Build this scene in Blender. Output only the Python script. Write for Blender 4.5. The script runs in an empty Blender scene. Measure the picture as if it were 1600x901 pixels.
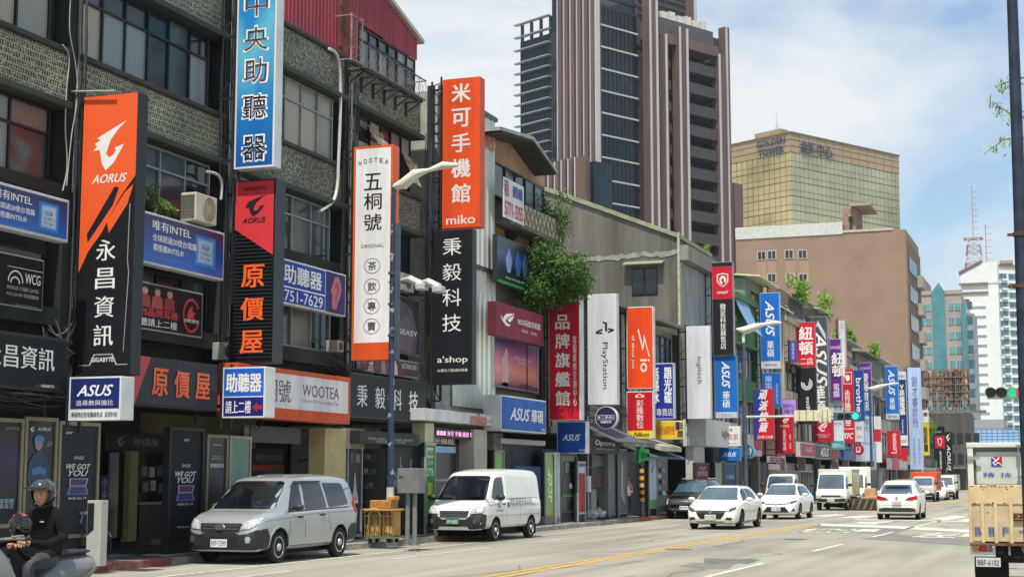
import bpy,bmesh,math,random
from mathutils import Matrix,Vector,noise as mnoise
from mathutils.bvhtree import BVHTree
random.seed(7)
SC=bpy.context.scene;COL=SC.collection
sin,cos,pi,R=math.sin,math.cos,math.pi,math.radians
# camera
F=2400.0;TH=math.atan(294.5/F);PS=math.atan(890*cos(TH)/F);H=1.75
cd=bpy.data.cameras.new('camera');cam=bpy.data.objects.new('camera',cd);COL.objects.link(cam)
cam.location=(0,0,H);cam.rotation_euler=(pi/2+TH,0,PS)
cd.sensor_width=36;cd.lens=F/1600*36;cd.clip_end=6000;cd.clip_start=.1
SC.camera=cam
cR=(cos(PS),sin(PS),0);cF=(-sin(PS)*cos(TH),cos(PS)*cos(TH),sin(TH));cU=(sin(PS)*sin(TH),-cos(PS)*sin(TH),cos(TH))
def ray(x,y):
 a=(x-800)/F;b=(450.5-y)/F
 return[cF[i]+a*cR[i]+b*cU[i]for i in range(3)]
def aX(x,y,X):d=ray(x,y);t=X/d[0];return Vector((X,d[1]*t,H+d[2]*t))
def aY(x,y,Y):d=ray(x,y);t=Y/d[1];return Vector((d[0]*t,Y,H+d[2]*t))
def aZ(x,y,Z=0.0):d=ray(x,y);t=(Z-H)/d[2];return Vector((d[0]*t,d[1]*t,Z))
# light
SUN_EL,SUN_AZ=65,171
sd=Vector((sin(R(SUN_AZ))*cos(R(SUN_EL)),cos(R(SUN_AZ))*cos(R(SUN_EL)),sin(R(SUN_EL))))
sl=bpy.data.lights.new('sun','SUN');sl.energy=4.6;sl.angle=R(.6);sl.color=(1,.935,.82)
so=bpy.data.objects.new('sun',sl);COL.objects.link(so);so.rotation_euler=sd.to_track_quat('Z','Y').to_euler()
W=bpy.data.worlds.new('World');SC.world=W;W.use_nodes=True
wn=W.node_tree;wn.nodes.clear()
def WN(t):return wn.nodes.new(t)
sky=WN('ShaderNodeTexSky');sky.sky_type='NISHITA';sky.sun_disc=False;sky.sun_elevation=R(SUN_EL);sky.sun_rotation=R(SUN_AZ)
sky.air_density=1.0;sky.dust_density=2.2;sky.ozone_density=1.6
tc=WN('ShaderNodeTexCoord');mp=WN('ShaderNodeMapping');mp.inputs['Scale'].default_value=(1,1,2.4);mp.inputs['Location'].default_value=(.35,.1,.2)
nz=WN('ShaderNodeTexNoise');nz.inputs['Scale'].default_value=2.3;nz.inputs['Detail'].default_value=7;nz.inputs['Roughness'].default_value=.52;nz.inputs['Distortion'].default_value=.35
cr=WN('ShaderNodeValToRGB');cr.color_ramp.elements[0].position=.43;cr.color_ramp.elements[0].color=(.12,.12,.12,1);cr.color_ramp.elements[1].position=.60;cr.color_ramp.elements[1].color=(1,1,1,1)
mx=WN('ShaderNodeMix');mx.data_type='RGBA';mx.inputs[7].default_value=(8.4,8.8,9.0,1)
bg=WN('ShaderNodeBackground');bg.inputs['Strength'].default_value=.078;wo=WN('ShaderNodeOutputWorld')
L=wn.links.new
L(tc.outputs['Generated'],mp.inputs['Vector']);L(mp.outputs[0],nz.inputs['Vector']);L(nz.outputs['Fac'],cr.inputs[0]);L(cr.outputs[0],mx.inputs[0]);vm=WN('ShaderNodeVectorMath');vm.operation='MULTIPLY';vm.inputs[1].default_value=(1.45,1.72,1.78);L(sky.outputs[0],vm.inputs[0]);L(vm.outputs[0],mx.inputs[6]);L(mx.outputs[2],bg.inputs[0]);L(bg.outputs[0],wo.inputs[0])
SC.view_settings.view_transform='Standard';SC.view_settings.look='None';SC.view_settings.exposure=.40;SC.view_settings.gamma=1
SC.cycles.max_bounces=6;SC.cycles.transparent_max_bounces=8
# materials
def lin(h):
 if not isinstance(h,str):return tuple(h)
 h=h.lstrip('#');o=[]
 for i in(0,2,4):
  c=int(h[i:i+2],16)/255;o.append(c/12.92 if c<=.04045 else((c+.055)/1.055)**2.4)
 return tuple(o)
MC={}
def M(col,rough=.6,metal=0.,var=.12,scale=3.,bump=0.,emit=0.,coat=0.,streak=False,spec=None,name=None):
 """procedural paint / stone / plastic: noise-broken colour, optional vertical grime streaks and relief"""
 c=lin(col);key=(c,rough,metal,var,scale,bump,emit,coat,streak,spec)
 if key in MC:return MC[key]
 m=bpy.data.materials.new(name or 'surface');m.use_nodes=True;nt=m.node_tree;b=nt.nodes['Principled BSDF']
 N=nt.nodes.new;K=nt.links.new
 b.inputs['Roughness'].default_value=rough;b.inputs['Metallic'].default_value=metal
 b.inputs['Coat Weight'].default_value=coat
 if spec is not None:b.inputs['Specular IOR Level'].default_value=spec
 t=N('ShaderNodeTexCoord');n=N('ShaderNodeTexNoise');n.inputs['Scale'].default_value=scale;n.inputs['Detail'].default_value=5;n.inputs['Roughness'].default_value=.65
 if streak:
  mpn=N('ShaderNodeMapping');mpn.inputs['Scale'].default_value=(1,1,.12);K(t.outputs['Object'],mpn.inputs[0]);K(mpn.outputs[0],n.inputs['Vector'])
 else:K(t.outputs['Object'],n.inputs['Vector'])
 r=N('ShaderNodeValToRGB');e=r.color_ramp.elements
 lo=tuple(x*(1-var*1.6)for x in c)+(1,);hi=tuple(min(1,x*(1+var*.6))for x in c)+(1,)
 e[0].position=.32;e[0].color=lo;e[1].position=.62;e[1].color=hi
 K(n.outputs['Fac'],r.inputs[0]);K(r.outputs[0],b.inputs['Base Color'])
 if emit:b.inputs['Emission Strength'].default_value=emit;K(r.outputs[0],b.inputs['Emission Color'])
 if bump:
  n2=N('ShaderNodeTexNoise');n2.inputs['Scale'].default_value=scale*9;n2.inputs['Detail'].default_value=4;K(t.outputs['Object'],n2.inputs['Vector'])
  bp=N('ShaderNodeBump');bp.inputs['Strength'].default_value=bump;bp.inputs['Distance'].default_value=.02;K(n2.outputs['Fac'],bp.inputs['Height']);K(bp.outputs[0],b.inputs['Normal'])
 MC[key]=m;return m
def nodes(name,rough=.8):
 m=bpy.data.materials.new(name);m.use_nodes=True;nt=m.node_tree;b=nt.nodes['Principled BSDF'];b.inputs['Roughness'].default_value=rough
 return m,nt.nodes.new,nt.links.new,b
def ramp(N,pts):
 r=N('ShaderNodeValToRGB');e=r.color_ramp.elements
 while len(e)<len(pts):e.new(.5)
 for i,(p,c)in enumerate(pts):e[i].position=p;e[i].color=tuple(lin(c))+(1,)
 return r
def mosaic(dark,cream,s=9.0,thr=.38,rnd=.55):
 m,N,K,b=nodes('mosaic_tiles',.75)
 t=N('ShaderNodeTexCoord');sp=N('ShaderNodeSeparateXYZ');K(t.outputs['Object'],sp.inputs[0])
 cb=N('ShaderNodeCombineXYZ');K(sp.outputs['Y'],cb.inputs['X']);K(sp.outputs['Z'],cb.inputs['Y'])
 br=N('ShaderNodeTexBrick');br.inputs['Scale'].default_value=s;br.inputs['Mortar Size'].default_value=.085 if rnd<.9 else.03;br.inputs['Brick Width'].default_value=.66;br.inputs['Row Height'].default_value=1.15;br.offset=.5
 br.inputs['Mortar Smooth'].default_value=.3
 br.inputs['Color1'].default_value=lin(dark)+(1,);br.inputs['Color2'].default_value=tuple(x*1.5 for x in lin(dark))+(1,);br.inputs['Mortar'].default_value=lin(cream)+(1,)
 K(cb.outputs[0],br.inputs['Vector'])
 v=N('ShaderNodeTexVoronoi');v.inputs['Scale'].default_value=s*1.9;v.feature='F1';v.inputs['Randomness'].default_value=rnd;K(cb.outputs[0],v.inputs['Vector'])
 mt=N('ShaderNodeMath');mt.operation='LESS_THAN';mt.inputs[1].default_value=thr;K(v.outputs['Distance'],mt.inputs[0])
 mm=N('ShaderNodeMix');mm.data_type='RGBA';K(mt.outputs[0],mm.inputs[0]);K(br.outputs['Color'],mm.inputs[6]);mm.inputs[7].default_value=tuple(x*.9 for x in lin(cream))+(1,)
 n=N('ShaderNodeTexNoise');n.inputs['Scale'].default_value=.9;n.inputs['Detail'].default_value=6;K(t.outputs['Object'],n.inputs['Vector'])
 r=ramp(N,[(.3,(.55,.55,.55)),(.65,(1.1,1.1,1.1))]);K(n.outputs['Fac'],r.inputs[0])
 mu=N('ShaderNodeMix');mu.data_type='RGBA';mu.blend_type='MULTIPLY';mu.inputs[0].default_value=1;K(mm.outputs[2],mu.inputs[6]);K(r.outputs[0],mu.inputs[7]);K(mu.outputs[2],b.inputs['Base Color'])
 bp=N('ShaderNodeBump');bp.inputs['Strength'].default_value=.6;bp.inputs['Distance'].default_value=.01;K(br.outputs['Fac'],bp.inputs['Height']);K(bp.outputs[0],b.inputs['Normal'])
 return m
def glassm(col='#1c2a33',rough=.12,var=.3,sc=.8):
 return M(col,rough,0,var,sc,spec=.6)
def curtain(col):
 m,N,K,b=nodes('curtained_glass',.16)
 t=N('ShaderNodeTexCoord');w=N('ShaderNodeTexWave');w.wave_type='BANDS';w.bands_direction='Y';w.inputs['Scale'].default_value=5;w.inputs['Distortion'].default_value=1.5;w.inputs['Detail'].default_value=2;K(t.outputs['Object'],w.inputs['Vector'])
 c=lin(col);r=ramp(N,[(.2,tuple(x*.72 for x in c)),(.8,c)]);K(w.outputs['Fac'],r.inputs[0]);K(r.outputs[0],b.inputs['Base Color']);b.inputs['Roughness'].default_value=.25
 return m
 # mesh builder
def rootloc(o):
 while o.parent:o=o.parent
 return o.location.copy()
class MB:
 def __init__(s):s.v=[];s.f=[];s.m=[]
 def add(s,vs,fs,mi=0):
  k=len(s.v);s.v+=[tuple(v)for v in vs];s.f+=[tuple(i+k for i in f)for f in fs];s.m+=[mi]*len(fs);return s
 def box(s,a,b,mi=0):
  x0,y0,z0=(min(a[i],b[i])for i in range(3));x1,y1,z1=(max(a[i],b[i])for i in range(3))
  return s.add([(x0,y0,z0),(x1,y0,z0),(x1,y1,z0),(x0,y1,z0),(x0,y0,z1),(x1,y0,z1),(x1,y1,z1),(x0,y1,z1)],[(0,3,2,1),(4,5,6,7),(0,1,5,4),(1,2,6,5),(2,3,7,6),(3,0,4,7)],mi)
 def cbox(s,c,d,mi=0):return s.box([c[i]-d[i]/2 for i in range(3)],[c[i]+d[i]/2 for i in range(3)],mi)
 def bbox(s,a,b,r=.02,mi=0):
  x0,y0,z0=(min(a[i],b[i])for i in range(3));x1,y1,z1=(max(a[i],b[i])for i in range(3));r=min(r,(x1-x0)/2.2,(y1-y0)/2.2,(z1-z0)/2.2)
  bm=bmesh.new();bmesh.ops.create_cube(bm,size=1)
  for v in bm.verts:v.co=Vector(((x0+x1)/2+v.co.x*(x1-x0),(y0+y1)/2+v.co.y*(y1-y0),(z0+z1)/2+v.co.z*(z1-z0)))
  bmesh.ops.bevel(bm,geom=bm.edges[:],offset=r,segments=2,affect='EDGES',profile=.5)
  bm.verts.index_update();s.add([v.co for v in bm.verts],[[v.index for v in f.verts]for f in bm.faces],mi);bm.free();return s
 def bar(s,p,q,w=.04,h=None,mi=0,up=(0,0,1)):
  p,q=Vector(p),Vector(q);h=h or w;d=(q-p)
  if d.length<1e-6:return s
  d.normalize();u=Vector(up)
  if abs(d.dot(u))>.99:u=Vector((1,0,0))
  a=d.cross(u).normalized()*w/2;b=d.cross(a).normalized()*h/2
  return s.add([p-a-b,p+a-b,p+a+b,p-a+b,q-a-b,q+a-b,q+a+b,q-a+b],[(0,3,2,1),(4,5,6,7),(0,1,5,4),(1,2,6,5),(2,3,7,6),(3,0,4,7)],mi)
 def tube(s,pts,r=.03,n=8,mi=0,cap=True):
  pts=[Vector(p)for p in pts];k=len(pts);rr=r if isinstance(r,(list,tuple))else[r]*k
  vs=[];prev=None
  for i,p in enumerate(pts):
   d=(pts[min(i+1,k-1)]-pts[max(i-1,0)]).normalized()
   if prev is None:a=d.orthogonal().normalized()
   else:a=(prev-d*prev.dot(d)).normalized()
   prev=a;b=d.cross(a)
   for j in range(n):t=2*pi*j/n;vs.append(p+(a*cos(t)+b*sin(t))*rr[i])
  fs=[(i*n+j,i*n+(j+1)%n,(i+1)*n+(j+1)%n,(i+1)*n+j)for i in range(k-1)for j in range(n)]
  if cap:fs+=[tuple(range(n-1,-1,-1)),tuple(range((k-1)*n,k*n))]
  return s.add(vs,fs,mi)
 def lathe(s,prof,c=(0,0,0),axis='z',n=20,mi=0,sy=1.):
  vs=[];fs=[]
  for r,h in prof:
   for j in range(n):
    t=2*pi*j/n;a,b=r*cos(t),r*sin(t)*sy
    v=(a,b,h)if axis=='z' else((a,h,b)if axis=='y' else(h,a,b));vs.append([v[i]+c[i]for i in range(3)])
  k=len(prof)
  for i in range(k-1):
   for j in range(n):
    q=(i*n+j,i*n+(j+1)%n,(i+1)*n+(j+1)%n,(i+1)*n+j);fs.append(q if axis!='y' else q[::-1])
  fs+=[tuple(range(n-1,-1,-1)),tuple(range((k-1)*n,k*n))]if axis!='y' else[tuple(range(n)),tuple(range(k*n-1,(k-1)*n-1,-1))]
  return s.add(vs,fs,mi)
 def prism(s,pts,d,mi=0):
  n=len(pts);d=Vector(d);a=[Vector(p)for p in pts]
  return s.add(a+[p+d for p in a],[tuple(range(n-1,-1,-1)),tuple(range(n,2*n))]+[(i,(i+1)%n,n+(i+1)%n,n+i)for i in range(n)],mi)
 def poly(s,pts,mi=0):return s.add(pts,[tuple(range(len(pts)))],mi)
 def mesh(s,name,mats,off=None,smooth=False):
  me=bpy.data.meshes.new(name);v=s.v if off is None else[(a-off[0],b-off[1],c-off[2])for a,b,c in s.v]
  me.from_pydata(v,[],s.f)
  for m in(mats if isinstance(mats,(list,tuple))else[mats]):me.materials.append(m)
  me.polygons.foreach_set('material_index',s.m)
  if smooth:me.shade_smooth()
  me.update();return me
 def build(s,name,mats,parent=None,world=True,smooth=False,kind=None,fix=True):
  off=rootloc(parent)if(parent is not None and world)else None
  me=s.mesh(name,mats,off,smooth)
  if fix:
   bm=bmesh.new();bm.from_mesh(me);bmesh.ops.recalc_face_normals(bm,faces=bm.faces[:]);bm.to_mesh(me);bm.free()
  if smooth:me.set_sharp_from_angle(angle=R(38))
  o=bpy.data.objects.new(name,me);COL.objects.link(o);o.parent=parent
  if kind:o['kind']=kind
  return o
def thing(name,label,cat,loc=(0,0,0),rz=0,group=None):
 o=bpy.data.objects.new(name,None);COL.objects.link(o);o.location=loc;o.rotation_euler=(0,0,rz);o['label']=label;o['category']=cat;o.empty_display_size=.2
 if group:o['group']=group
 return o
def tag(o,label,cat,group=None):
 o['label']=label;o['category']=cat
 if group:o['group']=group
 return o
def dup(root,loc,rz=None,label=None,group=None):
 def cp(o,p):
  c=o.copy();COL.objects.link(c);c.parent=p
  for ch in list(o.children):cp(ch,c)
  return c
 r=cp(root,None);r.location=loc
 if rz is not None:r.rotation_euler=(0,0,rz)
 if label:r['label']=label
 if group:r['group']=group
 return r
def piece(name,parent,me,loc=(0,0,0)):
 o=bpy.data.objects.new(name,me);COL.objects.link(o);o.parent=parent;o.location=loc;return o
 # lettering
TC={}
def textmesh(body,bold=0.,shear=0.,spacing=1.,line=1.):
 key=(body,bold,shear,spacing,line)
 if key in TC:return TC[key]
 cu=bpy.data.curves.new('lettering','FONT');cu.body=body;cu.align_x='CENTER';cu.offset=bold;cu.shear=shear;cu.resolution_u=3 if len(body)<12 else 2;cu.space_line=line;cu.space_character=spacing
 ob=bpy.data.objects.new('lettering',cu);me=bpy.data.meshes.new_from_object(ob)
 vs=[v.co.copy()for v in me.vertices];fs=[tuple(p.vertices)for p in me.polygons]
 bpy.data.objects.remove(ob);bpy.data.curves.remove(cu);bpy.data.meshes.remove(me)
 if not vs:TC[key]=([],[]);return TC[key]
 x0=min(v.x for v in vs);x1=max(v.x for v in vs);y0=min(v.y for v in vs);y1=max(v.y for v in vs)
 w=max(x1-x0,1e-3);h=max(y1-y0,1e-3)
 TC[key]=([((v.x-x0)/w-.5,(v.y-y0)/h-.5,w/h)for v in vs],fs);return TC[key]
class Ring(list):pass
class Face:
 """flat sign face: origin top-left corner o, unit vectors u (reading right) and d (down), size w x h, outward normal n"""
 def __init__(s,o,u,d,w,h):s.o,s.u,s.d,s.w,s.h=Vector(o),Vector(u),Vector(d),w,h;s.n=s.d.cross(s.u).normalized();
 def p(s,u,v,lift=.004):return s.o+s.u*(u*s.w)+s.d*(v*s.h)+s.n*lift
 def rect(s,u0,v0,u1,v1,col,parent,name='panel',lift=.004,mat=None,t=0):
  q=[s.p(u0,v0,lift),s.p(u1,v0,lift),s.p(u1,v1,lift),s.p(u0,v1,lift)]
  m=MB();m.poly(q)if not t else m.prism(q,-s.n*t);return m.build(name,mat or M(col,.55,var=.15,scale=1.6,streak=True,spec=.25),parent,fix=False if not t else True)
 def shape(s,pts,col,parent,name='emblem',lift=.008,box=None):
  b=box or(0,0,1,1)
  if isinstance(pts,Ring):
   n=len(pts)//2;q=[s.p(b[0]+x*(b[2]-b[0]),b[1]+y*(b[3]-b[1]),lift)for x,y in pts];m=MB();m.add(q,[(i,2*n-1-i,2*n-2-i,i+1)for i in range(n-1)])
   return m.build(name,M(col,.45,var=.03),parent,fix=False)
  q=[s.p(b[0]+x*(b[2]-b[0]),b[1]+y*(b[3]-b[1]),lift)for x,y in pts]
  a=sum((q[i]-q[0]).cross(q[(i+1)%len(q)]-q[0]).dot(s.n)for i in range(len(q)))
  if a<0:q=q[::-1]
  bm=bmesh.new();f=bm.faces.new([bm.verts.new(v)for v in q]);f.normal_update();bmesh.ops.triangulate(bm,faces=[f]);bm.verts.index_update()
  m=MB();m.add([v.co for v in bm.verts],[[v.index for v in g.verts]for g in bm.faces]);bm.free()
  return m.build(name,M(col,.45,var=.03),parent,fix=False)
 def text(s,body,u,v,w,h,col,parent,flags='',lift=.009,emit=0):
  if 'v' in flags:body='\n'.join(body)
  vs,fs=textmesh(body,0,.35 if 'i' in flags else 0,1.0,.95 if 'v' in flags else 1.0)
  if not vs:return
  W_,H_=w*s.w,h*s.h
  ru,rd=s.u,s.d
  if 'r' in flags:ru,rd=s.d,-s.u;W_,H_=h*s.h,w*s.w
  if 'l' in flags:ru,rd=-s.d,s.u;W_,H_=h*s.h,w*s.w
  c=s.p(u,v,lift);nl=body.count('\n')+1;e=(H_/nl if 'v' in flags or W_>H_/nl*1.5 or nl>1 else min(W_,H_));m=MB()
  offs=[(0,0)]if not('B' in flags or 'b' in flags)else([(-.012,0),(.012,0)]if 'b' in flags else[(-.026,-.016),(.026,-.016),(-.026,.016),(.026,.016),(0,0)])
  for k,(dx,dy)in enumerate(offs):m.add([c+ru*(x*W_*.96+dx*e)-rd*(y*H_*.97+dy*e)+s.n*(k*.0006)for x,y,_ in vs],fs)
  o=m.build('lettering',M(col,.4,var=.03,emit=emit),parent,fix=False)
  if 'c' in flags:pass
  return o
  # SETTING: ground, road, pavement
XF=-18.2
KX=-16.62
def road_mat():
 m,N,K,b=nodes('asphalt',.82)
 t=N('ShaderNodeTexCoord')
 n1=N('ShaderNodeTexNoise');n1.inputs['Scale'].default_value=.12;n1.inputs['Detail'].default_value=6;K(t.outputs['Object'],n1.inputs['Vector'])
 mpn=N('ShaderNodeMapping');mpn.inputs['Scale'].default_value=(1.3,.06,1);K(t.outputs['Object'],mpn.inputs[0])
 n2=N('ShaderNodeTexNoise');n2.inputs['Scale'].default_value=1.;n2.inputs['Detail'].default_value=4;K(mpn.outputs[0],n2.inputs['Vector'])
 n3=N('ShaderNodeTexNoise');n3.inputs['Scale'].default_value=60;n3.inputs['Detail'].default_value=3;K(t.outputs['Object'],n3.inputs['Vector'])
 a=N('ShaderNodeMath');a.operation='ADD';K(n1.outputs['Fac'],a.inputs[0]);K(n2.outputs['Fac'],a.inputs[1])
 c=N('ShaderNodeMath');c.operation='MULTIPLY_ADD';K(n3.outputs['Fac'],c.inputs[0]);c.inputs[1].default_value=.35;K(a.outputs[0],c.inputs[2])
 r=ramp(N,[(.0,(.085,.082,.072)),(.3,(.20,.19,.158)),(.6,(.27,.257,.213)),(1.,(.33,.315,.265))])
 s=N('ShaderNodeMapRange');s.inputs['From Min'].default_value=.75;s.inputs['From Max'].default_value=1.6;K(c.outputs[0],s.inputs['Value']);K(s.outputs[0],r.inputs[0]);K(r.outputs[0],b.inputs['Base Color'])
 bp=N('ShaderNodeBump');bp.inputs['Strength'].default_value=.35;bp.inputs['Distance'].default_value=.006;K(n3.outputs['Fac'],bp.inputs['Height']);K(bp.outputs[0],b.inputs['Normal'])
 return m
ROADM=road_mat()
def struct(o):o['kind']='structure';return o
m=MB()
gx=[-3000,-40,-22,-16,-10,-5,0,6,14,40,3000];gy=[-400,0,20,40,60,90,140,250,600,4000]
m.add([(x,y,0)for y in gy for x in gx],[(j*11+i,j*11+i+1,(j+1)*11+i+1,(j+1)*11+i)for j in range(9)for i in range(10)])
struct(m.build('road',ROADM,fix=False))
PAINTW=M('#c4c1b6',.65,var=.34,scale=6);PAINTY=M('#c49a3c',.6,var=.25,scale=5)
def strip(name,x0,y0,x1,y1,z=.006,mat=PAINTW):
 m=MB();n=max(1,int(abs(y1-y0)/8));
 m.add([(x,y0+(y1-y0)*j/n,z)for j in range(n+1)for x in(x0,x1)],[(2*j,2*j+1,2*j+3,2*j+2)for j in range(n)]);return struct(m.build(name,mat,fix=False))
def gpoly(name,pts,mat,z=.006):
 m=MB();q=[aZ(x,y,z)for x,y in pts];a=sum((q[i]-q[0]).cross(q[(i+1)%len(q)]-q[0]).z for i in range(len(q)))
 m.poly(q if a>0 else q[::-1]);return struct(m.build(name,mat,fix=False))
for a,b in((-10.25,-10.11),(-9.96,-9.82)):
 m=MB();m.poly([(a,6,.006),(b,6,.006),(b+.55,58.5,.006),(a+.55,58.5,.006)]);struct(m.build('yellow_line',PAINTY,fix=False))
 m=MB();m.poly([(a+.8,84,.006),(b+.8,84,.006),(b+1.2,230,.006),(a+1.2,230,.006)]);struct(m.build('yellow_line',PAINTY,fix=False))
for y0,y1 in((15,19),(21,25),(27.0,31.8),(37.2,41.4),(46.6,51.2),(54.5,66)):
 f=lambda y:-6.3+(y-27)*.022
 m=MB();m.poly([(f(y0)-.07,y0,.006),(f(y0)+.07,y0,.006),(f(y1)+.07,y1,.006),(f(y1)-.07,y1,.006)]);struct(m.build('lane_line',PAINTW,fix=False))
for y0,y1 in((22,26),(30.5,36.5),(41,42.4),(52,56),(88,92),(98,102),(108,112)):
 strip('lane_line',-14.05,y0,-13.93,y1)
strip('edge_line',-15.42,20,-15.30,62);strip('edge_line',-15.30,90,-15.18,150)
for y in(88,98,108,120,132,146):strip('lane_line',-5.2,y,-5.08,y+4)
gpoly('stop_line',[(1283,817),(1283,820.6),(1400,824.8),(1600,836),(1600,831.5),(1400,821)],PAINTW)
gpoly('crossing_line',[(1335,810),(1335,811.2),(1600,816.4),(1600,814.8)],PAINTW)
for q in([(1265,805),(1305,802.5),(1325,804),(1290,806.5)],[(1308,808),(1345,804.5),(1375,805.5),(1345,809)],[(1450,810),(1490,804.5),(1513,806.5),(1480,812)],[(1493,812),(1530,807),(1560,809),(1530,814)]):
 gpoly('crossing_bar',q,PAINTW)
gpoly('turn_arrow',[(1332,816),(1345,814.6),(1358,815.3),(1385,813.5),(1400,814.6),(1372,816.8),(1366,818.6),(1345,817.2)],PAINTW)
def ground_text(body,x,y,w,h,rot=0.):
 vs,fs=textmesh(body,.03);m=MB()
 m.add([(x+a*w,y+b*h,.007)for a,b,_ in vs],fs);return struct(m.build('road_lettering',PAINTW,fix=False))
c=aZ(1310,829);ground_text('機慢',c.x,c.y,2.6,4.6)
c=aZ(1500,836);ground_text('左轉',c.x,c.y,2.6,4.2)
DARKP=M((.13,.128,.118),.85,var=.25,scale=2,bump=.3);DARKP2=M((.165,.16,.145),.85,var=.2,scale=2,bump=.3)
gpoly('asphalt_patch',[(1275,820.6),(1420,826),(1395,835),(1255,826)],DARKP2,.003)
gpoly('asphalt_patch',[(1345,841),(1395,834),(1600,843),(1600,857)],DARKP2,.0035)
gpoly('asphalt_patch',[(1100,871),(1190,873),(1170,880),(1100,878)],DARKP,.0035)
gpoly('asphalt_patch',[(1080,878),(1150,880),(1135,888),(1060,884)],DARKP2,.0038)
gpoly('asphalt_patch',[(905,862),(1110,853),(1130,857),(900,870)],M((.225,.22,.2),.85,var=.2,scale=1.),.0032)
for x,y in((1242,842),(1060,858)):
 c=aZ(x,y);m=MB();m.lathe([(.33,.003),(.33,.008),(.30,.010)],(c.x,c.y,0),n=24);struct(m.build('manhole_cover',M((.09,.09,.085),.6,var=.3,scale=20),fix=True))
random.seed(3)
TAR=M((.15,.148,.135),.8,var=.3)
for k in range(9):
 x=random.uniform(-14,-3);y=random.uniform(20,55);pts=[(x+random.uniform(-.05,.05)+j*random.uniform(-.1,.14),y+j*1.3)for j in range(6)]
 m=MB();m.add([(px+s*.018,py,.0045)for px,py in pts for s in(-1,1)],[(2*i,2*i+1,2*i+3,2*i+2)for i in range(5)]);struct(m.build('tar_seam',TAR,fix=False))
PAVE=M('#8d8f8b',.8,var=.2,scale=4,bump=.2)
def kerbx(y):t=min(1,max(0,(y-28)/8));t=t*t*(3-2*t);return-17.22+.6*t
m=MB();ys=[-10,20,28,29,30,31,32,33,34,35,36,260]
m.add([(x,y,.135)for y in ys for x in(-23,kerbx(y)-.2)]+[(kerbx(y)-.2,y,-.2)for y in ys],[(2*i,2*i+1,2*i+3,2*i+2)for i in range(11)]+[(2*i+1,24+i,25+i,2*i+3)for i in range(11)]);pav=struct(m.build('pavement',M('#5d605e',.85,var=.25,scale=2),fix=False))
def tilemesh(dx,dy,dz,mat,r=.01):
 b=MB();b.bbox((0,0,0),(dx,dy,dz),r);return b.mesh('piece',mat)
kerb=[tilemesh(.2,.985,.16,M(c,.8,var=.3,scale=6,bump=.3),.015)for c in('#8f4a40','#7e4038','#9c6257','#8a8780','#97938a','#7e7b74')]
for i in range(58):
 y=12+i
 k=kerb[random.choice((0,1,2))]if(y<27 or 38<y<44 or 58<y<66)else kerb[random.choice((3,4,5))]
 if random.random()<.2:k=kerb[random.randrange(6)]
 o=piece('kerb_stone',pav,k,(kerbx(y)-.2+random.uniform(-.006,.006),y,-.01+random.uniform(-.004,.004)));o.rotation_euler.z=-math.atan(kerbx(y+1)-kerbx(y))
m=MB();m.bbox((KX-.2,70.1,-.05),(KX,250,.15),.02);m.build('kerb',M('#8a8780',.8,var=.3,scale=2),pav)
slab=[tilemesh(.594,.594,.03,M(c,.75,var=.18,scale=5,bump=.15),.004)for c in('#8f9492','#868b8a','#9aa09e','#3e4346','#454a4c')]
for i in range(74):
 for j in range(4):
  dark=((i//4)%3==1)^(j==2)
  x=-17.45-.6*(j-.37)
  if x+.6<kerbx(18+i*.6)-.2 and j<4:piece('paving_slab',pav,slab[random.choice((3,4)if dark else(0,1,2))],(x,18+i*.6,.122+random.uniform(0,.003)))
  # building helpers
CONC=M('#7d7a72',.85,var=.22,scale=1.2,bump=.25,streak=True)
DK=M('#15171a',.6,var=.3,scale=3);DKM=M('#24282c',.5,.3,var=.3,scale=4)
FRAME=M('#3a3f42',.4,.5,var=.15);FRAMEL=M('#8d9391',.4,.4,var=.15);FRAMED=M('#1b2126',.45,.3,var=.2)
GL=[glassm('#2c3a40',.15),glassm('#1d282e',.12),glassm('#3d4c50',.2),curtain('#8c8f86'),curtain('#6c7068'),curtain('#7f8a8a'),curtain('#a09a86')]
RS=random.Random(11)
def window(parent,y0,y1,z0,z1,nc,nr=2,X=XF-.14,fr=FRAME,bar=.05,split=.32,glass=None,depth=.07):
 """window in the facade plane: frame part with its panes as sub-parts"""
 f=MB()
 f.box((X-depth,y0,z0),(X,y1,z0+bar));f.box((X-depth,y0,z1-bar),(X,y1,z1))
 ys=[y0+(y1-y0)*i/nc for i in range(nc+1)]
 for i,y in enumerate(ys):
  a=y-bar/2 if 0<i<nc else(y if i==0 else y-bar);f.box((X-depth,a,z0+bar),(X+(.012 if i%2 else 0),a+bar,z1-bar))
 zs=[z0,z1]if nr==1 else([z0,z1-(z1-z0)*split,z1]if nr==2 else[z0+(z1-z0)*k/nr for k in range(nr+1)])
 for z in zs[1:-1]:
  for i in range(nc):f.box((X-depth*.8,ys[i]+bar,z-bar*.45),(X+.006,ys[i+1]-bar*.5,z+bar*.45))
 w=f.build('window',fr,parent)
 for i in range(nc):
  for j in range(len(zs)-1):
   g=MB();g.poly([(X-.045,ys[i],zs[j]),(X-.045,ys[i+1],zs[j]),(X-.045,ys[i+1],zs[j+1]),(X-.045,ys[i],zs[j+1])])
   g.build('pane',RS.choice(glass or GL),w,fix=False)
 return w
MOS=mosaic('#363c34','#b3b397');MOS2=mosaic('#454a42','#9c9c88',8,.42,1.)
GREEN=M('#2b392f',.8,var=.3,scale=1.5,bump=.2,streak=True);GREEND=M('#1d2420',.85,var=.3,scale=1.5,bump=.2,streak=True)
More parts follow.
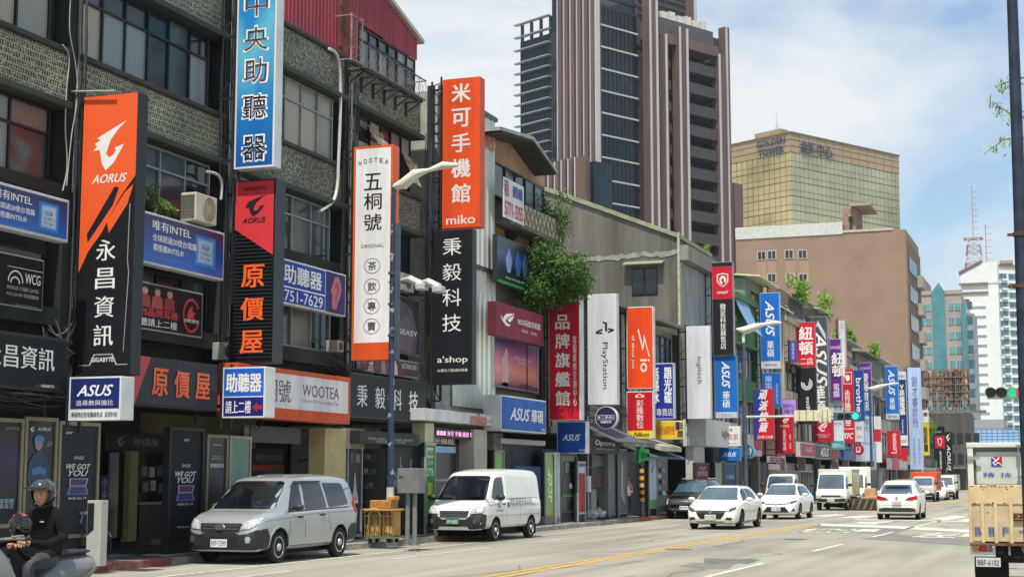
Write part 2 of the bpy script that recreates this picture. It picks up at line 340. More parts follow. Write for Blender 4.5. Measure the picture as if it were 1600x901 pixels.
# row of dark tiled shophouses
units=[(15.6,24.4,13.2),(24.4,30.2,16.2),(30.2,36.4,13.0),(36.4,41.5,13.0)]
ulab=['dark green mosaic tiled shophouse at the left edge behind the orange and black sign','mosaic tiled shophouse above the black board with orange characters, tallest of the tiled row','mosaic tiled shophouse behind the blue ear sign, red shed wall on top','end shophouse of the mosaic tiled row, with torn awnings under a window cage']
BL=[]
for ui,(y0,y1,zt)in enumerate(units):
 b=thing('shophouse',ulab[ui],'shophouse',(XF,(y0+y1)/2,0));BL.append(b)
 m=MB();m.box((-32,y0+.01,3.3),(XF-.35,y1-.01,zt-.02));m.build('core_wall',GREEND,b)
 ms=MOS if ui<2 else MOS2
 lv=[(8.83,10.0),(11.78,13.0)]+([(14.6,16.2)]if ui==1 else[])
 for k,(a,c)in enumerate(lv):
  m=MB();m.box((XF-.33,y0+.3,a+.12),(XF,y1-.02,c-.1));m.build('tiled_band',ms,b)
  m=MB();m.bbox((XF-.33,y0+.3,a-.02),(XF+.16,y1-.02,a+.118),.02);m.build('ledge',GREEN,b)
  m=MB();m.bbox((XF-.33,y0+.3,c-.098),(XF+.09,y1-.02,c+.02),.02);m.build('sill',M('#2a2e2c',.8,var=.3,scale=3,streak=True),b)
 m=MB();m.box((XF-.33,y0-.02,3.3),(XF+.03,y0+.29,zt));m.build('pilaster',GREEND,b)
 m=MB();m.box((XF-.33,y0+.3,4.6),(XF,y1-.02,4.95));m.box((XF-.33,y0+.3,7.1),(XF-.002,y1-.02,7.35));m.build('spandrel',GREEND,b)
 m=MB();m.box((XF-.33,y0+.3,3.28),(XF-.02,y1-.02,3.9));m.build('lintel',M('#a49c86',.8,var=.2,scale=3,streak=True),b)
 m=MB();m.box((-22.6,y0,.14),(-22.4,y1,3.3));m.build('arcade_back_wall',M('#0d0e10',.8,var=.3),b)  # near-black colour carries the shade of the deep arcade
 m=MB();m.box((-22.4,y0,3.29),(XF-.02,y1,3.32));m.build('arcade_ceiling',M('#1b1c1d',.85),b)  # ceiling colour darkened to stand for arcade shade
fr=FRAMED
window(BL[0],15.9,24.0,10.04,11.74,8,2,fr=fr);window(BL[0],15.9,24.1,7.2,8.78,7,2,fr=fr)
window(BL[0],17,24.1,4.97,6.0,5,1,fr=fr)
window(BL[1],24.85,29.75,10.04,11.74,6,2,fr=fr,glass=GL[1:]);window(BL[1],24.85,29.9,7.3,8.78,5,2,fr=FRAMEL,glass=GL[:3]);window(BL[1],24.9,29.9,13.05,14.5,6,2,fr=fr)
window(BL[1],24.85,29.9,4.97,6.1,5,1,fr=fr,glass=GL[:3])
window(BL[2],30.7,36.0,10.04,11.74,6,2,fr=FRAMEL,glass=[GL[6],GL[3],GL[0],GL[4]]);window(BL[2],30.7,35.9,7.2,8.78,5,2,fr=FRAMEL,glass=GL[:3]);window(BL[2],30.7,36.0,4.97,6.9,5,2,fr=FRAMEL,glass=GL[:3]+[GL[4]])
window(BL[3],36.9,41.1,10.04,11.72,6,2,fr=fr);window(BL[3],36.9,41.1,7.37,8.78,5,2,fr=fr,glass=GL[:3])
rag=M('#8a7f6c',.9,var=.4,scale=4)
for k,(ya,yb,za,zb)in enumerate(((37.0,37.9,10.9,10.1),(37.9,38.8,11.5,10.9),(40.3,41.0,11.2,10.3))):
 m=MB();n=5
 for i in range(n+1):
  t=i/n;m.v+=[(XF-.05+.35*t+RS.uniform(-.04,.04),ya+RS.uniform(-.05,.05),za+(zb-za)*t),(XF-.05+.35*t+RS.uniform(-.04,.04),yb+RS.uniform(-.05,.05),za+(zb-za)*t+RS.uniform(-.1,.1))]
 m.f=[(2*i,2*i+1,2*i+3,2*i+2)for i in range(n)];m.m=[0]*n;m.build('torn_awning',rag,BL[3],fix=False)
RED=M('#8e2a38',.5,var=.28,scale=1.2,streak=True);REDS=M('#7d2734',.5,var=.2,scale=1.2,streak=True)
shed=thing('roof_shed','dark red corrugated steel roof shed on top of the tiled shophouses','roof shed',(XF,36,13.0))
def corr(parent,y0,y1,zlo,zhi,X,mat,step=.2,name='corrugated_wall',dx=.05):
 """vertical ribbed steel sheet in plane X between y0 and y1; zlo/zhi are functions of y"""
 m=MB();n=int((y1-y0)/(step/4));vs=[]
 for i in range(n+1):
  y=y0+(y1-y0)*i/n;x=X+(dx if(i//2)%2 else 0);vs+=[(x,y,zlo(y)),(x,y,zhi(y))]
 m.add(vs,[(2*i,2*i+2,2*i+3,2*i+1)for i in range(n)]);return m.build(name,mat,parent,fix=False)
corr(shed,31.2,36.1,lambda y:13.02,lambda y:17.5,XF-.1,RED)
gz=lambda y:14.85+(41.5-y)*.27
corr(shed,36.5,37.4,lambda y:13.02,gz,XF-.12,RED);corr(shed,37.4,41.35,lambda y:14.25 if y<39 else 14.2,gz,XF-.12,RED)
m=MB();m.box((XF-.2,36.1,13.02),(XF+.02,36.48,17.5));m.build('rusty_post',M('#6d3524',.8,var=.6,scale=2),shed)
m=MB();m.box((-30,31.2,13.02),(XF-.3,41.25,14.25));m.prism([(-30,36.5,14.26),(-30,41.25,14.26),(-30,41.25,14.85),(-30,36.5,16.1)],(11.5,0,0));m.build('shed_body',REDS,shed)
m=MB();m.prism([(-30,41.65,14.78),(-30,41.65,14.9),(-30,36.0,16.43),(-30,36.0,16.31)],(30+XF+.04,0,0));m.build('shed_roof',M('#a9aaa2',.5,var=.15),shed)
window(shed,37.45,41.3,13.05,14.2,6,2,X=XF-.1,fr=FRAMED)
cage=thing('window_cage','rusty steel window cage balcony hanging under the red roof shed windows','window cage',(XF+.3,38,12.6))
CG=M('#77706c',.7,.3,var=.4,scale=6);m=MB()
for z in(12.7,13.28):m.bar((XF+.62,36.5,z),(XF+.62,40.45,z),.03)
for i in range(9):y=36.5+i*3.95/8;m.bar((XF+.62,y,12.7),(XF+.62,y,13.28),.012)
for i in range(22):y=36.5+i*.17;m.bar((XF+.62,y,12.7),(XF+.62,y+.32,13.28),.007);m.bar((XF+.62,y+.32,12.7),(XF+.62,y,13.28),.007)
for y in(36.5,40.45):m.bar((XF,y,13.28),(XF+.62,y,13.28),.025);m.bar((XF,y,12.7),(XF+.62,y,12.7),.025)
m.build('cage_bars',CG,cage)
for i in range(6):
 y=36.6+i*.75;m=MB();m.bar((XF+.02,y,12.66),(XF+.55,y,12.66),.05);m.bar((XF+.04,y,12.36),(XF+.50,y,12.64),.04);m.bar((XF+.04,y,12.25),(XF+.04,y,12.66),.05);m.build('bracket',M('#222426',.7,.3),cage)
m=MB()
for z in(12.75,13.95):m.bar((XF+.5,35.75,z),(XF+.5,36.4,z),.04);m.bar((XF,35.75,z),(XF+.5,35.75,z),.03)
for y in(35.75,36.4):m.bar((XF+.5,y,12.7),(XF+.5,y,14.0),.04)
for i in range(7):z=12.75+i*.16;m.bar((XF+.5,35.75,z),(XF+.5,36.4,z+.3),.008);m.bar((XF+.5,35.75,z+.3),(XF+.5,36.4,z),.008)
m.build('side_grille',M('#8c7d76',.7,.3,var=.3),cage)
# white clad building
CLAD=M('#c3c8be',.55,var=.12,scale=1,streak=True)
b=thing('clad_building','building wrapped in tall pale corrugated steel cladding right of the tall orange sign','building',(XF,45.5,0))
m=MB();m.box((-32,43.05,3.4),(XF-.12,47.85,13.7));m.box((-32,41.5,3.4),(XF-1.2,43.04,11));m.build('core_wall',M('#9fa39b',.8,var=.2),b)
corr(b,43.1,47.88,lambda y:8.6,lambda y:13.75,XF-.04,CLAD,.42,dx=.04);corr(b,44.2,47.88,lambda y:3.95,lambda y:8.5,XF-.05,CLAD,.42,dx=.04)
m=MB();m.box((XF-.1,43.05,8.48),(XF+.04,47.9,8.62));m.box((XF-.1,43.05,13.72),(XF+.06,47.9,13.86));m.build('flashing',M('#4c5357',.5,.3),b)
m=MB();m.box((XF-.5,43.06,3.95),(XF-.3,44.2,8.5));m.build('recess_wall',M('#6e7a7c',.7),b)
m=MB();m.box((-22.6,41.3,.14),(-22.4,47.95,3.5));m.build('arcade_back_wall',M('#8a8a84',.7),b)
f=Face((XF+.02,46.0,13.35),(0,1,0),(0,0,-1),1.7,.8);f.text('miko',.5,.5,1,.8,'#c9601f',b,'B',lift=.06)
# building with brown gable top
b=thing('gable_shophouse','four-storey shophouse with brown gabled top storey, yellow shutters and a rental banner','shophouse',(XF,50.8,0));GAB=b
m=MB();m.box((-32,47.92,3.6),(XF-.35,53.6,11.9));m.build('core_wall',M('#6f6a60',.85,var=.2),b)
BR=M('#9c7a5e',.8,var=.18,scale=1.5)
m=MB();m.prism([(XF-.3,47.95,12.45),(XF-.3,53.3,12.3),(XF-.3,53.3,12.9),(XF-.3,50.8,13.6),(XF-.3,47.95,13.2)],(.18,0,0));m.build('gable_wall',BR,b)
m=MB();m.prism([(-30,46.3,13.06),(-30,49.6,13.42),(-30,52.2,12.72),(-30,52.2,12.82),(-30,49.6,13.54),(-30,46.3,13.18)],(30-17.45,0,0));m.build('roof',M('#8f9390',.6,var=.3,scale=2),b);m=MB();m.prism([(-30,46.4,13.04),(-30,49.6,13.40),(-30,52.15,12.70),(-30,52.15,12.66),(-30,49.6,13.34),(-30,46.4,13.0)],(30-17.47,0,0));m.build('roof_soffit',M('#37342f',.8,var=.3),b)
m=MB();m.box((-30,47.95,11.0),(XF-.5,53.5,13.3));m.build('top_storey',M('#4a4038',.8),b)
window(b,48.0,53.2,11.25,12.42,5,1,X=XF-.1,fr=FRAMED,glass=GL[:3])
m=MB();m.box((XF-.3,47.95,10.25),(XF+.5,53.6,10.4));m.build('balcony_slab',M('#6a665c',.85,var=.3),b)
m=MB();m.box((XF+.42,47.95,10.4),(XF+.5,53.6,11.1));m.build('balcony_wall',M('#aaa08a',.8,var=.3,scale=4),b)
m=MB()
for i in range(14):y=48.0+i*.42;m.bar((XF+.52,y,10.42),(XF+.52,y+.5,11.08),.02);m.bar((XF+.52,y+.5,10.42),(XF+.52,y,11.08),.02)
m.build('lattice',M('#7d735f',.8),b)
m=MB()
for i in range(14):z=9.25+i*.07;m.prism([(XF-.3,47.95,z),(XF-.16,47.95,z+.01),(XF-.16,47.95,z+.05),(XF-.3,47.95,z+.065)],(0,5.6,0))
m.build('shutter',M('#b0883f',.7,var=.25,scale=3),b,kind='stuff')
for y in(49.2,51.7):
 m=MB();m.prism([(XF-.15,y,10.2),(XF+.5,y,10.2),(XF-.15,y,9.5)],(0,.06,0));m.bar((XF-.15,y,9.5),(XF-.15,y,10.2),.05);m.build('bracket',DKM,b)
m=MB();m.box((XF-.34,47.95,6.5),(XF-.05,53.6,6.7));m.box((XF-.34,53.0,3.6),(XF-.02,53.6,10.2));m.build('pilaster',M('#5b574e',.85,var=.3),b)
for x,y0_,y1_ in((53.15,3.6,9.2),):
 m=MB();m.tube([(XF+.1,x,y0_),(XF+.1,x,y1_)],.06);m.build('drain_pipe',M('#b8a97e',.6,var=.3),b)
window(b,48.1,52.9,4.7,6.45,2,1,X=XF-.1,fr=FRAMED,glass=GL[:2])
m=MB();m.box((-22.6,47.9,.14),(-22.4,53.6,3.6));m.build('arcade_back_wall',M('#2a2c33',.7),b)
p=aX(783,275,XF+.5);q=aX(816,325,XF+.5)
f=Face((XF+.56,aX(784,280,XF+.5).y,aX(784,276,XF+.5).z),(0,1,0),(0,0,-1),aX(816,300,XF+.5).y-aX(784,300,XF+.5).y,1.35)
t=thing('rental_banner','white rental banner with red phone number hanging on the balcony of the brown gabled building','banner',f.o);t['category']='banner'
f.rect(0,0,1,1,'#cfd2d6',t,'cloth',lift=0,t=.02);f.text('租',.15,.25,.22,.42,'#b3202a',t,'B');f.text('優質商辦',.68,.25,.5,.3,'#2a3f9a',t,'B');f.text('5771-3355',.5,.75,.92,.36,'#b3202a',t,'B')
# low building and big concrete gable wall
b=thing('low_shophouse','low two-storey shophouse hidden behind the hanging signs below the bare concrete wall','shophouse',(XF,63,0))
m=MB();m.box((-32,53.65,3.4),(XF-.3,72.9,8.7));m.build('core_wall',M('#8a867b',.85,var=.3,scale=1.2),b)
m=MB();m.prism([(-34,53.7,12.2),(XF+.5,53.7,8.8),(XF+.5,53.7,8.95),(-34,53.7,12.4)],(0,19.3,0));m.build('sloping_roof',M('#77736a',.8,var=.3,scale=2),b)
for i in range(4):window(b,54.3+i*4.7,58.2+i*4.7,4.9,6.3,4,2,X=XF-.2,fr=FRAMEL,glass=GL[:5]);window(b,54.3+i*4.7,58.2+i*4.7,7.0,8.4,4,2,X=XF-.2,fr=FRAMED,glass=GL[:5])
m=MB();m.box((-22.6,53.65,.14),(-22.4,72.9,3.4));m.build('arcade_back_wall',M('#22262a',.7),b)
for i in range(8):m=MB();m.box((-18.9,54.2+i*2.3,.14),(-18.75,56.3+i*2.3,2.8));m.build('shop_window',M(RS.choice(('#22303c','#3c2a2c','#1c2024','#2c4458','#4c4638')),.3,var=.5,scale=1.6),b)
for y in(53.7,58.5,63.2,67.9):m=MB();m.box((XF-.3,y,3.4),(XF-.05,y+.4,8.7));m.build('pilaster',M('#8d897d',.85,var=.3),b)
CW=73.2
b=thing('concrete_building','building with bare grey concrete side wall under a sloping pale coping','building',(XF,77,0));CB=b
def cpt(x,y):return aY(x,y,CW)
L0,L1,R0=cpt(846,297),cpt(872,305),cpt(1060,373)
conc=M('#625f57',.85,var=.36,scale=.7,bump=.4,streak=True)
wp=[(L0.x,CW,0),(L0.x,CW,L0.z),(L1.x,CW,L1.z),(XF,CW,R0.z),(XF,CW,3.3),(XF-4,CW,3.3),(XF-4,CW,0)]
m=MB();m.prism(wp,(0,7.0,0));m.build('gable_wall',conc,b)
m=MB();m.prism([(L0.x,CW-.12,L0.z),(L1.x,CW-.12,L1.z),(XF+.1,CW-.12,R0.z),(XF+.1,CW-.12,R0.z+.22),(L1.x,CW-.12,L1.z+.24),(L0.x,CW-.12,L0.z+.22)],(0,7.2,0));m.build('coping',M('#868b70',.8,var=.25,scale=2),b)
rs=random.Random(5);up=[];dn=[]
for i in range(31):
 x=905+i*5.1;yc=407-(x-905)*.085-1.2*sin(i*.45)-rs.uniform(-1,1)
 up.append(cpt(x,yc-rs.uniform(2.5,5.5)));dn.append(cpt(x,yc+rs.uniform(2,5.5)))
m=MB();m.add([(p.x,CW-.03,p.z)for p in up]+[(p.x,CW-.03,p.z)for p in dn],[(31+i,31+i+1,i+1,i)for i in range(30)]);m.build('render_patch',M('#83867e',.8,var=.25,scale=3),b,fix=False)
a,c=cpt(987,419),cpt(1028,461)
m=MB();m.box((a.x,CW-.02,c.z),(c.x,CW+.02,a.z));w=m.build('window',FRAMED,b)
for i in range(2):
 x0=a.x+.06+i*(c.x-a.x)/2;m=MB();m.box((x0,CW-.05,c.z+.07),(x0+(c.x-a.x)/2-.1,CW-.03,a.z-.07));m.build('pane',GL[1],w)
m=MB();m.prism([(a.x-.35,CW,a.z+.25),(a.x-.35,CW-.45,a.z+.12),(a.x-.35,CW-.45,a.z+.17),(a.x-.35,CW,a.z+.32)],(c.x-a.x+.7,0,0));m.build('window_hood',M('#7d8a72',.7),b)
m=MB();m.tube([(XF+.03,CW-.1,3.4),(XF+.03,CW-.1,R0.z+.3)],.07);m.build('drain_pipe',M('#a8a698',.6,var=.2),b)
m=MB();m.box((XF-.02,CW,12.35),(XF+.5,81.5,13.1));m.build('parapet',CONC,b)
STL=M('#8b9194',.5,.3,var=.25,scale=1.5,streak=True)
corr(b,CW+.8,80.1,lambda y:5.5,lambda y:12.3,XF+.02,STL,.35,dx=.05)
m=MB();m.box((XF-.1,CW+.05,4.9),(XF+.1,CW+.75,12.3));m.build('tiled_pier',M('#8a8474',.8,var=.3,scale=12),b)
m=MB();m.box((XF+.15,CW-.2,3.25),(XF+1.3,80.2,4.55));m.build('shop_fascia',M('#b5b7b4',.6,var=.1),b)
for q in((CW+.1,CW+2.4),(79.3,80.1)):m=MB();m.box((XF+.2,q[0],.14),(XF+.6,q[1],3.24));m.build('pier',M('#b9bab6',.65,var=.12,scale=2),b)
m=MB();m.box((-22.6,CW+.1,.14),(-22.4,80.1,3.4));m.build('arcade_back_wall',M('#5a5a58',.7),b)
fl=Face((XF+1.302,76.5,4.2),(0,1,0),(0,0,-1),2.2,.6);fl.text('logitech',.5,.5,1,.9,'#24262a',b,'b')
# far shophouses
def shophouse(y0,y1,zt,wall,label,trim=None,nwin=4,fl=(4.2,7.4,10.6),roof=None,proud=0.,gcol=None,win=FRAME):
 X=XF+proud;wm=M(wall,.8,var=.22,scale=1.2,streak=True,bump=.2);tm=M(trim or wall,.75,var=.25,scale=1.5,streak=True)
 b=thing('shophouse',label,'shophouse',(X,(y0+y1)/2,0))
 m=MB();m.box((-32,y0+.02,3.3),(X-.35,y1-.02,zt));m.build('core_wall',wm,b)
 for q in(y0,y1-.35):m=MB();m.box((X-.34,q,3.3),(X,q+.35,zt));m.build('pilaster',tm,b)
 zs=[z for z in fl if z<zt-1.5]
 for k,z in enumerate(zs):
  top=min(z+1.9,zt-.5);nxt=zs[k+1]if k+1<len(zs)else zt
  m=MB();m.box((X-.34,y0+.35,top),(X-.03,y1-.35,nxt));m.box((X-.03,y0+.35,top-.02),(X+.25,y1-.35,top+.1));m.build('spandrel',tm,b)
  window(b,y0+.4,y1-.4,z+.02,top-.02,nwin,2,X=X-.15,fr=win,bar=.08)
 m=MB();m.box((X-.34,y0+.35,3.3),(X-.03,y1-.35,zs[0]));m.build('lintel',tm,b)
 m=MB();m.box((X-.2,y0,zt),(X+.2,y1,zt+.35));m.build('parapet',wm,b)
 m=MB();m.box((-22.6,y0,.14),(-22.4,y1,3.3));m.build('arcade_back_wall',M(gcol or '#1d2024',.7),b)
 m=MB();m.box((X-.6,y0,.14),(X-.1,y0+.5,3.29));m.build('pier',tm,b)
 n=3 if y1-y0<10 else 5;q=(y1-y0-.6)/n
 for i in range(n):
  c=RS.choice(('#22303c','#3c2a2c','#6a6a64','#1c2024','#2c4458','#7c6a50','#14181c','#8c8f8c'));m=MB();m.box((X-.9,y0+.55+i*q,.14),(X-.75,y0+.45+(i+1)*q,2.7));m.build('shop_window',M(c,.3,var=.45,scale=1.6),b)
  if RS.random()<.7:m=MB();m.box((X-.74,y0+.7+i*q,.5+RS.random()*.6),(X-.7,y0+.4+(i+RS.uniform(.5,.9))*q,1.5+RS.random()));m.build('poster',M(RS.choice(('#a8323a','#b9a43c','#b4b4ac','#2c5ca0','#3c8c50','#c06a8c')),.4,var=.4,scale=3),b)
 m=MB();m.box((X,y0+.3,3.1),(X+.35,y1-.3,4.05));m.build('fascia_board',M(RS.choice(('#8c2430','#2a4c8c','#b9b8b0','#33373c','#b49a38','#3f6a58')),.5,var=.2,scale=1),b)
 if roof:
  m=MB();m.box((X-5,y0+.4,zt+.35),(X-.8,y1-.4,zt+2.4));m.build('roof_room',M('#7c8178',.8,var=.2),b)
  m=MB();m.prism([(X-5.2,y0,zt+2.9),(X+.2,y0,zt+2.35),(X+.2,y0,zt+2.45),(X-5.2,y0,zt+3.0)],(0,y1-y0,0));m.build('roof_sheet',M(roof,.6,var=.2),b)
 return b
far=[(80.6,85.8,10.5,'#5a6064','grey shophouse mostly hidden behind the tall black and red shield logo sign',None,None,0),(86.0,92.6,11.9,'#3f7040','bright green painted shophouse with green pillars right of the black and red shield sign','#437a3f',None,0),(92.8,99.5,11.6,'#8d8a80','grey shophouse with a small cream roof shelter beside the green building',None,'#c8c7a4',0),(99.7,107.5,11.9,'#a08e7c','tan shophouse with a rooftop garden fence behind the long blue sign','#b7a890',None,.35),(107.7,116,10.8,'#a99b84','beige shophouse with a rooftop trellis behind the red and black two-branch sign','#9c8d77',None,.3),(116.2,123,12.0,'#595f60','dark shophouse with a pale roof shelter behind the dark grey sign',None,'#a9b0a0',0),(123.2,131,11.7,'#8f8a7d','weathered shophouse with planted balcony above the purple sign','#9b958a',None,.3),(131.2,141,10.9,'#a5a59a','pale shophouse with glass roof room behind the purple and blue sign',None,'#9cb5ad',0),(141.2,152,10.6,'#7c7b70','grey-brown shophouse with a steel roof frame beside the round-bodied cactus plant',None,'#6d706a',.2),(152.2,166,11.0,'#b0aea3','light grey shophouse behind the far blue vertical sign',None,'#c3c8c4',0),(166.2,182,10.6,'#90877a','brownish shophouse behind the long pale blue cloth sign',None,None,.1),(182.2,200,9.8,'#8d9088','plain shophouse behind the yellow projector sign near the street end',None,None,0),(200.2,222,8.5,'#5c5a56','dark low shophouse below the rusty billboard frame at the street end',None,None,0)]
FB=[shophouse(a,b_,z,c,l,trim=t,roof=r,proud=p,nwin=4 if b_-a<9 else 6,gcol=['#2a2626','#1c2630','#2e2a24','#1a1d20'][i%4])for i,(a,b_,z,c,l,t,r,p)in enumerate(far)]
# background buildings
class Loc:
 """local frame of a building seen corner-on: local y runs along its right face, local x points out of that face"""
 def __init__(s,px,py,depth,phi):
  d=ray(px,py);s.O=Vector((d[0]*depth,d[1]*depth,0));s.phi=R(phi);s.X=Vector((cos(s.phi),-sin(s.phi)));s.Y=Vector((sin(s.phi),cos(s.phi)))
 def at(s,px,py,plane,val=0.):
  d=ray(px,py);dx=s.X.x*d[0]+s.X.y*d[1];dy=s.Y.x*d[0]+s.Y.y*d[1];ox=s.X.dot(s.O.xy);oy=s.Y.dot(s.O.xy)
  t=(val+ox)/dx if plane=='x' else(val+oy)/dy
  return Vector((dx*t-ox,dy*t-oy,H+d[2]*t))
 def y(s,px,x=0.,py=300):return s.at(px,py,'x',x).y
 def x(s,px,y=0.,py=300):return s.at(px,py,'y',y).x
 # tall tower with pink stone fins
T=Loc(935,285,233,28)
tw=thing('tower','tall dark glass tower with pink stone fins, white edge lines and louvred left side','tower',T.O,-T.phi)
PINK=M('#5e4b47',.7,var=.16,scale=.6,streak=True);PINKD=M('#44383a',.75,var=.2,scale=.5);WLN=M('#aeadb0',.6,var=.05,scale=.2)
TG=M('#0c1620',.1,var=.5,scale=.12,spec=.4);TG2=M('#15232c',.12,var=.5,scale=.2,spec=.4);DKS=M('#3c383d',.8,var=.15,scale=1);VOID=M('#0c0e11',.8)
FL=3.46
def tb(name,boxes,mat,parent=tw):
 m=MB()
 for a,b in boxes:m.box(a,b)
 return m.build(name,mat,parent,world=False)
ztop=T.at(936,0,'x').z;yg1=T.y(1000);y2=T.y(1007);y3=T.y(1020);y4=T.y(1028);y5=T.y(1033);y6=T.y(1044);y7=T.y(1058);y8=T.y(1109);y9=T.y(1121);y10=T.y(1126.5);y11=T.y(1133)
xl=T.x(813);xg=T.x(862);xp=T.x(873)
z0=T.at(937,279,'x').z
def zl(k):return z0+k*FL
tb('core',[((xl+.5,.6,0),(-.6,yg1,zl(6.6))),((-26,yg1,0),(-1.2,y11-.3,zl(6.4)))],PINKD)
for k in range(-14,8):
 z=zl(k)
 if z<3 or z>ztop+3:continue
 tb('glass_band',[((-.55,.9,z+.12),(-.3,yg1-.1,z+FL-.12))],RS.choice((TG,TG,TG2)))
 tb('transom',[((-.6,.7,z-.12),(-.05,yg1,z+.119))],WLN)
tb('mullion',[((-.31,.9+(yg1-1.0)*i/9-.04,0),(-.22,.9+(yg1-1)*i/9+.04,zl(8)))for i in range(1,9)],M('#0b1218',.3))
nf=6;wf=(0-xp)/nf;HT=ztop+4
for i in range(nf):
 x0=xp+wf*i;tb('stone_fin',[((x0+wf*.40,-.6,0),(x0+wf*.88,.59,HT-(nf-i)*.4))],PINK)
 tb('edge_line',[((x0+wf*.30,-.75,0),(x0+wf*.399,.3,HT-(nf-i)*.4))],WLN)
tb('edge_line',[((.0,-.62,0),(.25,.3,HT))],WLN);tb('stone_fin',[((-.61,.3,0),(.1,.68,HT))],PINK)
tb('fin_gap',[((xp,.3,0),(-.62,.585,HT-3))],M('#251f22',.7))
zt2=T.at(813,66,'y').z;zt3=T.at(813,40,'y').z
tb('curtain_wall',[((xl,.2,0),(xp,.58,zt2))],M('#232e34',.3,var=.35,scale=.6,spec=.4))
tb('glass_strip',[((xg,.19,zt2),(xp+.1,.57,zt3+3))],TG2)
tb('mullion',[((xl+(xp-xl)*i/18-.05,.08,0),(xl+(xp-xl)*i/18+.05,.199,zt2))for i in range(19)],M('#4c565c',.5,.3))
k=0;z=zt3
while z>20:
 tb('sun_louvre',[((xl-.8,-.75,z-.09),(xg,.07,z+.09))],M('#98a2a7',.4,.4));z-=FL/2 if k>2 else FL*.62;k+=1
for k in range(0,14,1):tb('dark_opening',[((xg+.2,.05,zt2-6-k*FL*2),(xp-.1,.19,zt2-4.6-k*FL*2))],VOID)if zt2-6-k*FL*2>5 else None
tb('roof_frame',[((xl+i*(xp-xl)/4,.1,zt2),(xl+i*(xp-xl)/4+.4,.5,zt3))for i in range(5)]+[((xl,9,zt3-.5),(xp,9.5,zt3))],M('#39454c',.5,.3))
def fin(ya,yb,x0,zt,nm='stone_fin'):
 tb(nm,[((x0-1.5,ya,0),(x0,yb,zt))],PINK);tb('edge_line',[((x0,ya+.02,0),(x0+.16,ya+.38,zt))],WLN)
za=T.at(1030,58,'x').z;zb_=T.at(1050,50,'x').z;zc=T.at(1130,47,'x').z
fin(y2,y3,1.4,ztop+8);fin(y4,y5,1.9,za);fin(y6,y7,2.7,zb_)
tb('edge_line',[((2.701,y7-.4,0),(2.86,y7,zb_))],WLN)
fin(y8,(y8+y9)/2+.9,2.3,zb_-2.5);fin(y10,y11,1.5,zc)
tb('edge_line',[((1.4,y3-.4,0),(1.56,y3,ztop+8))],WLN)
ztw=T.at(1060,66,'x',2).z
for k in range(-16,9):
 z=ztw-2.0-(k+16)*FL
 if z<4:break
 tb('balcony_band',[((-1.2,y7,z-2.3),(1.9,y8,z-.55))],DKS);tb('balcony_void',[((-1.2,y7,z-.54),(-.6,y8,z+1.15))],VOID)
 tb('balcony_soffit',[((-1.19,y3,z-2.2),(.6,y4,z-.8)),((-1.19,y5,z-2.2),(.9,y6,z-.8))],PINK)
 tb('window',[((-1.19,y3,z-.79),(.1,y4,z+1.0)),((-1.19,y5,z-.79),(.3,y6,z+1.0)),((-1.15,y9,z-2.1),(1.2,y10,z+1.1))],TG)
 tb('transom',[((-1.1,y9,z+1.11),(1.3,y10,z+1.29))],WLN)
 tb('air_conditioner',[((.12,y3+.2,z-.7),(.6,y3+1.1,z+.1))],M('#8f9396',.6))
tb('block_cap',[((-1.2,y5,ztw-.7),(2.2,y8+.2,ztw+.9))],PINK);tb('roof_plant',[((-9,y3+1,ztw+.9),(.9,y8+.4,ztw+3.8))],M('#4e4b50',.8))
tb('roof_tank',[((-.5,y5+i*1.9,ztw+3.81),(.6,y5+i*1.9+1.3,ztw+5.0+(i%2)*.3))for i in range(6)],M('#c3c6bd',.6,var=.2))
tb('crown_wall',[((-14,y3+.2,ztw),(-3.4,T.y(1076,-3.4),ztop+14))],M('#4a4144',.7,var=.15));ya=T.y(1076,-3.2)
tb('stone_fin',[((-5,ya,ztw),(-3.0,ya+2.3,ztop+14))],PINK);tb('edge_line',[((-3.0,ya+1.7,ztw),(-2.8,ya+2.3,ztop+14))],WLN)
tb('crown_louvre',[((-3.38,y3+.6,z),(-3.1,ya-.3,z+.5))for z in[ztw+5+i*1.2 for i in range(10)]],M('#3d373a',.7))
tb('roof_frame',[((-.6,.9,ztop-1.0),(-.2,yg1,ztop-.5)),((-.6,.9,zl(8)+.9),(-.2,yg1,zl(8)+1.5)),((-14,yg1-.5,zl(6)),(-.7,yg1,ztop+2))],M('#26323a',.4,.4))
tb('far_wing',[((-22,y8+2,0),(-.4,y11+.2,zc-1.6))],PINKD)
wz=T.at(895,250,'y',-3).z;xa,xb,xc=T.x(845,-4),T.x(908,-4),T.x(925,-4)
tb('lower_wing',[((xa,-3.4,0),(xc,.3,wz-1))],TG2)
for i in range(6):x0=xa+(xb-xa)*i/6;tb('stone_fin',[((x0+.5,-4.2,0),(x0+(xb-xa)/6*(.8 if i<5 else 1.9),-3.4,wz))],PINK);tb('edge_line',[((x0+.3,-4.3,0),(x0+.5,-3.9,wz))],WLN)
W2=T.at(1140,292,'x',-3);yw=T.y(1158,-3)
tb('side_wing',[((-16,y11,0),(-3,yw,W2.z))],TG2);tb('stone_fin',[((-4,yw-2.6,0),(-2.8,yw+.2,W2.z+.8))],PINK)
tb('mullion',[((-2.99,y11+i*1.6,0),(-2.85,y11+i*1.6+.2,W2.z))for i in range(4)],M('#0b1218',.3))
